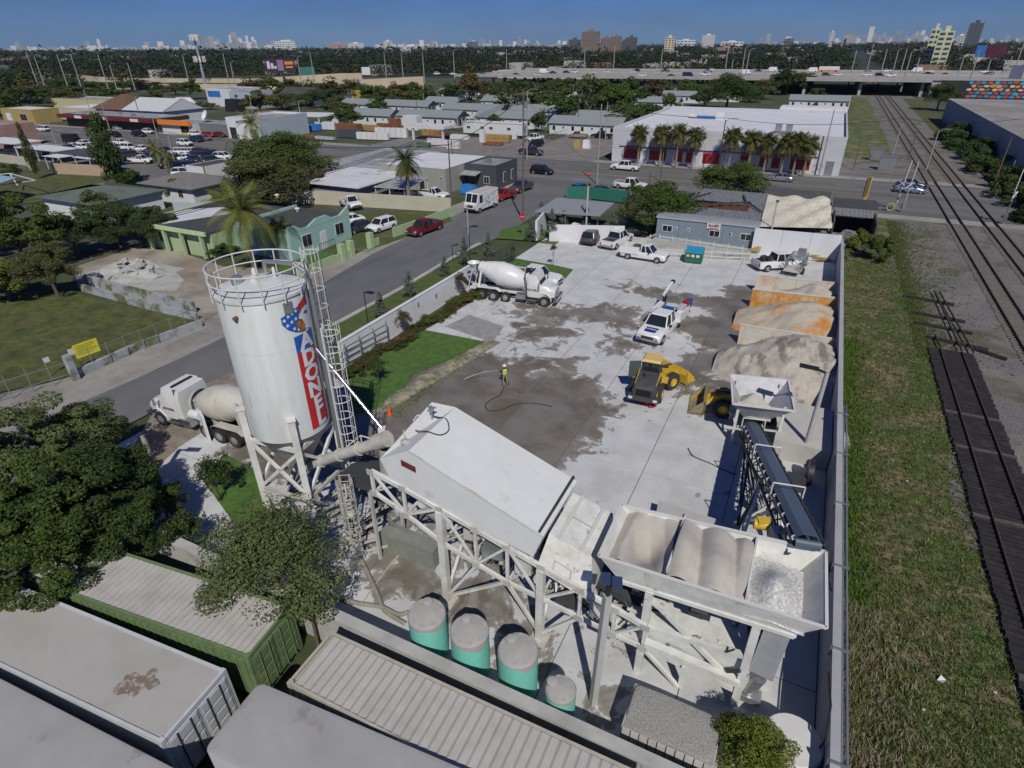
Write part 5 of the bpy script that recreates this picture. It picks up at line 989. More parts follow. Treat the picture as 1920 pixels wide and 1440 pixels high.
cv=thing('belt_conveyor','blue-grey belt conveyor rising from the charging hopper to the bins','conveyor',(1,27,0))
P0=W(1409,795,1.55);P1=W(1516,1012,6.35);bd=(P1-P0);nrm=Vector((bd.y,-bd.x,0)).normalized();BW=.44
BELT=mat('blue_grey_belt',(.085,.12,.165),.45,var=.08,scale=2,stretch=(1,1,1));P1x=P0+bd*1.0
n=10;vs=[]
for k in range(n+1):
 c=P0.lerp(P1x,k/n)
 for s,dz in((-1,0),(-.5,.19),(.5,.19),(1,0)):q=c+nrm*BW*s;vs.append((q.x,q.y,q.z+dz))
g=MB();g.add(vs,[(4*k+i,4*k+i+1,4*k+5+i,4*k+4+i)for k in range(n)for i in range(3)],True)
e=P1x-bd.normalized()*.02;vs2=[]
for k in range(7):
 a=math.pi*k/6
 for s in(-1,1):q=P1x+bd.normalized()*.22*math.sin(a)+nrm*BW*s;vs2.append((q.x,q.y,q.z-.22+.22*math.cos(a)))
g.add(vs2,[(2*k,2*k+1,2*k+3,2*k+2)for k in range(6)],True);g.add([(p.x,p.y,p.z)for p in(P0-nrm*BW-Vector((0,0,.42)),P0+nrm*BW-Vector((0,0,.42)),P1x+nrm*BW-Vector((0,0,.42)),P1x-nrm*BW-Vector((0,0,.42)))],[(0,1,2,3)])
part('belt',g,BELT,cv,True)
for s in(-1,1):
 o1=nrm*(BW+.12)*s
 for dz in(-.1,-.85):g=MB();g.beam(P0+o1+Vector((0,0,dz)),P1x+o1+Vector((0,0,dz)),.09,.1);part('chord',g,DARKST,cv,True)
 for k in range(16):
  a,b=P0.lerp(P1x,k/16)+o1,P0.lerp(P1x,(k+1)/16)+o1;g=MB();g.beam(a+Vector((0,0,-.12 if k%2 else-.82)),b+Vector((0,0,-.82 if k%2 else-.12)),.05);part('lattice',g,DARKST,cv,True)
 for k in range(17):a=P0.lerp(P1x,k/16.0)+nrm*(BW+.06)*s;g=MB();g.path([a+Vector((0,0,-.12)),a+nrm*(.08*s)+Vector((0,0,.02)),a+Vector((0,0,.1))],.028,6);part('idler_bracket',g,DARKST if s<0 else TRIM,cv,True)
for k in range(16):
 a,b=P0.lerp(P1x,k/16),P0.lerp(P1x,(k+1)/16);g=MB();g.beam(a-nrm*(BW+.1)-Vector((0,0,.85)),b+nrm*(BW+.1)-Vector((0,0,.85)),.05);part('lattice',g,DARKST,cv,True)
for f_ in(.04,.38,.73):
 c=P0.lerp(P1x,f_);g=MB();g.path([c-nrm*(BW+.2)+Vector((0,0,-.3)),c-nrm*(BW+.2)+Vector((0,0,.55)),c+nrm*(BW+.2)+Vector((0,0,.55)),c+nrm*(BW+.2)+Vector((0,0,-.3))],.035,6);part('guard_frame',g,TRIM,cv,True)
ap_=P0.lerp(P1x,.55)+nrm*0-Vector((.55,0,.6));f1,f2=W(1393,985),W(1458,992)
for q in(f1,f2):
 g=MB();g.beam(ap_,q+Vector((0,0,.2)),.14);part('a_frame',g,PLANT,cv,True);g=MB();g.beam(P0.lerp(P1x,.75)-Vector((.5,0,.9)),q+Vector((0,0,.2)),.12);part('a_frame',g,PLANT,cv,True)
g=MB();g.beam(f1+Vector((0,0,.5)),f2+Vector((0,0,.5)),.14);part('a_frame',g,PLANT,cv,True);g=MB();g.beam(f1+Vector((0,0,.4)),ap_.lerp(f2,.5),.1);part('a_frame',g,PLANT,cv,True)
g=MB();q=W(1382,968,.4);g.tube((q.x-.1,q.y,.55),(q.x+.15,q.y,.55),.5,18);part('hitch_wheel',g,GALV,cv,True)
for k in range(14):a=P0.lerp(P1x,.12+.035*k)-Vector((.6,0,.9));q=f1.lerp(f2,(k%5)/5);g=MB();g.beam(a,(q.x+.1,q.y+1.2+.1*k,.15),.05);part('lattice_leg',g,DARKST,cv,True)
c=P0.lerp(P1x,.40);c2=P0.lerp(P1x,.62)
for s in(-1,1):
 for f_,m in((.18,DARKST),(.30,DARKST),(.55,DARKST)):
  t_=P0.lerp(P1x,f_)+nrm*(BW+.1)*s-Vector((0,0,.85));b_=P0.lerp(P1x,.62)+nrm*(BW+.3)*s;g=MB();g.beam(t_,(b_.x-.5,b_.y+.6,.5),.1);part('strut',g,m,cv,True)
 t_=P0.lerp(P1x,.55)+nrm*(BW+.1)*s-Vector((0,0,.9))
 for e_ in(-1.1,1.0):q=c2+nrm*(1.0)*s;g=MB();g.beam(t_,(q.x,q.y+e_,.45),.14);part('a_frame',g,PLANT,cv,True)
 q=c2+nrm*1.0*s;g=MB();g.beam((q.x,q.y-1.1,.5),(q.x,q.y+1.0,.5),.14);part('a_frame',g,PLANT,cv,True)
 g=MB();w=c2+nrm*(1.25)*s;g.tube((w.x-.14*s,w.y,.5),(w.x+.14*s,w.y,.5),.48,18);part('tyre',g,TYRE,cv,True)
q=c2-nrm*1.0;q2=c2+nrm*1.0;g=MB();g.beam((q.x,q.y,.5),(q2.x,q2.y,.5),.14);g.beam((q.x,q.y-1.1,.5),(q2.x,q2.y+1.0,.5),.1);part('axle',g,PLANT,cv,True)
m_=P0.lerp(P1x,.86)+nrm*1.0-Vector((0,0,.8));nrm=-nrm;YELM=mat('machine_yellow',(.60,.40,.04),.5,var=.1,scale=4)
g=MB();g.tube(m_-nrm*.45,m_+nrm*.1,.22,12);g.box((m_.x-.1,m_.y,m_.z+.1),(.5,.35,.35),.4);part('drive_motor',g,YELM,cv,True)
g=MB();g.box((m_.x+.5,m_.y-.3,m_.z-.1),(.5,.5,.6),.5);part('gearbox',g,PLANT,cv,True);nrm=-nrm
#  STORAGE BUNKERS
RUSTY=mat('rust_stained_white_wall',(.58,.55,.47),.85,var=.08,scale=1,col2=(.48,.20,.03),mix=.34,scale2=.55,soft=.14)
ORNG=mat('orange_rust_wall',(.50,.22,.035),.85,var=.3,scale=2.5,col2=(.52,.42,.25),mix=.48,scale2=.6,soft=.15)
def bunker(label,pa,pb,h,m):
 a,b=W(*pa,h),W(*pb,h);t=thing('bunker_wall',label,'bunker wall',(a.x,a.y,0));b=Vector((4.30,b.y,h));n=4
 for k in range(n):
  p,q=a.lerp(b,k/n),a.lerp(b,(k+1)/n);d=(q-p).normalized()*.01;g=MB();g.beam(Vector((p.x,p.y,h/2))+d,Vector((q.x,q.y,h/2))-d,.28,h);part('wall_panel',g,m,t,True)
 g=MB();g.beam(a+Vector((0,0,.03)),b+Vector((0,0,.03)),.32,.05);part('coping',g,RUSTY,t,True);return a,b
A1=bunker('rearmost bunker wall, white with rust drips',(1419,516),(1575,532),1.7,RUSTY)
A2=bunker('middle bunker wall, deeply stained orange',(1411,542),(1575,560),1.8,ORNG)
A3=bunker('nearest bunker wall, white with a rusty end',(1389,609),(1575,638),1.7,RUSTY)
STAIN=mat('orange_stained_sand',(.44,.385,.30),.95,var=.12,scale=3,bump=.02,bscale=9,third=((.50,.21,.04),.36,.57,.07))
heap('sand_pile','small pale heap behind the orange bunker wall','sand pile',2.4,(A1[0].y+A2[0].y)/2+.6,4.2,2.6,2.3,SAND,seed=1,clip=(-4,4.34,A2[0].y+.35,A1[0].y-.2))
heap('sand_pile','broad sand heap with an orange stain between two bunker walls','sand pile',1.9,(A2[0].y+A3[0].y)/2+.9,5.7,6.0,2.55,STAIN,seed=2,clip=(-7,4.34,A3[0].y+.3,A2[1].y-.2),pw=.8)
heap('sand_pile','largest sand heap, scarred with dark ridges in front of the nearest bunker wall','sand pile',1.9,A3[0].y-3.4,5.9,5.8,3.0,mat('ridged_sand',(.42,.385,.33),.95,var=.18,scale=3,bump=.03,bscale=7,col2=(.2,.18,.15),mix=.42,scale2=.8,soft=.04,stretch=(1,.35,1)),seed=3,clip=(-6.5,4.34,34,A3[0].y-.3),ridge=.09,n=80,pw=.85,rough=.05)
g=MB();g.bb(1.2,4.3,33.2,38.3,.03,1.35);solo('loading_ramp',g,mat('pale_block_concrete',(.46,.45,.42),.85,var=.08),'pale concrete block platform between the hopper and the rail side wall','platform')
g=MB();g.add([(-3.8,25.2,.04),(0.4,25.0,.04),(0.4,21.2,.04),(-3.4,21.2,.04),(-3.8,25.2,.95),(.4,25.0,.95),(.4,22.0,.95),(-3.4,22.0,.95)],[(0,1,2,3),(4,7,6,5),(0,4,5,1),(1,5,6,2),(2,6,7,3),(3,7,4,0)]);solo('concrete_plinth',g,mat('plinth_concrete',(.43,.42,.4),.85,var=.08),'low concrete plinth beyond the aggregate bins','plinth')
#  TANKS, GRAVEL BOX, POLE
TEALP=mat('teal_tank_paint',(.20,.60,.50),.5,var=.08,scale=2,world=False)
DUST=mat('grey_cement_dust',(.37,.36,.34),.95,var=.08,scale=3)
for k,(x,y,r,h,ly)in enumerate(((-10.2,12.78,.76,2.35,2.2),(-8.3,12.87,.76,2.3,2.1),(-6.23,12.91,.76,2.3,2.17),(-4.3,12.45,.56,1.85,1.75))):
 t=thing('additive_tank',('tallest teal tank, at the left end of the row by the low wall','second teal tank from the left with a dust covered lid','third teal tank from the left, lid mostly grey','smallest teal tank, at the right end of the row')[k],'tank',(x,y,.03),.3*k,'teal additive tanks')
 g=MB();g.lathe([(0,0),(r,0),(r,h),(r-.03,h+.03)],32);part('shell',g,TEALP,t)
 g=MB();pr=[]
 n=32;vs=[]
 for i in range(n):a=2*math.pi*i/n;d=ly+.07*math.sin(a*3+k)+.05*math.sin(a*5+2*k)+.1*math.cos(a-1.5-.6*k);vs+=[((r+.006)*math.cos(a),(r+.006)*math.sin(a),min(d,h-.1)),((r+.006)*math.cos(a),(r+.006)*math.sin(a),h)]
 g.add(vs,[(2*i,2*((i+1)%n),2*((i+1)%n)+1,2*i+1)for i in range(n)],True);part('dust_coat',g,DUST,t)
 g=MB();g.lathe([(r+.01,h-.01),(r-.04,h+.08),(r*.5,h+.16),(0,h+.18)],32);lid=part('lid',g,DUST,t)
 for i in range(10):a=2*math.pi*i/10;g=MB();g.lathe([(.09,0),(.09,.07),(0,.08)],8,((r-.14)*math.cos(a),(r-.14)*math.sin(a),h+.04));sub('lid_lobe',g,DUST,lid)
 g=MB();g.lathe([(.2,0),(.2,.12),(.16,.14),(0,.14)],16,(-.2,.35*r/.7,h+.12));sub('fill_cap',g,DUST,lid)
t=thing('gravel_box','low slab sided box heaped with grey gravel beside the low wall','gravel box',(-.4,13.2,0))
g=MB();g.bb(-2.0,1.15,12.42,14.2,.03,1.35);part('box_body',g,CONC,t,True)
o=bpy.data.objects.new('gravel',mound('gravel',-.42,13.32,1.9,1.2,.16,mat('grey_box_gravel',(.30,.295,.28),.95,var=.5,scale=22,bump=.03,bscale=26),z0=1.36,pw=.3,clip=(-1.95,1.1,12.46,14.16)));COL.objects.link(o);o.parent=t;o.location=(.4,-13.2,0)
for k in range(10):g=MB();g.hexa([(-1.95+k*.31,12.2,.03),(-1.68+k*.31,12.2,.03),(-1.68+k*.31,12.4,.03),(-1.95+k*.31,12.4,.03)],[(-1.95+k*.31,12.36,1.4),(-1.68+k*.31,12.36,1.4),(-1.68+k*.31,12.41,1.4),(-1.95+k*.31,12.41,1.4)]);part('slab',g,DUSTY,t,True)
def lamp(name,label,base,h,m,head,ang,r=.1,r2=.07,cat='lamp post',zb=0):
 t=thing(name,label,cat,(base[0],base[1],zb));g=MB();g.tube((0,0,0),(0,0,h),r,10,r2);part('pole',g,m,t)
 c,s=math.cos(ang),math.sin(ang)
 g=MB();g.beam((0,0,h-.05),(c*.5,s*.5,h+.1),.1);part('arm',g,BLACK,t)
 g=MB();g.beam((c*.45,s*.45,h+.12),(c*(.45+head),s*(.45+head),h+.16),.34,.12);part('lamp_head',g,BLACK,t);return t
CP=mat('grey_concrete_pole',(.42,.42,.4),.8,var=.1)
t=thing('floodlight_pole','white square pole with a dark double floodlight in front of the bins','light pole',(-3.36,13.59,0));g=MB();g.beam((0,0,0),(.1,.1,6.0),.24,.24);part('pole',g,CP,t);g=MB();g.beam((.1,.1,6.0),(.12,.12,6.5),.14);part('neck',g,BLACK,t)
for s in(-.2,.2):g=MB();g.box((.15+s,.2,6.62),(.34,.42,.14),.3);part('floodlight',g,mat('navy_lamp_housing',(.04,.06,.13),.5),t)
lamp('lamp_post','grey leaning lamp post with a long black head beside the hopper platform',W(1503,864).xy,6.1,CP,1.0,R_(180),.16,.12)
lamp('lamp_post','thin dark lamp post on the planted strip behind the silo',W(695,640).xy,4.5,BLACK,.7,R_(-10),.05,.04)
lamp('lamp_post','thin dark lamp post on the strip near the parked mixer',W(882,492).xy,4.2,BLACK,.7,R_(0),.05,.04)
lamp('lamp_post','dark lamp post beside the side street kerb',W(849,486).xy,1.7,BLACK,.3,R_(0),.04,.04)
lamp('lamp_post','tall white pole behind the parked dark car and pickup',W(1098,440).xy,6.3,CP,.1,R_(90),.15,.12)
lamp('lamp_post','slim white post in front of the cream roofed building',W(1437,476).xy,6.0,CP,.25,R_(90),.11,.09)
t=lamp('lamp_post','thick weathered wooden post with a black lamp beside the dense trees',W(300,902).xy,3.2,mat('bleached_wood',(.34,.31,.27),.9,var=.2,scale=5),.9,R_(20),.16,.14)
wallseg('pad_wall','pale slanted concrete pad edge wall beside the wooden post',[W(375,795).xy,W(395,830).xy],2.0,WHITEW,.15,'wall')
t=thing('office_trailer','blue-grey site office trailer with a small sign reading ALLIED','trailer',(-10.8,75.5,0));TB=mat('blue_grey_trailer',(.19,.235,.28),.7,var=.05)
g=MB();g.bb(-16.8,-4.7,76.2,79.2,.25,3.0);part('body',g,TB,t,True)
n=9;vs=[]
for i in range(n+1):a=math.pi*i/n;y=77.7-1.62*math.cos(a);z=3.003+.35*math.sin(a);vs+=[(-16.95,y,z),(-4.55,y,z)]
g=MB();g.add(vs,[(2*i,2*i+1,2*i+3,2*i+2)for i in range(n)],True);g.add(vs[::2],[tuple(range(n+1))]);g.add(vs[1::2],[tuple(range(n,-1,-1))]);part('roof',g,mat('trailer_roof',(.26,.275,.29),.6,var=.1),t,True)
for u in(1.4,7.2,10.9):opening(t,'S',(-16.8,-4.7,76.2,79.2),u,1.35,1.3,.85)
for u in(2.5,4.0,9.1):opening(t,'S',(-16.8,-4.7,76.2,79.2),u,1.7,.35,.4,bars=False)
for u in(3.3,8.6):opening(t,'S',(-16.8,-4.7,76.2,79.2),u,.3,.9,2.1,'door',TB,TB)
g=MB();g.bb(-10.6,-9.0,76.08,76.19,2.3,3.0);sg=part('sign_board',g,TRIM,t,True)
text_part('ALLIED',.42,mat('sign_maroon',(.2,.02,.03),.6),t,(-9.8+10.8,.55,2.75),(R_(90),0,0),.01,.01)
g=MB();g.bb(-10.4,-9.2,76.06,76.075,2.36,2.45);part('sign_line',g,mat('sign_maroon',(.2,.02,.03),.6),t,True)
g=MB();g.bb(-16.9,-4.9,72.5,76.1,.03,.5);part('ramp',g,CONC,t,True)
t=thing('office_trailer','long white portable office beyond the avenue in the builders yard','trailer',(-82,157.8,0));X0_,X1_=-93.2,-74.5
g=MB();g.bb(X0_,X1_,158.5,162,.7,3.6);part('body',g,OFFW,t,True);g=MB();g.bb(X0_-.1,X1_+.1,158.4,162.1,3.603,3.75);part('roof',g,TRIM,t,True);g=MB();g.bb(X0_+1,X1_-1,158.8,161.7,0,.69);part('skirt',g,DARKST,t,True)
for u in(1.8,6.2,9,14.6):opening(t,'S',(X0_,X1_,158.5,162),u,1.9,1.2,.8)
opening(t,'E',(X0_,X1_,158.5,162),1.6,1.2,.9,2.0,'door')
CORG=mat('dusty_container_roof',(.42,.405,.375),.9,var=.08,scale=1.5,col2=(.34,.325,.30),mix=.4,scale2=.6)
def container(name,label,A,ang,L,wd,h,roofm,sidem,ribs=True,pitch=.3,amp=.045,cat='shipping container',sideribs=True):
 """A = near-left lower corner; local x along the length"""
 t=thing(name,label,cat,(A[0],A[1],.0),ang)
 g=MB();g.bb(0,L,0,wd,.15,h-.12);part('body',g,sidem,t)
 if ribs:
  n=int(L/pitch)*2;vs=[];zz=[]
  for i in range(n+1):x=.12+(L-.24)*i/n;z=h+(amp if(i//1)%2 else 0)-.05;xs2=x;vs+=[(x-.035*(1 if i%2 else-1),.1,z),(x-.035*(1 if i%2 else-1),wd-.1,z)]
  g=MB();g.add(vs,[(2*i,2*i+2,2*i+3,2*i+1)for i in range(n)]);part('roof',g,roofm,t)
 else:g=MB();g.bb(.08,L-.08,.08,wd-.08,h-.1,h-.02);part('roof',g,roofm,t)
 if sideribs:
  g=MB()
  for i in range(int(L/.36)):x=.25+i*.36;g.bb(x,x+.17,-.035,-.001,.3,h-.25)
  part('side_rib',g,sidem,t)
 for y in(-.02,wd-.08):g=MB();g.bb(0,L,y,y+.1,h-.16,h+.02);part('top_rail',g,sidem,t)
 for x in(-.02,L-.08):g=MB();g.bb(x,x+.1,.085,wd-.085,h-.16,h+.02);part('top_rail',g,sidem,t)
 for x in(-.03,L-.15):
  for y in(-.04,wd-.14):g=MB();g.bb(x,x+.18,y,y+.18,.05,h+.035);part('corner_post',g,sidem,t)
 for s in(0,1):
  y0=.1+s*(wd/2-.08);g=MB();g.bb(L+.002,L+.05,y0,y0+wd/2-.12,.22,h-.22);d=part('door',g,sidem,t)
  for q in(.28,.72):g=MB();yy=y0+(wd/2-.12)*q;g.tube((L+.09,yy,.2),(L+.09,yy,h-.2),.022,6);sub('locking_bar',g,DARKST if sidem is WCON else sidem,d)
  for r in range(4):g=MB();g.bb(L+.051,L+.075,y0+.08,y0+wd/2-.2,.35+r*.52,.75+r*.52);sub('door_panel',g,sidem,d)
 return t
GRN=mat('green_container_paint',(.13,.20,.085),.7,var=.15,scale=2,col2=(.19,.22,.11),mix=.35,scale2=.7)
WCON=mat('white_container_paint',(.5,.52,.54),.7,var=.08,scale=2);CREAMC=mat('cream_container_paint',(.42,.40,.33),.8,var=.15,scale=2,col2=(.33,.3,.25),mix=.35)
SMR=mat('smooth_dusty_roof',(.40,.385,.36),.85,var=.05,scale=.8,col2=(.35,.335,.31),mix=.4,scale2=.35,third=((.22,.175,.145),.30,.63,.02))
a=W(555,1140,2.6);b=W(465,1232,2.6);ang=math.atan2(a.y-W(180,1020,2.6).y,a.x-W(180,1020,2.6).x)
def at_end(px,h,L,a=None):a=ang if a is None else a;p=W(*px,h);return(p.x-L*math.cos(a),p.y-L*math.sin(a))
container('shipping_container','dusty green ribbed shipping container under the olive tree',at_end((465,1232),2.6,12.2),ang,12.2,2.44,2.6,CORG,GRN)
container('shipping_container','smooth grey roofed white container with a brown stain',at_end((303,1392),2.6,14,.091),.091,14,2.72,2.6,SMR,WCON,ribs=False,sideribs=False)
c_=W(258,1280,2.62);rn_=random.Random(4);pts=[]
for k in range(30):a=2*math.pi*k/30;r=(.55+.16*math.sin(2*a+.5)+.12*math.sin(5*a)+rn_.uniform(-.07,.07));pts.append((c_.x+r*math.cos(a),c_.y+r*1.05*math.sin(a)))
g=MB();g.sheet(pts,2.592);solo('stain',g,mat('brown_roof_stain',(.20,.155,.12),.9,var=.25,scale=9,col2=(.36,.33,.30),mix=.46,scale2=5,soft=.05),'ragged brown stain on the smooth grey container roof','stain')
c_=W(540,1280,2.6);container('shipping_container','pale ribbed container right of the rounded trailer roof',(c_.x,c_.y),R_(.8),12.2,2.3,2.6,CORG,CREAMC,pitch=.34)
def rtrailer(label,cx,cy,L,wd,h,ang,r,m):
 t=thing('box_trailer',label,'trailer',(cx,cy,0),ang);pts=[]
 for qx,qy,a0 in((L-r,wd-r,0),(r,wd-r,90),(r,r,180),(L-r,r,270)):
  for k in range(6):a=R_(a0+k*18);pts.append((qx+r*math.cos(a),qy+r*math.sin(a)))
 g=MB();g.prism(pts,.6,h-.06);part('body',g,WCON,t);g=MB();sh=lambda k:[(L/2+(p[0]-L/2)*(1-k/L*2),wd/2+(p[1]-wd/2)*(1-k/wd*2))for p in pts]
 n=len(pts);A_,B_,C_=[(p[0],p[1],h-.055)for p in pts],[(p[0],p[1],h-.005)for p in sh(.03)],[(p[0],p[1],h+.02)for p in sh(.14)]
 g.add(A_+B_+C_,[(i,(i+1)%n,n+(i+1)%n,n+i)for i in range(n)]+[(n+i,n+(i+1)%n,2*n+(i+1)%n,2*n+i)for i in range(n)]+[tuple(range(2*n,3*n))],True);part('roof',g,m,t)
 for x in(L*.2,L*.3):
  for y in(.2,wd-.2):g=MB();g.tube((x,y-.14,.45),(x,y+.14,.45),.45,14);part('wheel',g,TYRE,t)
 return t
GR2=mat('plain_grey_trailer_roof',(.37,.365,.36),.8,var=.07,scale=2,col2=(.32,.315,.305),mix=.42,scale2=.5,third=((.27,.255,.235),.8,.64,.05))
p=W(375,1408,2.9);rtrailer('grey rounded corner trailer roof in the lower middle of the picture',p.x+.05,p.y+.05,9.5,2.5,2.9,R_(4.5),.28,GR2)
p,p2=W(0,1270,2.9),W(330,1440,2.9);d=(p2-p).normalized();q=p-d*3+Vector((d.y,-d.x,0))*2.6;rtrailer('broad plain grey trailer roof in the bottom left corner',q.x,q.y,15.5,2.6,2.9,math.atan2(d.y,d.x),.12,GR2)
#  VEHICLES
PW=paint('white',(.70,.71,.71),.28);LENS=mat('headlight_lens',(.55,.57,.6),.12,.3,0);TAIL=mat('tail_lens',(.30,.01,.012),.2,0,0);CHROME=mat('chrome_trim',(.45,.46,.47),.2,.9,.05,world=False)
PLASW=mat('dusty_black_plastic',(.05,.05,.05),.6,var=.2,world=False)
def loft(sec,sm=True):
 """sections along x: (x, z0, z1, half width low, half width high)"""
 g=MB();vs=[];m=8
 for x,z0,z1,wl,wh in sec:
  vs+=[(x,-wl*.96,z0),(x,-wl,z0+(z1-z0)*.35),(x,-wl*.99,z0+(z1-z0)*.75),(x,-wh,z1),(x,wh,z1),(x,wl*.99,z0+(z1-z0)*.75),(x,wl,z0+(z1-z0)*.35),(x,wl*.96,z0)]
 n=len(sec);fs=[(k*m+i,k*m+(i+1)%m,(k+1)*m+(i+1)%m,(k+1)*m+i)for k in range(n-1)for i in range(m)]
 g.add(vs,fs,sm);g.add(vs[:m],[tuple(range(m-1,-1,-1))]);g.add(vs[-m:],[tuple(range(m))]);return g
def wheel(t,x,y,r,w,rim=True,m=None,side=1):
 g=MB();g.tube((0,-w/2,0),(0,w/2,0),r,16);o=link('wheel',g,m or TYRE,t);o.location=(x,y,r)
 if rim:
  g=MB();g.lathe([(0,.015),(r*.25,.03),(r*.55,-.01),(r*.62,.012)],14,(0,side*(w/2),0),(0,side,0));link('rim',g,RIM,o)
 return o
KINDS={'sedan':(4.75,1.82,.92,1.44,-1.75,1.05,-1.05,.30,.82,.93,.22,.33),'suv':(4.7,1.9,1.05,1.70,-2.2,1.15,-1.85,.45,1.0,1.05,.27,.36),'hatch':(4.2,1.78,.95,1.5,-1.9,1.1,-1.45,.35,.85,.98,.22,.33),'crew':(5.8,2.0,1.12,1.88,-.95,1.35,-.75,.75,1.08,1.08,.38,.42),'reg':(5.4,1.95,1.08,1.80,-.35,1.25,-.2,.62,1.03,1.05,.36,.39),'van':(5.9,2.02,1.35,2.55,-2.85,2.35,-2.8,1.45,1.15,1.5,.3,.37)}
def car(kind,name,col,glass_full=True):
 L,Wd,bz,rz,c0,c1,r0,r1,hz,tz,cl,wr=KINDS[kind];h=L/2;w=Wd/2;t=thing(name,'x','car')
 truck=kind in('crew','reg')
 if kind=='van':sec=[(-h,cl+.1,rz-.12,w*.9,w*.82),(-h+.12,cl,rz,w,w*.88),(r1,cl,rz+.03,w,w*.88),(c1-.15,cl,bz+.15,w,w*.9),(h-.35,cl,hz-.05,w*.98,w*.84),(h-.02,cl+.05,hz-.3,w*.86,w*.75)]
 elif truck:sec=[(-h,cl+.12,tz-.02,w*.95,w*.92),(-h+.08,cl,tz,w,w*.96),(c0-.05,cl,tz,w,w*.96),(c1+.1,cl,bz,w,w*.93),(h-.45,cl,hz-.02,w,w*.9),(h-.1,cl+.02,hz-.14,w*.97,w*.85),(h,cl+.1,hz-.3,w*.93,w*.82)]
 else:sec=[(-h,cl+.14,tz-.22,w*.86,w*.75),(-h+.18,cl+.03,tz-.04,w*.96,w*.82),(-h+.7,cl,tz,w,w*.86),(c0+.6,cl,bz,w,w*.88),(c1-.2,cl,bz,w,w*.88),(h-.75,cl,hz-.02,w,w*.84),(h-.22,cl+.03,hz-.14,w*.95,w*.76),(h,cl+.14,hz-.34,w*.82,w*.66)]
 body=link('body',loft(sec),col,t)
 if kind!='van':
  g=MB();a,b=w*.87,w*.70;P=lambda x,y,z:(x,y,z);zt=rz-.05
  g.hexa([P(c0,-a,bz-.04),P(c1,-a,bz-.04),P(c1,a,bz-.04),P(c0,a,bz-.04)],[P(r0,-b,zt),P(r1,-b,zt),P(r1,b,zt),P(r0,b,zt)]);link('windows',g,GLASS,t)
  g=MB();vs=[P(r0-.04,-b*.98,zt-.01),P(r1+.04,-b*.98,zt-.01),P(r1+.04,b*.98,zt-.01),P(r0-.04,b*.98,zt-.01)];g.hexa(vs,[P(r0+.12,-b*.85,rz),P(r1-.1,-b*.85,rz),P(r1-.1,b*.85,rz),P(r0+.12,b*.85,rz)]);roof=link('roof',g,col,t)
  mid=(c0+c1)/2-.1;rm=(r0+r1)/2-.05
  for s in(-1,1):
   for cx,rx in((c0+.05,r0),(c1-.03,r1),(mid,rm)):g=MB();g.beam((cx,s*(a+.005),bz-.05),(rx,s*(b+.005),zt),.09,.05);link('pillar',g,col,t)
 else:
  g=MB();g.add([(c1-.13,-w*.84,bz+.2),(c1-.13,w*.84,bz+.2),(r1+.03,w*.8,rz-.1),(r1+.03,-w*.8,rz-.1)],[(0,1,2,3)]);link('windscreen',g,GLASS,t)
  for s in(-1,1):g=MB();g.add([(c1-.45,s*(w*1.0),bz+.1),(.75,s*w*1.0,bz+.1),(.75,s*w*.93,rz-.35),(c1-1.0,s*w*.93,rz-.35)],[(0,1,2,3)if s>0 else(3,2,1,0)]);link('side_window',g,GLASS,t)
 if truck:
  g=MB();g.bb(-h+.12,c0-.12,-w*.84,w*.84,tz+.002,tz+.012);link('cargo_bed',g,PLASW,t)
  for s in(-1,1):g=MB();g.bb(-h+.05,c0-.06,s*w*.9-.06,s*w*.9+.06,tz+.002,tz+.1);link('bed_rail',g,col,t)
  g=MB();g.bb(-h+.0,-h+.1,-w*.84,w*.84,tz+.002,tz+.1);link('tailgate',g,col,t)
 fx,rx=h-.92,-h+.95
 for x in(fx,rx):
  for s in(-1,1):wheel(t,x,s*(w-.09),wr,.22,side=s)
 zl=hz-.34
 for s in(-1,1):
  g=MB();g.box((h-.06,s*w*.68,zl+.02),(.2,.34,.15),-s*.3);link('headlight',g,LENS,t)
  g=MB();g.box((-h+.05,s*w*.8,tz-.3),(.14,.2,.24));link('tail_light',g,TAIL,t)
  g=MB();g.box((c1-.45 if kind!='van' else c1-.35,s*(w+.1),bz+.08),(.14,.2,.16));link('mirror',g,BLACK,t)
 g=MB();g.box((h+.0,0,zl-.02),(.06,w*1.0,.2));link('grille',g,BLACK,t)
 g=MB();g.box((h-.0,0,cl+.16),(.14,w*1.82,.2));link('front_bumper',g,CHROME if truck else BLACK,t)
 g=MB();g.box((-h-.0,0,cl+.18),(.14,w*1.78,.2));link('rear_bumper',g,CHROME if truck else BLACK,t)
 return t
PAINT={'white':PW,'black':paint('black',(.012,.012,.014),.22),'grey':paint('grey',(.10,.105,.115),.28,.4),'silver':paint('silver',(.38,.39,.41),.25,.6),'red':paint('red',(.38,.02,.018),.28),'maroon':paint('maroon',(.13,.012,.018),.28),'blue':paint('blue',(.02,.10,.35),.28),'navy':paint('navy',(.018,.03,.07),.25),'tan':paint('tan',(.30,.25,.19),.4),'slate':paint('slate',(.05,.055,.065),.25,.3),'paleblue':paint('pale_blue_silver',(.25,.30,.42),.22,.5)}
CARP={};NMN={'sedan':'sedan','suv':'suv','hatch':'hatchback','crew':'pickup_truck','reg':'pickup_truck','van':'van'};CATN={'sedan':'car','suv':'suv','hatch':'car','crew':'pickup truck','reg':'pickup truck','van':'van'}
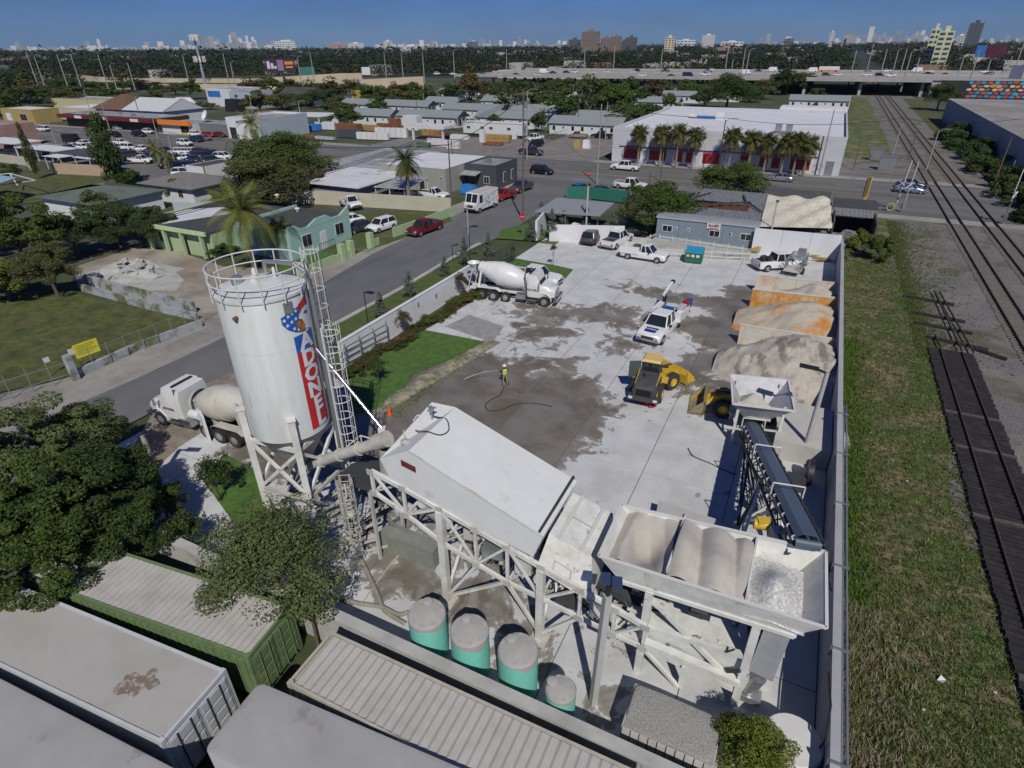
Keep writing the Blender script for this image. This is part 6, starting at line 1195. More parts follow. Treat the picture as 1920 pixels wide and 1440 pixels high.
def put(kind,color,loc,deg,label,group=None):
 key=(kind,color);first=key not in CARP
 if first:CARP[key]=car(kind,NMN[kind],PAINT[color])if not any(k[0]==kind for k in CARP)else None
 if CARP[key]is None:
  src=next(CARP[k]for k in CARP if k[0]==kind and CARP[k]is not None);c=copy_tree(src)
  base=next(k[1]for k in CARP if k[0]==kind and CARP[k]is src)
  for ch in c.children:
   if ch.data.materials and ch.data.materials[0]==PAINT[base]:
    ch.material_slots[0].link='OBJECT';ch.material_slots[0].material=PAINT[color]
  CARP[key]=c;o=c
 else:o=CARP[key]if first else copy_tree(CARP[key])
 o.location=loc;o.rotation_euler=(0,0,R_(deg));o['label']=label;o['category']=CATN[kind];o['group']=group or 'street and yard vehicles'
 if not group:del o['group']
 return o
def at(px,py,z=.04):p=W(px,py,z);return(p.x,p.y,z)
put('crew','maroon',at(797,436,0),263,'maroon pickup truck parked by the lime green wall');put('reg','white',at(658,388),-28,'old white pickup truck parked against the long beige wall')
put('suv','white',at(716,431),262,'white suv parked on the front yard grass');put('sedan','slate',at(675,433),250,'dark grey saloon between the teal house and the white suv');put('sedan','white',at(654,420),240,'white car nose hidden behind the dark grey saloon')
put('reg','red',at(944,373),262,'bright red pickup behind the step van');put('crew','grey',at(977,358),266,'grey pickup in front of the dark slate building')
put('suv','black',at(1016,326),-4,'black suv driving along the avenue by the stop sign');put('crew','white',at(1172,319),178,'white crew pickup passing the store');put('sedan','silver',at(1461,339),178,'silver saloon on the avenue before the store')
put('sedan','paleblue',at(1705,361),0,'pale blue silver car nearest the railway crossing');put('sedan','navy',at(1708,352),0,'darker blue car beside the pale one at the crossing')
put('crew','slate',at(996,290),-2,'black pickup truck waiting at the builders yard entrance');put('crew','white',at(1002,264),250,'white pickup inside the builders yard gate');put('suv','black',at(1005,275),255,'black suv in front of the white pickup at the gate')
put('reg','tan',at(1083,259),175,'tan pickup truck before the front row bungalow');put('crew','black',at(1128,259),178,'black pickup left of the store near a bungalow');put('suv','slate',at(1148,254),178,'dark suv beside the black pickup left of the store')
put('sedan','white',at(757,369),5,'cream car under the patched carport');put('reg','white',at(813,372,.04),0,'white cab pickup behind the beige wall near the workshop')
put('hatch','blue',at(1088,360),70,'bright blue hatchback in the green screened lot');put('sedan','slate',at(1128,364),60,'dark car with raised bonnet in the screened lot');put('crew','white',at(1182,354),-5,'white flatbed pickup at the back of the screened lot')
for k,(px,py,c,d)in enumerate(((1305,392,'black',10),(1322,402,'navy',20),(1300,408,'slate',-10),(1327,384,'black',0))):put('sedan',c,at(px,py),d,'%s dark car from the left in the shade right of the dense tree'%nth(k+1))
put('sedan','white',at(1318,422),0,'white car behind the office trailer roof')
put('suv','grey',at(1112,453),88,'dark grey suv parked beside the tall white pole');put('crew','white',at(1156,459),80,'white pickup truck showing its tailgate beside the dark suv');put('crew','white',at(1003,530),0,'white crew pickup parked behind the concrete mixer')
put('crew','white',at(1459,503),36,'white pickup by the rear wall with its bed full of tools')
g=MB();p=at(1459,503)
for k in range(14):g.box((p[0]-1.45+random.uniform(-.6,.6),p[1]-1.05+random.uniform(-.5,.5),1.25+random.uniform(0,.25)),(random.uniform(.2,.5),random.uniform(.15,.4),random.uniform(.1,.4)),random.uniform(0,3))
tag(solo('tool_load',g,DARKST,'jumble of tools in the bed of the pickup by the rear wall','tools'),kind='stuff')
LOT=[(40,242,'sedan','white',0),(82,246,'suv','white',182),(225,242,'sedan','white',0),(250,240,'van','white',182),(215,256,'sedan','black',178),(262,256,'suv','black',0),(278,250,'sedan','white',0),(228,271,'sedan','white',0),(238,281,'suv','white',180),(265,283,'sedan','white',180),(138,270,'van','black',0),(160,273,'sedan','white',0),(140,279,'sedan','white',10),(156,280,'sedan','white',10),(172,278,'sedan','white',10),(190,271,'crew','navy',0),(132,283,'sedan','slate',10),(348,273,'suv','white',0),(368,266,'suv','navy',182),(384,263,'sedan','silver',0),(368,255,'sedan','white',10),(390,257,'sedan','red',5),(412,257,'sedan','maroon',0),(290,286,'sedan','maroon',80),(300,288,'sedan','navy',80),(312,289,'suv','black',80),(336,288,'sedan','white',75),(349,288,'sedan','white',75),(361,288,'sedan','white',75),(377,288,'sedan','maroon',75),(388,290,'sedan','slate',75),(402,292,'sedan','navy',75),(420,299,'suv','white',20),(300,300,'suv','navy',75),(316,303,'sedan','black',75),(330,302,'sedan','slate',75),(352,300,'sedan','white',70),(368,303,'sedan','navy',70),(385,305,'sedan','slate',70),(400,306,'suv','slate',70),(265,306,'reg','white',20),(322,314,'sedan','black',65),(340,316,'suv','navy',65),(362,316,'suv','navy',60),(347,330,'suv','white',35),(20,292,'sedan','slate',20),(62,288,'crew','black',10),(75,290,'sedan','slate',20),(250,296,'suv','slate',70),(236,291,'sedan','slate',75),(287,297,'sedan','slate',75),(308,295,'sedan','black',75),(390,297,'suv','black',72),(374,295,'sedan','slate',75)]
for i,(px,py,k,c,d)in enumerate(sorted(LOT)):
 where='beyond the used car lot' if py<268 else 'in the used car lot'
 put(k,c,at(px,py,.03),d,'%s %s %s, %s from the left'%(c,CATN[k],where,nth(i+1)),'cars on and around the used car lot')
HWC=[(1008,142,'sedan','white'),(1020,136.5,'van','white'),(1037,137,'sedan','slate'),(1062,136,'sedan','black'),(1078,136,'suv','white'),(1137,135.5,'sedan','white'),(1187,136,'sedan','white'),(1193,133.5,'suv','black'),(1205,142,'sedan','white'),(1247,134,'crew','grey'),(1259,143.5,'sedan','slate'),(1290,144,'van','navy'),(1322,141,'crew','white'),(1327,134,'crew','silver'),(1332,131,'suv','white'),(1398,138.5,'van','white'),(1421,133.5,'sedan','slate'),(1447,133,'van','white'),(1522,134,'van','white'),(1522,142,'sedan','white'),(1549,141.5,'suv','slate'),(1571,141,'sedan','white'),(1625,141,'sedan','white'),(1649,142,'suv','black'),(1669,143,'reg','white'),(1662,133.5,'reg','white'),(1628,134,'sedan','silver'),(1718,133,'van','white'),(1739,140.5,'crew','grey'),(1770,141,'sedan','slate'),(1742,133,'sedan','white'),(1845,133.5,'sedan','white'),(1853,140,'suv','grey'),(820,143,'suv','white'),(850,141,'sedan','white'),(880,142,'suv','slate'),(905,141,'sedan','silver'),(935,142,'sedan','white'),(968,141,'sedan','black')]
for i,(px,py,k,c)in enumerate(sorted(HWC)):
 zz=7.0;p=W(px,py+1.0,zz);yy=min(max(p.y,hy(p.x)+2.6),hy(p.x)+102)
 d=ray(px,py);kx=d.x/d.y*yy
 put(k,c,(kx,yy,zz),0 if yy-hy(kx)<51 else 180,'%s %s on the highway deck, %s vehicle from its left end'%(c,CATN[k],nth(i+1)),'traffic on the highway')
for px,lab in((1554,'orange and white school bus crossing the highway deck'),):
 t=thing('bus',lab,'bus',(W(px,133,7.0).x*.96,hy(-10)+97,7.0));g=MB();g.box((0,0,1.7),(11.5,2.5,2.5));part('body',g,OFFW,t);g=MB();g.box((0,-1.26,.9),(11.52,.05,.8));part('stripe',g,ORANGE,t);g=MB();g.box((0,0,3.0),(11.3,2.4,.12));part('roof',g,TRIM,t)
 for x in(-4,4):g=MB();g.tube((x,-1.3,.5),(x,1.3,.5),.5,12);part('wheel',g,TYRE,t)
t=thing('step_van','white step van covered in grey graffiti parked on the side street','van',at(903,393,0),R_(265))
g=MB();g.side([(-3.1,.55),(-3.1,2.95),(2.3,2.95),(2.75,1.55),(3.1,1.45),(3.1,.5)],-1.12,1.12);part('body',g,PW,t)
g=MB();g.bb(-3.0,2.2,-1.0,1.0,2.953,3.0);part('roof',g,mat('rusty_van_roof',(.4,.33,.3),.8,var=.2,world=False,scale=2,col2=(.5,.49,.47)),t)
for s in(-.52,.52):g=MB();g.add([(2.36,s-.46,2.8),(2.36,s+.46,2.8),(2.75,s+.46,1.62),(2.75,s-.46,1.62)],[(0,1,2,3)]);part('windscreen',g,GLASS,t)
for s in(-1,1):
 g=MB();g.bb(1.3,2.1,s*1.125-.012,s*1.125+.012,1.5,2.6);part('side_window',g,GLASS,t);g=MB();g.bb(3.08,3.14,s*.85-.15,s*.85+.15,.95,1.2);part('headlight',g,LENS,t)
 g=MB()
 for k in range(16):x=random.uniform(-2.9,.9);z=random.uniform(.9,2.6);g.beam((x,s*1.135,z),(x+random.uniform(-.3,.4),s*1.135,z+random.uniform(-.6,.6)),.11,.02)
 part('graffiti',g,mat('van_graffiti_grey',(.16,.17,.19),.7),t)
 for x in(-1.9,2.1):wheel(t,x,s*1.0,.42,.25,side=s)
g=MB();g.box((3.16,0,.65),(.12,2.2,.2));part('bumper',g,BLACK,t);g=MB();g.box((3.11,0,1.1),(.04,1.0,.35));part('grille',g,BLACK,t)
MXW=mat('mixer_white',(.66,.67,.66),.35,var=.05,world=False,scale=1.5,col2=(.55,.54,.5),mix=.3,scale2=1.2,soft=.2);MXD=mat('mixer_dusty_drum',(.52,.50,.44),.7,var=.08,world=False,col2=(.42,.4,.35),mix=.4,scale2=1)
def mixer(label,loc,rz,drum,dirty):
 t=thing('concrete_mixer',label,'mixer truck',loc,rz);fr=DUSTY if dirty else MXW
 for s in(-.42,.42):g=MB();g.bb(-4.3,3.9,s-.06,s+.06,.75,1.0);part('chassis_rail',g,fr,t)
 cb=loft([(1.45 if dirty else 2.0,1.0,2.98,1.12,1.0),(2.1,.85,3.05,1.18,1.05),(2.9,.85,3.05,1.18,1.02),(3.32,.85,2.05,1.16,.98),(3.9,.9,1.95,1.05,.86),(4.55,.95,1.72,1.0,.78),(4.72,1.0,1.55,.92,.72)]);cab=part('cab',cb,MXW,t)
 g=MB();g.add([(2.93,-.92,2.88),(2.93,.92,2.88),(3.33,.88,2.1),(3.33,-.88,2.1)],[(3,2,1,0)]);part('windscreen',g,GLASS,t)
 for s in(-1,1):
  g=MB();g.add([(2.25,s*1.14,2.0),(3.1,s*1.14,2.0),(2.85,s*1.06,2.78),(2.25,s*1.06,2.78)],[(0,1,2,3)if s<0 else(3,2,1,0)]);part('side_window',g,GLASS,t)
  g=MB();g.bb(4.5,4.74,s*.78-.14,s*.78+.14,1.15,1.4);part('headlight',g,LENS,t)
  g=MB();g.beam((3.2,s*1.18,2.0),(3.3,s*1.5,2.05),.05);g.box((3.32,s*1.5,2.2),(.1,.12,.6));part('mirror',g,CHROME,t)
  g=MB();pts=[(3.75+.68*math.cos(a),.62+.72*math.sin(a))for a in np.linspace(-.1,math.pi+.1,9)];n=9;g.add([(x,s*.78,z)for x,z in pts]+[(x,s*1.2,z)for x,z in pts],[(i,i+1,n+i+1,n+i)for i in range(n-1)],True);part('fender',g,MXW,t)
  g=MB();g.bb(.9,1.9,s*.95-.28,s*.95+.28,.55,1.05);part('fuel_tank',g,CHROME,t);g=MB();g.bb(2.0,2.95,s*1.12-.12,s*1.12+.12,.5,.6);part('step',g,CHROME,t)
  g=MB();g.tube((1.78,s*1.0,1.1),(1.78,s*1.0,3.1),.09,8);part('exhaust_stack',g,CHROME,t)
  text_part('ADONEL',.26,mat('sign_maroon',(.2,.02,.03),.6),t,(2.55,s*1.205,1.62),(R_(90),0,0 if s<0 else math.pi),.004,.006)
 g=MB();g.bb(4.7,4.76,-.5,.5,1.1,1.6);part('grille',g,CHROME,t);g=MB();g.bb(4.72,5.0,-1.15,1.15,.55,.9);part('bumper',g,CHROME,t)
 g=MB();g.bb(2.15,2.3,-.8,.8,3.06,3.16);part('roof_lights',g,BLACK,t)
 ax=Vector((-5.3,0,1.28)).normalized();g=MB();p0=Vector((.75 if dirty else 1.55,0,1.9 if dirty else 1.95));d=Vector((-4.9,0,1.05))
 g.lathe([(0,0),(.62,.02),(.72,.12),(1.0,.9),(1.16,1.6),(1.16,2.7),(.95,3.6),(.62,4.6),(.55,4.95),(.42,4.96),(.35,4.6)],32,p0,d.normalized());dr=part('drum',g,drum,t)
 if not dirty:
  for k in range(5):g=MB();a=.5+k*.22;text=None;g.box((-1.2-k*.22,-.95,2.9-.05*k),(.12,.03,.22),0);
 g=MB();g.lathe([(1.165,2.58),(1.2,2.6),(1.2,2.72),(1.165,2.74)],32,p0,d.normalized());part('drum_band',g,drum,t)
 g=MB();g.lathe([(.5,0),(.9,.1),(.9,.35)],20,p0-d.normalized()*.3,d.normalized());part('drum_gear',g,fr,t)
 for s in(-1,1):
  g=MB();g.beam((1.75,s*.45,1.0),(1.6,s*.3,2.0),.2);part('drum_stand',g,fr,t);g=MB();g.beam((-3.2,s*.75,1.0),(-2.9,s*.7,2.7),.2);part('drum_stand',g,fr,t)
  g=MB();n=13;pts=[(-3.55,1.0),(-3.2,1.25),(-1.2,1.25),(-.75,1.0)];g.add([(x,s*.62,z)for x,z in pts]+[(x,s*1.22,z)for x,z in pts],[(i,i+1,5+i,4+i)for i in range(3)]);part('mudguard',g,fr,t)
  for x in(-2.75,-1.5):wheel(t,x,s*.98,.53,.5,side=s)
  wheel(t,3.75,s*1.0,.53,.32,side=s);wheel(t,-.25,s*1.0,.5,.28,side=s)
  g=MB();g.beam((-4.3,s*.9,.8),(-3.7,s*1.0,2.9),.07);g.beam((-3.7,s*1.0,2.9),(-3.3,s*.9,3.3),.05);part('ladder',g,fr,t)
 g=MB();g.lathe([(.28,0),(.62,.55),(.66,.6)],14,(-3.95,0,2.75));part('charge_hopper',g,fr,t)
 g=MB();g.hexa([(-4.0,-.3,2.25),(-4.0,.3,2.25),(-5.2,.22,1.5),(-5.2,-.22,1.5)],[(-4.0,-.36,2.4),(-4.0,.36,2.4),(-5.2,.28,1.65),(-5.2,-.28,1.65)]);part('chute',g,fr,t)
 g=MB();g.tube((.9,.9,1.5),(.1,.9,1.5),.3,14);part('water_tank',g,MXW,t);g=MB();g.bb(-4.35,-4.2,-1.15,1.15,.6,.85);part('rear_bumper',g,fr,t)
 return t
fw,rw=W(1020,576),W(917,563);hd=math.atan2(fw.y-rw.y,fw.x-rw.x);mixer('white concrete mixer truck standing in the middle of the yard by the white wall',(fw.x-3.75*math.cos(hd)-math.sin(hd)*1.1,fw.y-3.75*math.sin(hd)+math.cos(hd)*1.1,.035),hd,MXW,False)
fw,rw=W(308,798),W(411,828);hd=math.atan2(fw.y-rw.y,fw.x-rw.x);mixer('dusty concrete mixer truck half hidden behind the silo, cab towards the street',(fw.x-3.75*math.cos(hd)+math.sin(hd)*1.1,fw.y-3.75*math.sin(hd)-math.cos(hd)*1.1,.035),hd,MXD,True)
def pick(n_,t,fn):fn(t)
o=put('reg','white',at(1208,486),-3,'white utility service truck with side lockers near the dumpster')
for(x0,x1,y0,y1,z0,z1,nm,m)in((-2.8,-.45,.72,1.06,.75,1.55,'locker',PW),(-2.8,-.45,-1.06,-.72,.75,1.55,'locker',PW),(-2.8,-2.7,-.7,.7,.8,1.5,'rear_panel',PW),(-1.4,-.7,-.5,.5,1.1,1.6,'tool_reel',mat('rust_brown_fitting',(.12,.08,.04),.8)),(-2.95,-2.8,-.9,.9,.45,.7,'step_bumper',BLACK)):g=MB();g.bb(x0,x1,y0,y1,z0,z1);part(nm,g,m,o)
fw=W(1243,652);o=put('crew','white',(fw.x-.95,fw.y+2.75,.035),263,'white crane service truck with blue bonnet sign facing the camera');o.scale=(1.08,1.08,1.08)
g=MB();g.add([(1.75,-.5,1.135),(2.55,-.45,1.105),(2.55,.45,1.105),(1.75,.5,1.135)],[(0,1,2,3)]);part('bonnet_sign',g,mat('sign_violet_blue',(.03,.025,.22),.5),o)
text_part('LINDEN',.26,WHS,o,(2.15,0,1.155),(0,R_(2),R_(90)),.004,.006)
for s in(-1,1):g=MB();g.bb(-3.1,-.95,s*1.0-.24,s*1.0+.24,.8,1.6);part('service_body',g,PW,o)
g=MB();g.box((-2.0,.95,1.75),(.8,.5,.35));part('welder',g,mat('machine_grey_cover',(.45,.46,.46),.6),o);g=MB();g.box((-2.9,.95,1.78),(.5,.5,.4));part('compressor',g,PAINT['red'],o);g=MB();g.box((-3.7,.95,1.6),(.5,.5,.6));part('tool_box',g,PAINT['blue'],o)
g=MB();g.box((-1.3,.0,1.72),(.3,.9,.25));part('beacon_bar',g,PAINT['blue'],o)
g=MB();g.tube((-2.8,-.85,1.3),(-2.8,-.85,2.3),.16,10);part('crane_post',g,BLACK,o);g=MB();g.beam((-2.4,-.85,2.3),(-4.5,-.9,2.75),.2,.22);part('boom',g,PW,o);g=MB();g.box((-4.6,-.9,2.8),(.3,.3,.25));part('boom_head',g,BLACK,o)
g=MB();g.bb(-4.0,-3.1,-1.1,1.1,.7,.8);part('rear_deck',g,BLACK,o)
def loader(label,loc,rz,lugs=True,turn=0.0,bm=None):
 t=thing('wheel_loader',label,'wheel loader',loc,rz);Y=YELM;GR=mat('loader_dark_grey',(.055,.057,.06),.6,var=.2,world=False)
 g=loft([(-3.3,.95,1.75,.9,.72),(-3.1,.85,1.95,1.0,.8),(-1.9,.85,2.15,1.0,.85),(-1.0,.85,2.3,1.0,.85)]);part('engine_hood',g,GR,t)
 for s in(-1,1):g=MB();g.hexa([(-3.0,s*.99,1.0),(-1.0,s*1.0,1.0),(-1.0,s*1.06,1.0),(-3.0,s*1.05,1.0)],[(-2.8,s*.8,1.98),(-1.0,s*.86,2.32),(-1.0,s*.92,2.32),(-2.8,s*.86,1.98)]);part('side_panel',g,Y,t)
 g=MB();g.bb(-3.5,-3.0,-1.25,1.25,.7,1.1);part('counterweight',g,GR,t)
 gr=MB()
 for k in range(5):gr.bb(-3.38,-3.31,-.6,.6,1.18+k*.11,1.23+k*.11)
 part('grille',gr,BLACK,t)
 for s in(-1,1):
  g=MB();g.bb(-3.56,-3.5,s*1.0-.16,s*1.0+.16,.85,1.05);part('tail_lamp',g,TRIM,t)
  g=MB();g.beam((-1.1,s*1.25,1.5),(-.2,s*1.2,1.55),.5,.12);part('fender',g,Y,t)
 g=MB();g.hexa([(-1.15,-.75,1.7),(.35,-.7,1.5),(.35,.7,1.5),(-1.15,.75,1.7)],[(-1.05,-.68,3.15),(.25,-.62,3.15),(.25,.62,3.15),(-1.05,.68,3.15)]);part('cab_glass',g,GLASS,t)
 for cx,cy,tx,ty in((-1.15,.76,-1.05,.69),(-1.15,-.76,-1.05,-.69),(.36,.71,.26,.63),(.36,-.71,.26,-.63)):g=MB();g.beam((cx,cy,1.5),(tx,ty,3.15),.09);part('cab_post',g,GR,t)
 g=MB();g.hexa([(-1.2,-.82,3.16),(.45,-.78,3.16),(.45,.78,3.16),(-1.2,.82,3.16)],[(-1.05,-.68,3.33),(.3,-.64,3.33),(.3,.64,3.33),(-1.05,.68,3.33)]);part('cab_roof',g,mat('faded_machine_yellow',(.62,.46,.16),.6,var=.06,world=False),t)
 g=MB();g.bb(-1.2,.5,.75,1.45,1.3,1.36)if False else g.bb(-.9,.3,.8,1.3,1.25,1.32);part('platform',g,Y,t)
 g=MB();g.beam((-.9,.85,2.3),(-1.3,1.75,2.3),.04,1.5);part('open_door',g,mat('door_tinted_glass',(.08,.10,.10),.15,spec=.6,var=0),t)
 g=MB();g.tube((-2.0,.2,2.1),(-2.0,.2,2.7),.08,8);part('exhaust',g,GR,t)
 g=MB();g.bb(.3,1.7,-.55,.55,.7,1.5);part('front_frame',g,Y,t)
 for s in(-1,1):
  g=MB();g.beam((.9,s*.5,1.7),(2.3,s*.5,1.35),.22,.4);g.beam((2.3,s*.5,1.35),(3.1,s*.5,.6),.2,.35);part('lift_arm',g,Y,t)
  g=MB();g.tube((.6,s*.35,1.2),(1.9,s*.35,1.1),.09,8);part('cylinder',g,GR,t)
 g=MB();g.tube((1.0,0,1.9),(2.4,0,1.7),.1,8);part('tilt_cylinder',g,GR,t)
 pr=[(2.9,.15),(2.85,1.0),(3.0,1.45),(3.12,1.4),(3.0,.95),(3.1,.35),(3.3,.22),(4.2,.12),(4.2,.08),(3.1,.06)]
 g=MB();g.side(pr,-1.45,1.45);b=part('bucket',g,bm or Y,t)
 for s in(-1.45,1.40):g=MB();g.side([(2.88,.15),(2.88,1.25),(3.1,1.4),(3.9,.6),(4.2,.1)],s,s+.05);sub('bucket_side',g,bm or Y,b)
 TY=mat('loader_tyre',(.04,.037,.033),.9,var=.3,world=False,scale=5)
 for x,s in((-1.75,-1),(-1.75,1),(1.5,-1),(1.5,1)):
  g=MB();g.lathe([(.4,-.26),(.68,-.27),(.74,-.2),(.74,.2),(.68,.27),(.4,.26)],26,(0,0,0),(0,1,0));w=link('tyre',g,TY,t);w.location=(x,s*1.05,.78)
  g=MB();g.lathe([(0,.16),(.2,.2),(.38,.1),(.42,.26)],18,(0,0,0),(0,s,0));link('rim',g,Y,w)
  if lugs:
   g=MB()
   for k in range(18):a=2*math.pi*k/18;c,sn=math.cos(a),math.sin(a);c2,s2=math.cos(a+.17),math.sin(a+.17);g.beam((.76*c,-.25,.76*sn),(.76*c2,0,.76*s2),.07,.07);g.beam((.76*c2,0,.76*s2),(.76*c,.25,.76*sn),.07,.07)
   link('tread',g,TY,w)
 if turn:
  M_=Matrix.Translation((.1,0,0))@Matrix.Rotation(turn,4,'Z')@Matrix.Translation((-.1,0,0))
  for o in t.children:
   if o.name.split('.')[0]in('bucket','lift_arm','cylinder','tilt_cylinder','front_frame')or(o.name.startswith('tyre')and o.location.x>0):o.matrix_local=M_@o.matrix_basis
 return t
rwp=W(1228,752);fwp=W(1262,705);loader('yellow wheel loader with open cab door, seen from behind beside the crane truck',(-7.55,38.2,.035),R_(93),True,R_(-32)).scale=(.85,.85,.85)
loader('second yellow wheel loader half hidden behind the charging hopper',(-1.1,37.6,.035),R_(187),True,0.0,mat('worn_shaded_bucket',(.22,.19,.13),.7,var=.3,world=False,scale=2,col2=(.42,.3,.06),mix=.4)).scale=(.82,.82,.82)  # bucket colour: greyish wear, plus yellow dulled to paint in the shade here
g=MB();p=W(1217,762);
for k in range(7):g.box((p.x+random.uniform(-.35,.35),p.y+random.uniform(-.2,.2),.12+random.uniform(0,.15)),(.3,.2,.2),random.uniform(0,3))
solo('rag_bundle',g,mat('red_rag',(.42,.02,.05),.8,var=.4,scale=8),'small red bundle on the ground behind the loader wheel','bundle')
#  VEGETATION
LG1=leafmat('leaf_green',(.035,.066,.012),(.115,.16,.035),.35);LG2=leafmat('leaf_dark',(.03,.056,.016),(.10,.14,.04),.38);LG3=leafmat('leaf_olive',(.06,.08,.022),(.155,.16,.06),.35);LG4=leafmat('leaf_lime',(.07,.11,.012),(.16,.19,.03))
LG5=leafmat('leaf_silver',(.07,.09,.065),(.17,.195,.155));LG6=leafmat('leaf_brownish',(.06,.05,.02),(.12,.085,.035));LG7=leafmat('leaf_grey_green',(.06,.09,.026),(.17,.205,.08),.35)
BARK=mat('bark',(.12,.095,.07),.95,var=.25,scale=4,world=False);PBARK=mat('palm_bark',(.22,.19,.16),.95,var=.2,scale=5,world=False)
def quads(C,N_,S,rg,asp=1.0,spin=True):
 n=len(C);N_=N_/np.maximum(np.linalg.norm(N_,axis=1,keepdims=True),1e-6)
 A=rg.normal(size=(n,3));T=np.cross(N_,A);T/=np.maximum(np.linalg.norm(T,axis=1,keepdims=True),1e-6);B=np.cross(N_,T)
 s=S[:,None];a,b=T*s,B*s*asp
 v=np.stack([C-a,C-b*.9,C+a,C+b*.9],1).reshape(-1,3);return v,np.arange(4*n).reshape(-1,4)
def crown_mesh(name,n,leaf,seed,shape='round',lobes=26,fluff=.22):
 rg=np.random.default_rng(seed);u=rg.normal(size=(lobes,3));u/=np.linalg.norm(u,axis=1,keepdims=True);u[:,2]=np.abs(u[:,2])*1.45-.62
 rad=rg.uniform(.30,.97,lobes)[:,None];Lc=u*rad
 if shape=='cone':z=rg.uniform(-1,.95,lobes);a=rg.uniform(0,6.28,lobes);r=(1-z)/2*.75*rg.uniform(.4,1,lobes);Lc=np.stack([r*np.cos(a),r*np.sin(a),z],1);fl=.10+.16*(1-z)/2
 elif shape=='column':z=rg.uniform(-1,.9,lobes);a=rg.uniform(0,6.28,lobes);r=np.minimum(.75,(1-z)*.7)*rg.uniform(.2,1,lobes);Lc=np.stack([r*np.cos(a),r*np.sin(a),z],1);fl=np.full(lobes,.24)
 elif shape=='airy':fl=rg.uniform(.16,.30,lobes)
 else:fl=rg.uniform(fluff*.9,fluff*1.7,lobes)
 k=rg.integers(0,lobes,n);d=rg.normal(size=(n,3));d/=np.linalg.norm(d,axis=1,keepdims=True);rr=rg.uniform(.45,1.0,n)**.5
 C=Lc[k]+d*(fl[k]*rr)[:,None]*np.array([1.15,1.15,.8]);Nn=d*.9+rg.normal(size=(n,3))*.55+np.array([0,0,.45])
 S=leaf*rg.uniform(.6,1.35,n);v,f=quads(C,Nn,S,rg,.75);return npmesh(name,v,f)
CR_={}
for i in range(4):CR_['round%d'%i]=crown_mesh('crown',5200,.052,20+i,lobes=26,fluff=.19)
for i in range(2):CR_['big%d'%i]=crown_mesh('crown',22000,.0225,40+i,lobes=52,fluff=.135)
for i in range(2):CR_['full%d'%i]=crown_mesh('crown',19000,.026,90+i,lobes=64,fluff=.19)
for i in range(2):CR_['airy%d'%i]=crown_mesh('crown',3600,.042,50+i,'airy',lobes=34)
CR_['cone0']=crown_mesh('crown',3200,.05,60,'cone',60);CR_['col0']=crown_mesh('crown',4200,.055,61,'column',60)
for i in range(2):CR_['far%d'%i]=crown_mesh('crown',1500,.085,70+i,lobes=22,fluff=.26)
CR_['fine0']=crown_mesh('crown',26000,.020,80,'airy',lobes=110)
VAR={}
def crownvar(key,m):
 if(key,m.name)not in VAR:me=CR_[key].copy();me.materials.append(m);VAR[(key,m.name)]=me
 return VAR[(key,m.name)]
def trunk_mesh(seed,dense=6):
 rg=random.Random(seed);g=MB();g.tube((0,0,-.1),(.03,.02,.45),.05,8,.036,cap=False)
 for k in range(dense):a=2*math.pi*k/dense+rg.random();r=rg.uniform(.35,.6);m_=(r*.4*math.cos(a),r*.4*math.sin(a),.62);g.tube((.03,.02,.42),m_,.026,6,.016,cap=False);g.tube(m_,(r*math.cos(a),r*math.sin(a),rg.uniform(.75,.95)),.016,5,.006,cap=False)
 return g.mesh('trunk')
TRK=[trunk_mesh(i)for i in range(3)]
for m_ in TRK:m_.materials.append(BARK)
def tree(label,base,r,h,key='round0',m=None,cat='tree',name='tree',group=None,cz=None,crz=None,trunk=True,lean=(0,0),rv=None):
 """base on the ground, crown radius r, total height h; cz/crz = crown centre height / vertical half size"""
 m=m or LG1;crz=crz or min(h*.48,r*1.1);cz=cz or h-crz*.98
 t=thing(name,label,cat,(base[0],base[1],base[2]if len(base)>2 else 0),random.uniform(0,6.28),group)
 if trunk:o=link('trunk',TRK[int(abs(base[0]*7))%3],None,t);o.scale=(r*1.05,r*1.05,cz*1.12)
 o=link('crown',crownvar(key,m),None,t);o.location=(0,0,cz);o.scale=(r*random.uniform(.92,1.1),r*(rv or random.uniform(.85,1.08)),crz);return t
def ptree(label,bx,by,wpx,ytop,key='round0',m=None,rmul=1.0,**k):
 b=W(bx,by);dp=depth(b);r=wpx/2/F_PX*dp*rmul;h=max(1.0,height_at(b,ytop));return tree(label,b,r,h,key,m,**k)
for i,(px,py,z,r,rz_,key,m,lab)in enumerate([(60,830,4.6,3.3,2.6,'big0',LG7,'grey green feathery tree at the left edge nearest the street'),(150,800,3.6,2.3,2.0,'big1',LG7,'feathery tree beside the street, partly over the pavement'),(30,960,4.3,3.2,2.8,'big1',LG1,'dense dark tree low on the left picture edge'),(150,930,4.2,3.0,2.7,'big0',LG2,'darkest bushy tree between the street and the green container'),(225,880,3.0,2.2,2.1,'big1',LG2,'round dark tree left of the wooden lamp post'),(240,985,2.8,2.0,1.8,'big0',LG2,'dark shrubby tree above the far end of the green container'),(300,935,1.9,1.5,1.5,'big1',LG1,'small bright green tree beside the wooden lamp post'),(340,990,1.8,1.2,1.4,'airy0',LG2,'thin dark tree between the wooden post and the lawn'),(70,1040,3.6,2.5,2.2,'big0',LG1,'spreading tree hanging over the green container corner'),(-60,900,4.0,3.2,2.6,'big1',LG1,'dense tree just cut by the left edge')]):
 c=W(px,py,z);tree(lab,(c.x,c.y,0),r*1.08,z+rz_,key,m,cz=z,crz=rz_)
c=W(398,890,1.9);tree('sparse young tree on the lawn left of the silo',(c.x,c.y,0),1.1,3.6,'airy1',LG2,cz=2.2,crz=1.5)
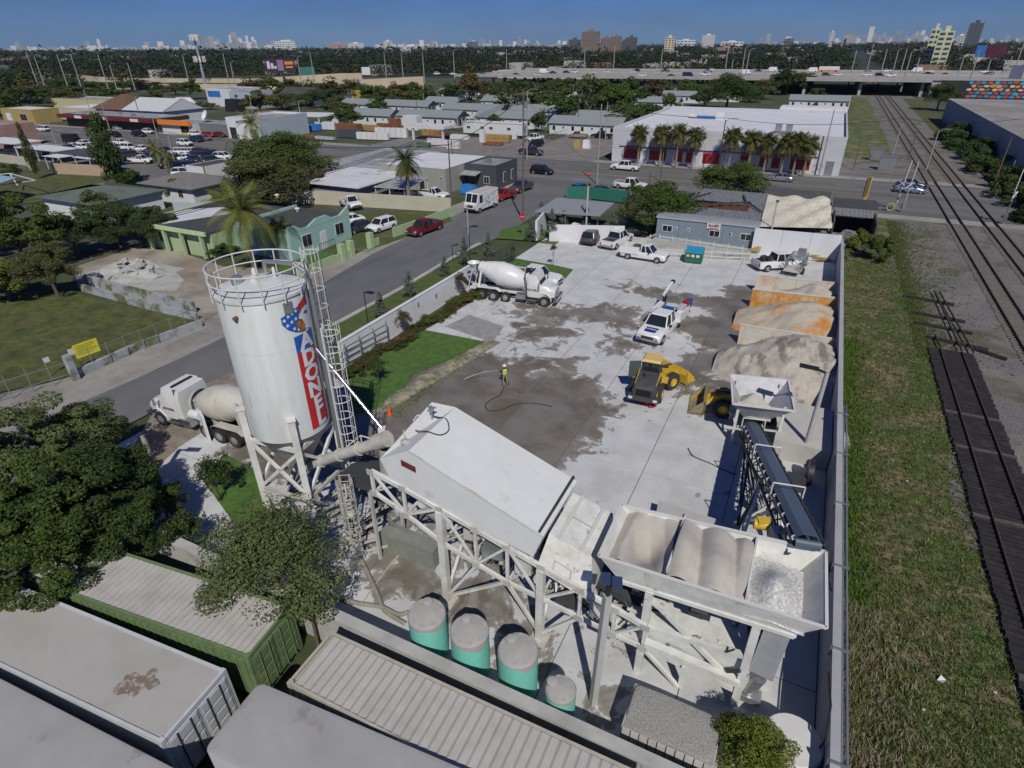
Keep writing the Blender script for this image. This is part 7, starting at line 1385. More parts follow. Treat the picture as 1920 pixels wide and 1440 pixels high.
c=W(505,1020,4.2);tree('grey green olive like tree leaning over the green container',(c.x+.1,c.y-.1,0),2.85,6.3,'fine0',LG7,cz=4.0,crz=2.35)
c=W(560,1120,3.2);tree('bare twigged part of an olive like tree at the container doors',(c.x,c.y+.3,0),1.45,4.5,'airy0',LG7,cz=3.0,crz=1.6)
c=W(1425,1405,1.9);tree('bright green bush in the bottom right corner of the yard',(c.x,c.y,0),1.5,3.1,'full1',LG4,cz=1.6,crz=1.4,cat='bush',name='bush')
c=W(1375,1375,1.5);tree('small leafy bush beside the gravel box',(c.x,c.y,0),.75,2.3,'round1',LG1,cz=1.4,crz=.8,cat='bush',name='bush')
for i,(bx,by,w,yt,key,m,lab)in enumerate([(55,500,170,350,'big0',LG1,'large round tree at the left behind the dirt lot'),(150,480,130,385,'big1',LG2,'dark tree left of the rubble'),(110,555,110,440,'big1',LG3,'olive green tree at the near corner of the dirt lot'),(225,462,120,375,'big0',LG2,'dark tree behind the rubble heap'),(290,462,110,372,'big1',LG2,'dark bushy tree left of the lime house'),(20,560,120,470,'round1',LG4,'yellow green vine mound at the left picture edge'),(0,470,140,390,'big0',LG2,'dense tree cut by the left edge above the vines'),(190,415,90,345,'airy0',LG7,'half bare white flowering tree beside the green-grey roof'),(330,372,60,330,'round2',LG1,'small round tree before the tiled house'),(360,455,70,432,'round0',LG2,'low dark hedge bush under the lime house porch'),(420,480,60,455,'round3',LG2,'dark bush beside the lime house'),(475,395,70,350,'round2',LG1,'green tree behind the coconut palm'),(545,348,140,237,'full0',LG1,'tall broad green tree above the grey workshop'),(500,388,135,285,'full1',LG3,'olive toned tree beside the used car lot'),(575,370,70,300,'round1',LG3,'olive tree before the low grey building'),(468,340,60,245,'airy1',LG7,'pale leafed tree at the end of the used car lot'),(440,400,80,340,'round3',LG1,'low green tree right of the tiled house'),(250,350,60,315,'round0',LG1,'small tree at the foot of the dark columnar tree'),(30,345,30,300,'round1',LG2,'small dark bush on the back lawn')]):
 ptree(lab,bx,by,w,yt,key,m,rmul=1.2 if 430<bx<600 else 1.08)
ptree('tall dark columnar tree rising beside the used car lot',222,352,62,215,'col0',LG2,crz=5.5);ptree('leaning vine covered trunk left of the tan fence',72,335,26,232,'col0',LG3,crz=4.5)
for(bx,by,w,yt,key,m,lab)in[(1232,430,150,333,'full0',LG1,'dense round tree behind the office trailer'),(1362,380,150,298,'full1',LG1,'spreading tree beside the avenue right of the dense round tree'),(1190,372,40,340,'round2',LG1,'small tree on the left flank of the dense round tree'),(1360,206,96,131,'full0',LG1,'very large tree behind the store, among the bungalows'),(1472,178,66,122,'round0',LG2,'dark tree right of the very large tree'),(1505,172,44,128,'round1',LG3,'olive tree beside the railway underpass'),(1612,470,42,425,'round2',LG4,'yellow green shrub on the verge by the dark side bay'),(1642,490,56,432,'round1',LG1,'green shrub beside the yellow green shrub on the verge'),(1588,490,28,440,'round3',LG4,'lime vine climbing the rear corner of the yard wall'),(1756,207,66,150,'full1',LG2,'dark tree before the painted mural wall'),(868,360,0,0,'',None,'')]:
 if w:ptree(lab,bx,by,w,yt,key,m)
SB=[(990,205,92,158),(1065,218,80,160),(1108,185,60,140),(1152,210,66,150),(1190,226,90,188),(1085,176,60,138),(885,196,46,118),(757,190,66,155),(800,190,50,158),(665,176,60,140),(620,178,60,143),(590,176,50,150),(650,228,58,197),(705,203,40,185),(530,205,90,168),(490,215,80,165),(560,200,60,170),(510,175,60,140),(360,186,40,143),(265,168,62,144),(330,178,50,150),(40,203,120,152),(132,202,90,160),(205,196,70,163),(-5,218,90,168),(290,196,50,166),(160,193,96,150),(100,192,70,158),(62,193,96,148),(18,192,100,130),(-30,205,90,140),(232,172,50,150),(305,172,50,158),(130,176,60,140),(1035,190,50,158),(910,172,40,150),(640,212,60,178),(700,192,60,150),(870,205,30,182),(1060,232,34,205),(1172,236,40,200),(1208,218,50,186),(1110,205,50,168),(925,232,26,210),(880,168,40,146),(1320,188,40,158),(1284,168,36,146),(1385,168,40,140),(1200,192,40,160),(1130,196,40,165),(610,190,50,158),(545,182,70,145),(470,180,60,145),(720,182,40,158),(775,172,40,150),(200,172,40,150),(1040,172,70,144),(985,172,60,146),(1020,150,40,138),(930,178,50,148),(955,168,46,146),(1215,178,50,150),(1240,168,40,148),(1270,206,20,190),(1430,180,50,140),(1530,182,26,160),(850,176,40,150),(1255,200,26,170),(1178,178,40,140),(740,170,30,152),(1300,176,30,150),(1405,186,40,160),(680,195,30,178),(780,230,10,220),(1010,235,26,205),(1310,196,22,170),(1123,172,40,150),(420,190,40,165),(460,196,50,160),(395,205,30,190),(1520,210,20,190),(1340,172,36,148)]
kk=[('round0',LG1),('round1',LG2),('round2',LG1),('round3',LG3),('far0',LG2),('airy0',LG3),('far1',LG6),('round1',LG1)]
for i,(bx,by,w,yt)in enumerate(sorted(SB)):
 if by>158 and bx>575:by,w=by+(12 if bx<1330 else 6),w*1.2
 k_,m=kk[(i*5+2)%8];ptree('%s tree among the bungalows and low roofs, %s from the left'%(('green','dark','leafy','olive','dark','loose olive','brownish','green')[(i*5+2)%8],nth(i+1)),bx,by,w,yt,k_,m,group='trees among the low roofs')
for i in range(13):y=108+i*8.2;tree('dark bush against the warehouse wall, %s from the near end'%nth(i+1),(31.3-random.uniform(0,1.5),y,-.3),random.uniform(3.4,4.8),random.uniform(3.6,5.6),'round%d'%(i%4),LG2,cat='bush',name='bush',group='bushes along the warehouse',crz=2.8,trunk=False)
BW_=[(620,660,60,592),(717,600,40,548),(770,560,34,508),(835,518,28,480),(872,500,34,445),(916,478,32,437),(1008,443,34,402),(1034,452,30,392),(1016,425,36,380),(1056,435,34,395),(1098,436,36,388),(1148,440,36,398),(995,452,30,410)]
for i,(bx,by,w,yt)in enumerate(BW_):ptree('silvery buttonwood tree, %s from the left %s'%(nth(i+1 if i<6 else i-5),'on the street strip' if i<6 else 'by the white entrance walls'),bx,by,w*1.15,yt,'cone0',LG5,group='silvery buttonwood trees',crz=None,cat='tree',name='buttonwood_tree')
tufts_later=0
for i,(bx,by,w,yt)in enumerate([(710,722,42,660),(760,632,34,575),(865,560,30,505),(1037,500,16,455),(962,495,12,460)]):ptree('slender staked young tree, %s from the left inside the yard'%nth(i+1),bx,by,w,yt,'airy%d'%(i%2),LG2 if i<1 else LG6,group='young trees in the yard',name='young_tree')
for i in range(26):
 y=29.5+i*.95;x=-29.3+.35*math.sin(i)+i*.035;tree('low clipped shrub in the planted border, %s from the near end'%nth(i+1),(x+.2,y,.05),random.uniform(.55,.9),random.uniform(.6,1.1),'far%d'%(i%2),(LG1,LG6,LG1)[i%3]if i>8 else(LG6,LG2)[i%2],cat='shrub',name='shrub',group='shrubs along the white wall',trunk=False)
def frond_mesh(n=26,L=1.0,droop=.55,wid=.16,fan=False):
 g=MB();pts=[]
 for k in range(n+1):u=k/n;pts.append(Vector((L*u*(1-.12*u),0,L*(.42*u-droop*1.5*u*u))))
 for k in range(n):
  p,q=pts[k],pts[k+1];u=k/n;w=wid*math.sin(math.pi*min(1,.12+u*.93))**.6+.01
  for s in(-1,1):d=Vector((.5*w,s*w,-.55*w));g.add([p,p+(q-p)*.7,p+(q-p)*.45+d],[(0,1,2)])
 g.beam(pts[0],pts[n//2],.02*L,.02*L);return g.mesh('frond')
FR=[frond_mesh(34,droop=d,wid=.21)for d in(.30,.5,.75)];FRS=[frond_mesh(14,1,d,.22)for d in(.2,.45,.8)]
PALMG=leafmat('palm_frond_green',(.09,.12,.02),(.24,.25,.07));PALMD=leafmat('palm_frond_dark',(.03,.05,.012),(.10,.12,.03));SABG=leafmat('sabal_leaf',(.045,.062,.014),(.15,.15,.045));PALMB=leafmat('dead_frond',(.12,.08,.04),(.2,.14,.07))
def palm(label,base,h,r,m=None,nf=20,rt=.16,parts=True,name='palm_tree',group=None,lean=0.0,skirt=False):
 m=m or PALMG;t=thing(name,label,'palm tree',base,random.uniform(0,6.28),group);g=MB();P_=[(lean*u*u,0,(h)*u)for u in np.linspace(0,1,7)]
 for a,b,k in zip(P_[:-1],P_[1:],range(6)):g.tube(a,b,rt*(1.25-.09*k),9,rt*(1.16-.09*k),cap=False)
 part('trunk',g,PBARK,t)
 acc=MB()
 for k in range(nf):
  a=2.4*k+random.uniform(-.2,.2);el=(k/nf);src=FR[0 if el>.66 else(1 if el>.33 else 2)]if parts else FRS[0 if el>.7 else(1 if el>.35 else 2)]
  tilt=-(el-.42)*1.5;M_=Matrix.Translation((lean,0,h))@Matrix.Rotation(a,4,'Z')@Matrix.Rotation(tilt,4,'Y')@Matrix.Diagonal((r,r,r,1))
  if parts:
   key=(src.name,m.name)
   if key not in VAR:me=src.copy();me.materials.append(m);VAR[key]=me
   o=link('frond',VAR[key],None,t);o.matrix_local=M_
  else:
   vs=[M_@v.co for v in src.vertices];acc.add(vs,[tuple(p.vertices)for p in src.polygons])
 if not parts:part('crown',acc,m,t)
 if skirt:
  s_=MB()
  for k in range(26):a=k*2.4;s_.add([(0,0,h-.1),(.45*r*math.cos(a),.45*r*math.sin(a),h-.55*r),(.5*r*math.cos(a+.3),.5*r*math.sin(a+.3),h-.75*r)],[(0,1,2)])
  part('dead_skirt',s_,PALMB,t)
 return t
b=W(478,505);palm('large coconut palm with arching yellow green fronds before the teal house',(b.x,b.y,0),6.6,4.8,PALMG,34,.26)
for px,py,yt,r,lab in((516,470,390,2.6,'young palm at the corner of the teal house wall'),(498,472,400,2.2,'second young palm beside the teal house door')):b=W(px*1.0+22,py+14);palm(lab,(b.x,b.y,0),3.8,r,PALMD,16,.12)
b=W(768,385);palm('dark palm with a shaggy trunk between the workshops',(b.x,b.y,0),7.0,3.4,PALMD,26,.3,skirt=True)
for i,(px,yc)in enumerate([(1197,250),(1238,246),(1268,243),(1299,250),(1367,248),(1404,262),(1434,258),(1467,264),(1490,262),(1510,266)]):
 b=Vector((ray(px-3,320).x/ray(px-3,320).y*130.6,130.6,0));h=5.9+(i%3)*.25-(.5 if i>4 else 0)
 q=palm('cabbage palm in front of the store, %s from the left'%nth(i+1),(b.x,b.y,0),h+.3,2.7,SABG,40,.2,parts=False,group='cabbage palms before the store',skirt=True)
 o=link('leaf_head',crownvar('round%d'%(i%4),SABG),None,q);o.location=(0,0,h+.5);o.scale=(2.0,2.0,1.75)
for i,(px,py,h,r)in enumerate([(395,165,7,3),(118,175,8,3.5),(85,172,7,3),(1018,242,4.5,2.2),(170,262,3,1.6),(1316,192,5,2),(1125,205,5,2.4),(485,300,8,4.2),(490,322,5,3.5),(292,296,3,2.2),(300,312,3,2.4),(320,322,3,2.2)]):
 b=W(px,py);palm('palm among the low buildings, %s from the left'%nth(sorted([395,118,85,1018,170,1316,1125,485,490,292,300,320]).index(px)+1),(b.x,b.y,0),h,r,PALMD if i<7 else PALMG,18,.16,parts=False,group='palms among the low buildings')
def tufts(name,label,n,fx,fy,size,m,seed,blades=4):
 rg=np.random.default_rng(seed);X=fx(rg,n);Y=fy(rg,n);C=np.stack([X,Y,np.full(n,-.01)],1);vs=[];fs=[]
 C=np.repeat(C,blades,0)+rg.normal(size=(n*blades,3))*np.array([.06,.06,0]);a=rg.uniform(0,6.28,len(C));h=size*rg.uniform(.5,1.5,len(C));ln=rg.uniform(.2,.9,len(C))*h
 d=np.stack([np.cos(a),np.sin(a),np.zeros(len(C))],1);w=np.stack([-d[:,1],d[:,0],d[:,2]],1)*(.018+.05*size)
 tip=C+d*ln[:,None];tip[:,2]+=h;v=np.stack([C-w,C+w,tip],1).reshape(-1,3);me=npmesh(name,v,np.arange(len(v)).reshape(-1,3));me.materials.append(m)
 o=bpy.data.objects.new(name,me);COL.objects.link(o);return tag(o,label,'grass',kind='stuff')
GT=leafmat('verge_blade',(.042,.072,.012),(.12,.15,.036),.2);GD=leafmat('dry_blade',(.13,.115,.06),(.27,.235,.15),.1)
yy=lambda rg,n:9+75*rg.uniform(0,1,n)**1.9
tufts('grass','patchy green weeds spreading over the gravel beside the verge',6500,lambda rg,n:10.6+rg.exponential(1.5,n),lambda rg,n:52+48*rg.uniform(0,1,n),.13,GT,7)
tufts('grass','rough green grass growing along the verge beside the long wall',22000,lambda rg,n:rg.uniform(4.85,11.8,n),yy,.12,GT,1)
tufts('grass','dry blades mixed into the rough verge grass',7000,lambda rg,n:rg.uniform(4.9,12.2,n),yy,.12,GD,11)
tufts('grass','short green blades on the yard lawn edge',2600,lambda rg,n:-22.7+rg.normal(0,.55,n),lambda rg,n:rg.uniform(27,40,n),.1,leafmat('lawn_blade',(.05,.10,.015),(.1,.17,.03),.2),12)
tufts('grass','dry straw coloured grass along the foot of the long wall',5200,lambda rg,n:4.9+rg.exponential(.75,n),lambda rg,n:8+15*rg.uniform(0,1,n),.24,GD,2)
tufts('grass','taller bright green weeds along the wall beside the sand bunkers',5200,lambda rg,n:4.9+rg.exponential(.55,n),lambda rg,n:16+38*rg.uniform(0,1,n),.24,leafmat('weed_blade',(.04,.085,.01),(.09,.15,.02),.1),3)
def forest(name,label,n,dmin,dmax,azs,rmin,rmax,m,seed,q=46,reject=None,pw=1.0):
 rg=np.random.default_rng(seed);az=rg.uniform(azs[0],azs[1],n);D=dmin+(dmax-dmin)*rg.uniform(0,1,n)**pw;X,Y=D*np.sin(az),D*np.cos(az)
 if reject is not None:k=~reject(X,Y);X,Y,D=X[k],Y[k],D[k]
 n=len(X);R=rg.uniform(rmin,rmax,n)*(1+D/dmax*.5);H=R*rg.uniform(.85,1.5,n)
 d=rg.normal(size=(n,q,3));d/=np.linalg.norm(d,axis=2,keepdims=True);d[...,2]=np.abs(d[...,2]);rr=rg.uniform(.72,1.05,(n,q))
 C=np.stack([X,Y,np.full(n,-.3)],1)[:,None,:]+d*rr[...,None]*np.stack([R,R,H],1)[:,None,:];C[...,2]+=H[:,None]*.28
 v,f=quads(C.reshape(-1,3),(d+rg.normal(size=d.shape)*.16+np.array([0,0,.25])).reshape(-1,3),np.repeat(R*2.6/q**.5*(.42 if q>50 else .40),q)*rg.uniform(.7,1.3,n*q),rg,.8)
 me=npmesh(name,v,f);me.materials.append(m);o=bpy.data.objects.new(name,me);COL.objects.link(o);return tag(o,label,'wood',kind='stuff')
FG1=leafmat('far_wood_green',(.012,.022,.008),(.042,.056,.02),.1);FG2=leafmat('far_wood_olive',(.022,.028,.010),(.065,.066,.03),.1)
rej=lambda X,Y:((X<-215)&(X*X+Y*Y<600**2))|((X>-225)&(Y<480))|((X>8)&(X<40)&(Y<3500))|((X<-130)&(X>-220)&(Y<480))|((X>-260)&(Y<480))|((X>60)&(X<330)&(Y<760)&(Y>440)&(np.sin(X*.06)*np.sin(Y*.03)>-.4))
forest('far_wood','near edge of the wood beyond the highway',2900,452,1150,(R_(-72),R_(17)),4,8,FG1,1,100,rej,.8)
forest('far_wood','olive toned trees mixed into the wood beyond the highway',1200,452,1300,(R_(-72),R_(17)),3.5,7.5,FG2,2,90,rej,.8)
forest('far_wood','distant wood running to the horizon',7500,1100,6500,(R_(-73),R_(18)),8,15,FG1,3,22,lambda X,Y:((X>6)&(X<44)&(Y<3500)),.75)
q=MB();q2=MB()
for i in range(190):
 az,D=R_(random.uniform(-70,16)),random.uniform(500,2600);x,y=D*math.sin(az),D*math.cos(az)
 if rej(np.array([x]),np.array([y]))[0]:continue
 hgt=random.uniform(5,10)*(1+D/4000);w=random.uniform(12,34);(q if i%3 else q2).box((x,y,hgt/2),(w,random.uniform(8,16),hgt),random.choice([0,.4,1.57]))
tag(link('distant_roofs',q,mat('distant_pale_roofs',(.42,.41,.38),.85,var=.2,scale=.03)),'pale roofs scattered through the far wood','roofs',kind='stuff');tag(link('distant_roofs',q2,mat('distant_warm_roofs',(.28,.18,.13),.85,var=.2,scale=.03)),'warm toned roofs scattered through the far wood','roofs',kind='stuff')
for i in range(7):x=110+i*24;bldg('long_shed','low grey industrial shed beyond the highway right of the rails, %s from the left'%nth(i+1),x,x+19,500+i*12,535+i*12,6,OFFW,ROOFG,0,grp='sheds beyond the highway')
#  POLES
def ppole(label,bx,by,tx,ty,m,r=.13,arms=0,name='utility_pole',cat='pole',head=False,grp=None,hmax=60):
 b=W(bx,by);h=min(hmax,height_at(b,ty));t=thing(name,label,cat,(b.x,b.y,0),R_(20),grp);g=MB();g.tube((0,0,-.1),(0,0,h),r,9,r*.65);part('pole',g,m,t)
 for k in range(arms):g=MB();g.beam((-1.2,0,h-.5-k*.9),(1.2,0,h-.5-k*.9),.12);part('cross_arm',g,m,t)
 if arms:
  g=MB();g.tube((.3,0,h-2.2),(.3,0,h-1.4),.22,10);part('transformer',g,GALV,t)
 if head:g=MB();g.path([(0,0,h-.3),(.7,0,h+.25),(1.7,0,h+.3)],.05);part('arm',g,m,t);g=MB();g.box((1.95,0,h+.27),(.7,.25,.12));part('lamp_head',g,GALV,t)
 return t
CPM=mat('pale_concrete_pole',(.30,.30,.29),.85,var=.1)
PL=[(981,415,984,168,WOODP,1,0,'tall wooden utility pole at the near corner of the avenue'),(848,400,848,262,WOODP,0,0,'wooden pole with a climbing plant beside the step van'),(1119,345,1128,195,CPM,0,0,'pale concrete pole beside the stop sign'),(1215,370,1217,320,WOODP,0,0,'short wooden pole before the dense round tree'),(878,440,876,385,CPM,0,0,'short square post on the side street'),(988,300,988,170,CPM,1,1,'concrete lamp pole at the builders yard corner'),(958,235,958,180,CPM,1,0,'concrete pole behind the portable office'),(567,238,562,190,CPM,0,1,'pale lamp pole beside the auto paint shop'),(478,232,460,178,CPM,0,1,'grey lamp pole right of the auto paint lettering'),(318,330,293,240,WOODP,1,0,'leaning wooden pole in the used car lot'),(328,304,313,256,CPM,0,1,'pale lamp pole inside the used car lot'),(392,355,388,290,WOODP,0,0,'dark wooden pole beside the tiled house'),(212,262,190,195,CPM,0,1,'pale street lamp left of the columnar tree'),(180,240,158,168,CPM,0,1,'tall pale street lamp on the far left avenue'),(268,238,255,172,WOODP,1,0,'wooden pole before the white van'),(297,262,290,215,CPM,0,0,'pale pole beside the orange fascia'),(105,268,88,225,CPM,0,0,'signal pole on the far left'),(60,300,24,228,WOODP,1,0,'wooden pole beside the pink building'),(783,222,782,185,WOODP,0,0,'slim pole among the bungalows left of centre'),(797,222,793,175,CPM,0,0,'second slim pole among the bungalows left of centre'),(850,330,848,262,WOODP,0,0,'wooden pole rising before the white streaked roof'),(1083,250,1085,175,WOODP,1,0,'pole with transformer before the front row bungalow'),(1135,262,1139,190,CPM,0,0,'pole by the dark pickups near the store'),(1074,205,1075,158,CPM,0,0,'pale pole behind the front row bungalow'),(1105,205,1107,160,WOODP,1,0,'pole beside the round trees among the bungalows'),(1015,182,1016,155,CPM,0,0,'thin pole before the highway'),(1535,330,1560,205,CPM,0,0,'slender leaning grey pole at the right end of the store'),(1345,325,1360,225,DARKST,0,1,'dark street lamp with a curved arm before the store roof'),(1238,340,1240,285,WOODP,0,0,'short pole in front of the palms'),(1668,310,1692,232,CPM,0,0,'grey pole between cabinets and rails'),(1703,300,1718,243,WOODP,0,0,'short wooden pole beside the rails'),(1736,320,1757,245,CPM,0,1,'pale lamp pole between the two main tracks and the gravel'),(1861,352,1894,258,WOODP,0,0,'leaning wooden pole by the warehouse hedge'),(1884,352,1905,300,GALV,0,0,'crossing signal mast before the warehouse'),(1600,318,1597,256,WOODP,0,0,'dark pole at the left of the signal cabinets')]
for(bx,by,tx,ty,m,ar,hd,lab)in PL:ppole(lab,bx,by,tx,ty,m,.14,ar,'street_lamp' if hd else 'utility_pole','lamp post' if hd else 'pole',bool(hd))
HP=[(70,135,98,66),(82,120,106,80),(125,118,102,120),(150,126,104,145),(200,116,103,203),(216,141,122,213),(250,143,118,243),(355,138,104,347),(430,141,100,422),(440,142,118,436),(590,137,99,588),(565,138,108,562),(724,140,97,720),(755,132,100,754),(795,140,97,793),(852,140,96,850),(950,133,92,949),(1095,131,93,1096),(1150,130,85,1153),(1235,165,92,1237),(1360,129,84,1363),(1392,128,90,1396),(1372,130,112,1373),(1400,128,95,1405),(1600,120,94,1604),(1627,126,82,1635),(1655,124,92,1662),(1675,130,95,1683),(1690,130,92,1696),(1700,131,98,1705),(1718,131,108,1722),(1800,130,110,1803),(1825,130,92,1838),(1852,130,113,1857),(1890,128,105,1898),(1903,128,75,1922)]
for i,(bx,yb,yt,_)in enumerate(HP):
 yy_=random.choice([364.5,414,466])if bx>720 else 0
 if bx>720:d=ray(bx,yb);b=Vector((d.x/d.y*yy_,yy_,6.0))
 else:b=WD(bx,156,440);b.z=6
 lo=height_at(b,yt);t=thing('highway_lamp','tall pale mast beside the highway, %s from the left'%nth(i+1),'lamp post',tuple(b),random.uniform(0,1),'masts along the highway');g=MB();g.tube((0,0,-4),(0,0,lo-6),.34,8,.2);part('mast',g,CPM,t)
 if i%2:g=MB();g.path([(0,0,lo-6.2),(1,0,lo-5.2),(3,0,lo-5.1)],.1);part('arm',g,CPM,t)
b=W(385,160);b=Vector((-389,316,0));t=thing('phone_mast','tall phone mast with two rings of white antenna panels','mast',tuple(b));g=MB();g.tube((0,0,0),(0,0,29.5),1.0,12,.7);part('pole',g,mat('mast_blue_grey',(.27,.3,.36),.6),t)
for z,R2,n in((29.0,3.0,12),(16.5,3.6,10)):
 for k in range(n):a=2*math.pi*k/n;g=MB();g.box((R2*math.cos(a),R2*math.sin(a),z),(.5,1.0,3.6),a);part('antenna',g,TRIM,t)
 g=MB();g.path([(R2*.9*math.cos(a),R2*.9*math.sin(a),z)for a in np.linspace(0,6.283,13)],.12);part('antenna_ring',g,GALV,t)
t=thing('billboard','dark billboard with pale and orange lettering above the ramp wall','billboard',(-300,292,0));c=WD(525,122,405);g=MB();g.box((0,0,0),(16,.8,6.6));o=part('panel',g,mat('billboard_dark',(.035,.02,.05),.5),t);t.location=(c.x,c.y,0);t.rotation_euler.z=math.atan2(c.y,c.x)-math.pi/2;o.location.z=c.z
for(x0,x1,z0,z1,cc_,k)in((-7,-5.5,-1.8,2.0,(.6,.55,.6),0),(-5,-3.6,-1.8,1.0,(.6,.55,.6),0),(-3.2,-2,-1.8,-.4,(.6,.55,.6),0),(-1.5,1.8,-2.8,2.6,(.25,.15,.25),1),(2.6,7.2,.2,1.8,(.6,.25,.03),2),(3,6.8,-1.5,-.6,(.6,.25,.03),2)):g=MB();g.bb(x0,x1,-.47,-.41,c.z+z0,c.z+z1);part('print_block',g,mat('billboard_print_%d'%k,cc_,.6),t)
g=MB();g.tube((1,0,0),(1,0,c.z-3.2),.7,10);part('post',g,DARKST,t)
t=thing('billboard','blue and maroon billboard on a dark post right of the lime tower','billboard',(0,0,0));c=WD(1858,96,500);t.location=(c.x,c.y,0);t.rotation_euler.z=math.atan2(c.y,c.x)-math.pi/2
for x0,x1,m in((-7.5,-2.5,BLUEP),(-2.4,7.5,mat('billboard_maroon',(.10,.02,.04),.5,var=.4,scale=.5))):g=MB();g.bb(x0,x1,-.3,.3,c.z-3.2,c.z+3.2);part('panel',g,m,t)
g=MB();g.tube((1,0,0),(1,0,c.z-3.2),.6,10);part('post',g,DARKST,t)
for(lab,px,py,D,s,m)in(('teal direction sign gantry panel beyond the ramp wall',576,133,440,(9,.4,4.5),mat('sign_teal',(.04,.16,.14),.6)),('back of a grey highway sign at the right picture edge',1906,137,395,(5,.5,6.5),mat('sign_back_grey',(.13,.13,.2),.6)),('back of a small white truck box on the ramp',686,133,430,(5,7,4.2),OFFW)):
 c=WD(px,py,D);g=MB();g.box((0,0,0),s);g.tube((0,0,-6),(0,0,-s[2]/2),.2,8);o=solo('road_sign' if 'sign' in lab else 'truck_box',g,m,lab,'sign' if 'sign' in lab else 'truck');o.location=c;o.rotation_euler.z=math.atan2(c.y,c.x)-math.pi/2
def stopsign(label,bx,by,h,extra=False):
 b=W(bx,by);t=thing('stop_sign',label,'sign',(b.x,b.y,0),R_(8));g=MB();g.tube((0,0,0),(0,0,h),.035,6);part('post',g,GALV,t)
 n=8;pts=[(.42*math.cos(math.pi/8+k*math.pi/4),.42*math.sin(math.pi/8+k*math.pi/4))for k in range(n)];g=MB();vs=[(x,-.05,h-.35+z)for x,z in pts]+[(x,-.02,h-.35+z)for x,z in pts];g.add(vs,[tuple(range(n)),tuple(range(2*n-1,n-1,-1))]+[(i,n+i,n+(i+1)%n,(i+1)%n)for i in range(n)]);part('plate',g,REDS,t)
 text_part('STOP',.26,WHS,t,(0,-.06,h-.35),(R_(90),0,0),.003)
 if extra:g=MB();g.bb(-.6,.6,-.03,.03,h+.12,h+.35);part('street_name_plate',g,mat('sign_green',(.01,.2,.12),.5),t)
stopsign('red stop sign with a green street name plate before the avenue',1102,357,3.2,True);stopsign('red stop sign near the planted corner of the side street',979,444,3.0)
for(lab,px,py,s,m,h)in(('yellow notice board with printed lines on the low lot wall',177,690,(1.75,.06,1.1),mat('notice_yellow',(.62,.60,.04),.6,var=.12,scale=14),1.75),('small white notice left of the yellow board',151,695,(.6,.05,.5),TRIM,1.7),('tiny white notice on the mesh gate',100,705,(.4,.05,.4),TRIM,1.4)):
 b=W(px,py);g=MB();g.box((0,0,h),s);g.beam((-s[0]*.4,.05,0),(-s[0]*.4,.05,h),.05);o=solo('notice_board',g,m,lab,'sign');o.location=(b.x,b.y,0);o.rotation_euler.z=R_(84)
 if s[0]>1:
  for k in range(6):g=MB();g.bb(-.7,.7-.15*(k%3),-.045,-.035,h+.38-k*.14,h+.42-k*.14);link('print_line',g,mat('print_olive',(.3,.28,.03),.7),o)
b=W(1614,395);t=thing('shop_sign','yellow and brown upright sign board beside the avenue near the tracks','sign',(b.x,b.y,0),R_(60));t.scale=(.8,.8,.8);g=MB();g.bb(-.8,.5,-.12,.12,2.6,6.0);part('panel',g,mat('sign_brown',(.16,.10,.05),.7,var=.2),t);g=MB();g.bb(.52,.72,-.14,.14,2.4,6.1);part('edge',g,YELLOWP,t);g=MB();g.beam((0,0,0),(0,0,2.6),.2);g.beam((.45,0,0),(.45,0,2.6),.2);part('post',g,YELLOWP,t)
for k,(px,py)in enumerate(((1676,395),(1690,398),(1880,420))):
 b=W(px,py);t=thing('crossing_signal','%s railway crossing signal mast with raised arm along the avenue'%nth(k+1),'signal',(b.x,b.y,0),R_(30*k));g=MB();g.tube((0,0,0),(0,0,4.4),.07,8);part('mast',g,GALV,t)
 for s in(-.4,.4):g=MB();g.tube((s,-.1,2.9),(s,.05,2.9),.2,12);part('lamp',g,BLACK,t)
 g=MB();g.box((0,0,.9),(.5,.4,.7));part('gear_box',g,GALV,t);g=MB();g.beam((.1,.1,1.1),(.4,.2,7.2),.09);part('barrier_arm',g,TRIM,t)
 for s in(1,-1):g=MB();g.beam((-.5,-.08,4.0-.35*s),(.5,-.08,4.0+.35*s),.16,.04);part('crossbuck',g,WHS,t)
g=MB();b=W(1667,396)
for k in range(16):a,c_=2*math.pi*k/16,2*math.pi*(k+1)/16;g.tube((b.x+.5*math.cos(a),b.y,.6+.5*math.sin(a)),(b.x+.5*math.cos(c_),b.y,.6+.5*math.sin(c_)),.15,6)
solo('cable_coil',g,mat('yellow_cable',(.3,.29,.12),.7),'coil of yellow pipe standing at the crossing corner','coil')
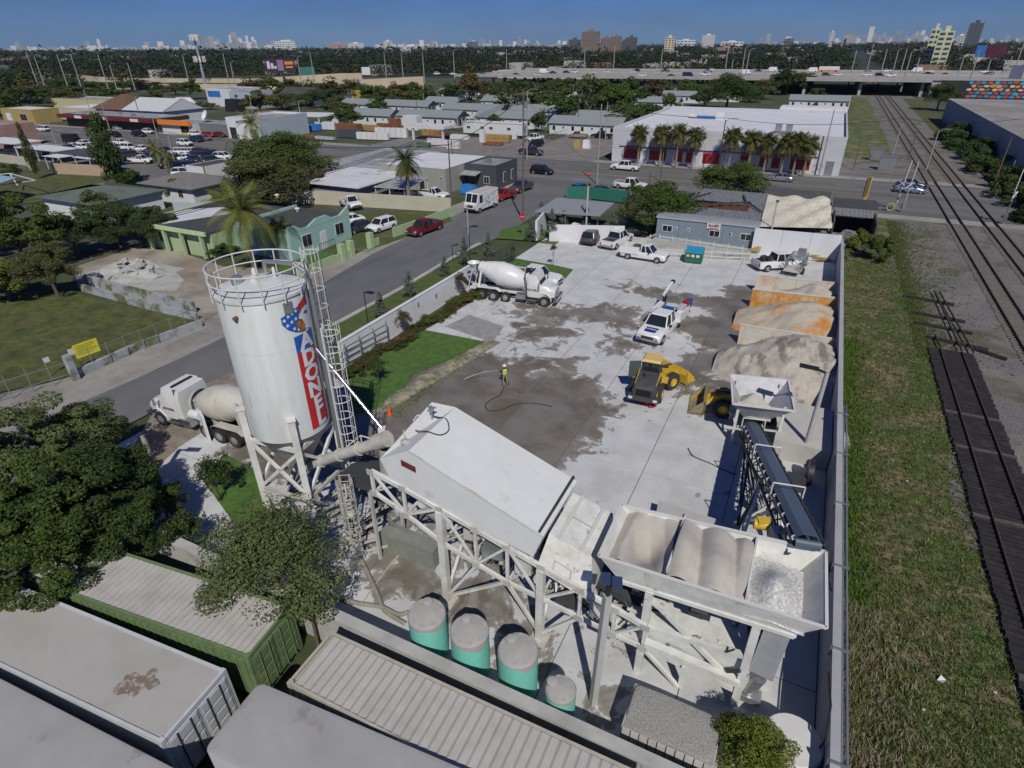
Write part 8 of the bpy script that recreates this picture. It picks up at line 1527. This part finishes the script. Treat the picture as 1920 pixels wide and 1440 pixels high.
#  BUILDERS YARD STOCK
def stock(label,px,py,s,m,n=(1,1),rz=0.0,name='pallet_stack',cat='pallet stack'):
 b=W(px,py);t=thing(name,label,cat,(b.x,b.y,0),rz)
 for i in range(n[0]):
  for j in range(n[1]):g=MB();g.box(((i-(n[0]-1)/2)*(s[0]+.12),0,.12+s[2]/2+j*(s[2]+.05)),s,random.uniform(-.04,.04));part('block',g,m,t)
 return t
RWD=mat('red_brown_lumber',(.20,.075,.04),.9,var=.3,scale=2);YWD=mat('yellow_brown_lumber',(.35,.22,.07),.9,var=.3,scale=2);TARP=mat('white_tarp',(.62,.62,.63),.6,var=.05,scale=.6,bump=.05,bscale=1.5);BTARP=mat('blue_tarp',(.03,.19,.5),.5,var=.15,bump=.05,bscale=2)
for i,(px,py,s,m,n,r)in enumerate([(590,245,(4,2.5,1.3),BTARP,(1,1),0),(612,243,(1.3,1.2,1.6),TARP,(5,1),.1),(632,240,(2.2,1.4,2.6),TARP,(1,1),.2),(655,246,(8,3,1.5),RWD,(1,1),0),(672,240,(3,1.2,.6),TARP,(1,1),0),(698,246,(1.6,1.0,.5),YWD,(4,2),0),(722,245,(1.6,1.2,.7),RWD,(3,2),0),(742,245,(3.2,2.2,2.4),RWD,(1,1),0),(660,258,(7.5,2.2,1.5),SLATE,(1,1),.1),(700,262,(1.5,1.3,1.3),TARP,(6,1),.15),(735,258,(1.5,1.3,1.8),TARP,(6,1),.2),(775,244,(5,3,3),TARP,(1,1),0),(810,255,(1.4,1.2,.8),YWD,(4,2),0),(845,258,(1.5,1.2,.6),REDP,(3,1),0),(862,262,(1.3,1.2,.9),TARP,(4,1),0),(905,268,(1.3,1.1,2.2),TARP,(1,1),0),(930,266,(4,2,.6),YWD,(2,2),.1),(925,272,(5,2.5,.3),RWD,(1,1),0),(895,253,(4.5,2.5,.3),mat('red_tarp',(.25,.04,.06),.8),(1,1),0),(590,258,(6,3,.3),RWD,(1,1),0),(610,262,(1.5,1.2,.5),LBLUE,(4,1),0),(795,278,(3.5,1.2,.9),mat('green_crate',(.06,.14,.08),.8),(1,1),0),(815,272,(1.2,1.2,1.1),TARP,(3,1),0),(835,276,(1.2,1.2,1.2),TARP,(3,1),0),(850,280,(1.1,1.0,.7),TARP,(3,2),0),(965,262,(1.2,.8,1.2),TARP,(1,1),0)]):
 s=(s[0],s[1],s[2]*1.35)
 stock('%s from the left among the stacked goods in the builders yard, %s'%(nth(i+1),{BTARP:'under a blue tarp',TARP:'wrapped in white',RWD:'red brown lumber',YWD:'yellow brown lumber'}.get(m,'coloured')),px,py,s,m,n,r)
t=thing('open_shelter','white canopied shelter on thick posts in the builders yard','shelter',(-100,150,0));b=W(810,262)
g=MB();g.box((b.x,b.y,3.4),(11,5,.8));part('roof',g,TARP,t,True)
for s in(-4.6,4.9):g=MB();g.beam((b.x+s,b.y-2,0),(b.x+s,b.y-2,3),.5);part('post',g,OFFW,t,True)
railfence('mesh_fence','chain link fence with white sheeting before the builders yard',W(640,282).xy,W(860,288).xy,1.9,3,20,GALV);railfence('mesh_fence','mesh fence with small notices by the builders yard gate',W(925,285).xy,W(1000,268).xy,1.9,2,8,GALV);railfence('mesh_fence','mesh gate standing open beside the white panel',W(1020,270).xy,W(1062,258).xy,2.3,3,5,GALV,'gate')
for(lab,px,py,s,m)in(('yellow barrel shaped machine at the roadside before the store',1083,278,(1.7,1.7,1.9),mat('machine_ochre',(.35,.28,.1),.8)),('white and red compact machine beside the yellow barrel',1100,278,(1.8,1.6,2.0),PW),('blue covered skip beside the step van',880,362,(2.6,2.0,1.4),BTARP),('two cream mattresses leaning on the workshop wall',862,350,(1.8,.4,2.0),CREAMR),('black boat cover in the lot beyond the avenue',443,208,(7,5,4.5),BLACK)):
 b=W(px,py);g=MB();x,y,z=s;g.hexa([(-x/2,-y/2,0),(x/2,-y/2,0),(x/2,y/2,0),(-x/2,y/2,0)],[(-x*.42,-y*.4,z),(x*.36,-y*.4,z*.92),(x*.36,y*.4,z*.95),(-x*.42,y*.4,z)]);g.tube((-x*.3,-y*.52,.3),(-x*.3,y*.52,.3),.3,10);g.tube((x*.3,-y*.52,.3),(x*.3,y*.52,.3),.3,10);o=solo('machine' if 'machine' in lab else('skip' if 'skip' in lab else('mattress' if 'mattr' in lab else 'covered_boat')),g,m,lab,'machine' if 'machine' in lab else lab.split()[2]);o.location=(b.x,b.y,0)
b=W(352,205);t=thing('motor_yacht','white motor boat parked on land behind the orange shop','boat',(b.x,b.y,0));g=MB();g.side([(-7,1),(-7,2.6),(6,3.0),(8.5,3.2),(5,.8)],-1.8,1.8);part('hull',g,PW,t);g=MB();g.side([(-5,2.8),(-4,4.6),(1.5,4.6),(4,3)],-1.3,1.3);part('cabin',g,PW,t)
t=thing('satellite_dish','large white satellite dish on the orange shop roof','satellite dish',(-168,134,3.2));g=MB();g.lathe([(0,0),(.9,.15),(1.5,.5)],20,(0,0,1.6),(-.3,-1,.6));g.beam((0,.2,0),(0,.2,1.7),.15);part('dish',g,PW,t)
#  YARD OBJECTS
t=thing('dumpster','green dumpster with blue plastic lids before the trailer ramp','dumpster',(*W(1300,492).xy,.035),R_(3));DG=mat('dumpster_green',(.02,.13,.08),.6,var=.15,col2=(.2,.24,.2),mix=.25,scale2=2)
g=MB();g.hexa([(-.95,-.65,.12),(.95,-.65,.12),(.95,.65,.12),(-.95,.65,.12)],[(-1.0,-.8,1.25),(1.0,-.8,1.25),(1.0,.8,1.55),(-1.0,.8,1.55)]);part('body',g,DG,t)
for s in(-.5,.5):g=MB();g.hexa([(s-.5,-.85,1.27),(s+.49,-.85,1.27),(s+.49,.85,1.57),(s-.5,.85,1.57)],[(s-.5,-.85,1.34),(s+.49,-.85,1.34),(s+.49,.85,1.64),(s-.5,.85,1.64)]);part('lid',g,mat('lid_blue',(.03,.27,.45),.5,var=.06),t)
for k,c_ in enumerate((YELLOWP,TRIM,TRIM)):g=MB();g.bb(-.8+k*.55,-.45+k*.55,-.8,-.77,.8,1.1);part('sticker',g,c_,t)
t=thing('traffic_cone','orange traffic cone at the lawn edge beside the plant','cone',(*W(731,778).xy,.035));CO=mat('cone_orange',(.7,.12,.03),.6,var=.05);g=MB();g.lathe([(.15,.03),(.03,.72),(0,.73)],16);part('body',g,CO,t);g=MB();g.bb(-.2,.2,-.2,.2,0,.04);part('base',g,CO,t)
g=MB();pts=wp([(1000,1),(1,1)])if False else None
o=bpy.data.objects.new('swept_sand',mound('swept_sand',-22.95,33.6,7.2,.75,.26,mat('swept_sand_pale',(.29,.265,.20),.95,var=.35,scale=4,bump=.04,bscale=7,col2=(.12,.14,.06),mix=.45,scale2=1.5),n=60,seed=9,z0=.05,rough=.7,pw=.6,rot=R_(81)));COL.objects.link(o);tag(o,'low bank of swept sand along the edge of the yard lawn','sand')
c=W(962,520,.1)
t=thing('water_tank','pale round tank and pump standing by the dark suv','tank',(*W(1075,442).xy,.03));g=MB();g.tube((0,0,.9),(.6,-.3,.9),.85,20);part('drum',g,TRIM,t);g=MB();g.box((1.9,-.2,.7),(1.4,.9,1.3));part('pump_box',g,LBLUE,t)
t=thing('barrier_trailer','trailer of pale steel frames standing by the rear wall','trailer',(*W(1488,512).xy,.03),R_(80));g=MB();g.box((0,0,.6),(3.4,1.7,.12));part('bed',g,DUSTY,t)
for k in range(9):g=MB();x=-1.6+k*.4;g.path([(x,-.8,.6),(x+.2,-.8,1.9),(x+.2,.8,1.9),(x,.8,.6)],.035);part('frame',g,GALV,t)
g=MB();g.path([(-1.6,-1.0,1.8),(1.9,-1.0,.7)],.05);g.box((2.2,0,1.7),(.7,.8,.9));part('winch',g,GALV,t)
for s in(-.9,.9):g=MB();g.tube((0,s-.1,.35),(0,s+.1,.35),.35,12);part('wheel',g,TYRE,t)
t=thing('bin','dark green bin by the rear corner of the yard','bin',(*W(1556,488).xy,.03));g=MB();g.box((0,0,.6),(1.3,1.0,1.1));part('body',g,DG,t);g=MB();g.box((0,0,1.2),(1.4,1.1,.1),.1);part('lid',g,mat('dark_green_lid',(.01,.12,.09),.5),t)
g=MB();b=W(1545,492)
for k in range(8):g.box((b.x+random.uniform(-1,.2),b.y+random.uniform(-.6,.6),.2+k*.06),(1.5,.12,.08),random.uniform(-.4,.4))
tag(solo('timber_offcuts',g,YWD,'few timber offcuts beside the dark green bin','timber'),kind='stuff')
b=W(1412,478);g=MB();
for k in range(6):g.tube((b.x+.2*k-.5,b.y,.4),(b.x+.2*k-.5,b.y+.3,.5+.1*k),.2,8)
solo('yellow_machine',g,mat('ochre_machine',(.34,.25,.1),.8),'small ochre machine at the end of the ramp railing','machine')
t=thing('electrical_panel','dark hose reel and pump heaped against the long wall near the ramp platform','pump',(3.2,31.5,.03));g=MB();g.lathe([(.3,0),(.75,.02),(.75,.3),(.3,.32)],18,(0,0,.75),(1,0,0));part('reel',g,BLACK,t);g=MB();g.box((-.5,-.8,.4),(1.0,.8,.7));part('pump',g,DARKST,t)
g=MB();g.lathe([(0,0),(.95,0),(.95,1.5),(.9,1.55),(0,1.6)],26,(3.4,14.4,.03));solo('water_tank',g,TRIM,'round white tank in the bottom right corner by the wall','tank')
b=W(247,510);o=heap('rubble_heap','grey heap of broken concrete on the dirt lot','rubble',b.x,b.y,4.6,3.4,1.3,CONC,seed=4,rough=.2,z0=0)
for k in range(26):
 a,r=random.uniform(0,6.28),random.uniform(.3,3.6);g=MB();g.box((0,0,0),(random.uniform(.6,1.5),random.uniform(.4,1.0),random.uniform(.12,.3)));q=link('broken_slab',g,CONC,o);q.location=(b.x+r*math.cos(a)*1.1,b.y+r*math.sin(a)*.8,.15+1.25*max(0,1-r/3.6));q.rotation_euler=(random.uniform(-.5,.5),random.uniform(-.5,.5),random.uniform(0,3))
LW=mat('ivy_stained_wall',(.34,.36,.39),.9,var=.15,scale=1.5,col2=(.12,.14,.06),mix=.46,scale2=.6,soft=.06)
A_,B_,C_,D_=W(155,545),W(300,585),W(372,600),W(385,607)
wallseg('lot_wall','ivy stained wall between the vacant lawn and the dirt lot',[A_.xy,B_.xy,C_.xy],.75,LW,.22);g=MB();a,b_=W(165,533),W(368,587);g.beam(a+Vector((0,0,.55)),b_+Vector((0,0,.55)),.22,1.1);solo('lot_wall',g,LW,'taller rear face of the ivy stained lot wall','wall')
wallseg('lot_wall','low white mottled wall along the pavement of the vacant lot',[W(379,612).xy,W(262,655).xy,W(142,710).xy],.65,LW,.3)
b=W(143,712);g=MB();g.box((b.x,b.y,1.0),(.45,.45,2.2));solo('gate_pillar',g,LW,'white mottled pillar at the end of the low pavement wall','pillar')
fr_=railfence('mesh_fence','mesh fence standing on the low white mottled wall',W(377,611).xy,W(146,708).xy,1.75,1,9,GALV,pr=.03,rs=.025);railfence('mesh_fence','mesh gate at the far left of the vacant lawn',W(140,712).xy,W(-60,775).xy,1.9,2,6,GALV,'gate',pr=.03,rs=.025)
g=MB()
for k in range(46):x,y=random.uniform(5,14),12+60*random.random()**1.5;s=random.uniform(.03,.085);g.add([(x-s,y,.08),(x,y-s,.1),(x+s*.8,y,.14),(x,y+s,.1)],[(0,1,2,3)])
tag(solo('litter',g,TRIM,'scattered scraps of white litter on the verge','litter'),kind='stuff')
g=MB();b=W(1440+325,1280);g.add([(b.x-.16,b.y,.05),(b.x,b.y-.14,.16),(b.x+.14,b.y+.1,.12),(b.x-.05,b.y+.2,.2)],[(0,1,2),(0,2,3)]);solo('plastic_sheet',g,TRIM,'crumpled white plastic sheet on the near verge','litter')
heap('sand_drift','small cream drift of sand spilled over the long wall','sand',5.1,37.0,.7,1.5,.5,SAND,seed=12,z0=-.05);heap('sand_drift','narrow rust coloured spill outside the bunkers','sand',4.95,48.6,.35,2.4,.35,ORNG,seed=13,z0=-.05)
#  WORKER WITH HOSE
fp=W(947,724);t=thing('person','worker in a white helmet and yellow vest hosing down the yard','person',(fp.x,fp.y,.035),R_(150))
def skinned(name,pts,edges,rad,m,root=0,lv=2):
 me=bpy.data.meshes.new(name);me.from_pydata(pts,edges,[]);o=bpy.data.objects.new(name,me);COL.objects.link(o);me.materials.append(m)
 s=o.modifiers.new('skin','SKIN');s.use_smooth_shade=True;sv=me.skin_vertices[0].data if me.skin_vertices else None
 if sv is None:
  bpy.context.view_layer.objects.active=o;me.skin_vertices
 for i,r in enumerate(rad):me.skin_vertices[0].data[i].radius=(r,r);me.skin_vertices[0].data[i].use_root=(i==root)
 u=o.modifiers.new('sub','SUBSURF');u.levels=lv;u.render_levels=lv;return o
TROU=mat('khaki_trousers',(.28,.21,.13),.9,var=.1,world=False);SHIRT=mat('black_shirt',(.02,.02,.022),.8,world=False);VEST=mat('hi_vis_vest',(.42,.58,.05),.6,var=.05,world=False);SKIN=mat('skin',(.22,.12,.08),.6,var=.05,world=False)
P_=[(0,0,.92),(.01,0,1.12),(.03,0,1.36),(.04,0,1.50),(.06,0,1.62),(.0,.10,.88),(.06,.13,.48),(-.02,.15,.07),(.12,.16,.04),(0,-.10,.88),(-.06,-.13,.48),(-.14,-.14,.07),(.0,-.15,.04),(.03,.19,1.40),(.08,.26,1.14),(.32,.18,1.08),(.42,.14,1.10),(.03,-.19,1.40),(.06,-.27,1.13),(.30,-.14,1.02),(.40,-.06,1.06)]
E_=[(0,1),(1,2),(2,3),(3,4),(0,5),(5,6),(6,7),(7,8),(0,9),(9,10),(10,11),(11,12),(2,13),(13,14),(14,15),(15,16),(2,17),(17,18),(18,19),(19,20)]
Rr=[.135,.125,.145,.055,.09,.09,.065,.05,.04,.09,.065,.05,.04,.065,.05,.038,.035,.065,.05,.038,.035]
body=skinned('body',P_,E_,Rr,SHIRT,0);body.parent=t
dg=bpy.context.evaluated_depsgraph_get();bpy.context.view_layer.update();me=bpy.data.meshes.new_from_object(body.evaluated_get(bpy.context.evaluated_depsgraph_get()));body.modifiers.clear();body.data=me
me.materials.clear()
for m_ in(SHIRT,TROU,SKIN):me.materials.append(m_)
for p in me.polygons:z=p.center.z;p.material_index=1 if z<.98 and z>.1 else(2 if z>1.5 or p.center.x>.33 else 0)
g=MB();g.lathe([(.165,1.0),(.17,1.15),(.185,1.36),(.12,1.45)],18);v_=link('vest',g,VEST,t);v_.scale=(.95,1.15,1);v_.location.x=.02
for z in(1.1,1.25):g=MB();g.lathe([(.19,z),(.192,z+.04)],18);w_=link('reflective_band',g,TRIM,v_)
g=MB();g.lathe([(.165,1.66),(.125,1.675),(.12,1.72),(.09,1.78),(0,1.805)],18,(.05,0,0));link('helmet',g,PW,t)
g=MB();g.tube((.28,-.05,1.05),(.78,.05,.98),.022,8);link('hose_nozzle',g,BLACK,t)
g=MB();g.path([(.28,-.05,1.05),(.15,-.2,.8),(.05,-.3,.3),(-.1,-.3,.05)],.025);solo_h=link('hose_end',g,BLACK,t)
for s in(.15,-.14):g=MB();g.box((.04 if s>0 else-.08,s,.045),(.27,.1,.09));link('boot',g,mat('tan_boot',(.14,.09,.05),.8),t)
jt=W(870,712);g=MB();a_=Vector((fp.x+.75*math.cos(R_(150)),fp.y+.75*math.sin(R_(150)),1.0));n=8
P2=[a_.lerp(Vector((jt.x,jt.y,.05)),k/n)+Vector((0,0,.35*math.sin(math.pi*k/n)*.5))for k in range(n+1)]
for k in range(n):g.tube(P2[k],P2[k+1],.012+.006*k,6,.012+.006*(k+1),cap=False)
wm=mat('water_spray',(.6,.62,.63),.3,var=.1);wm.node_tree.nodes['Principled BSDF'].inputs['Alpha'].default_value=.28;solo('water_jet',g,wm,'thin white water jet from the worker hose to the lawn edge','water jet')
#  WIRES
def wire(label,a,b,sag,n=1,gap=.5):
 t=thing('power_line',label,'wire',tuple(a));a,b=Vector(a),Vector(b);d=(b-a).normalized();s=Vector((-d.y,d.x,0))*gap
 for k in range(n):
  o_=s*(k-(n-1)/2);P=[a.lerp(b,u)+o_-Vector((0,0,4*sag*u*(1-u)))for u in np.linspace(0,1,15)];g=MB();g.path(P,.022,4);part('conductor',g,BLACK,t,True)
p0=W(981,415);p0.z=16.4;p1=W(848,400);p1.z=9.8;q0=W(318,330);q0.z=8.5;q1=W(988,300);q1.z=15;q2=W(567,238);q2.z=11;q3=W(1345,325);q3.z=10;q4=W(1668,310);q4.z=9;q5=W(1861,352);q5.z=11
wire('three power lines sagging from the tall corner pole down the side street',p0,(-40,20,12),1.2,3);wire('power lines from the tall corner pole to the pole by the step van',p0,p1,.6,2);wire('power lines running left over the used car lot',p1,q0,1.5,2)
wire('power lines over the avenue left of the concrete lamp pole',q1,q2,2.2,3);wire('power lines over the avenue in front of the store',q1,q3,1.5,2);wire('power lines across the rails beside the avenue',q3,q4,1.2,2);wire('power lines from the rails to the warehouse corner',q4,q5,.8,2);wire('service drop from the corner pole to the office trailer',p0,(-14,76,3.6),2.0,1)
#  AIR
g=MB();g.bb(-12000,12000,-2000,16000,-1.3,420);hz=MB
hm=bpy.data.materials.new('thin_air');hm.use_nodes=True;N=hm.node_tree.nodes;N.remove(N['Principled BSDF']);pv=N.new('ShaderNodeVolumePrincipled')
pv.inputs['Color'].default_value=(.60,.76,.97,1);pv.inputs['Density'].default_value=.000035;hm.node_tree.links.new(pv.outputs[0],N['Material Output'].inputs['Volume'])
tag(link('haze',g,hm),kind='stuff')
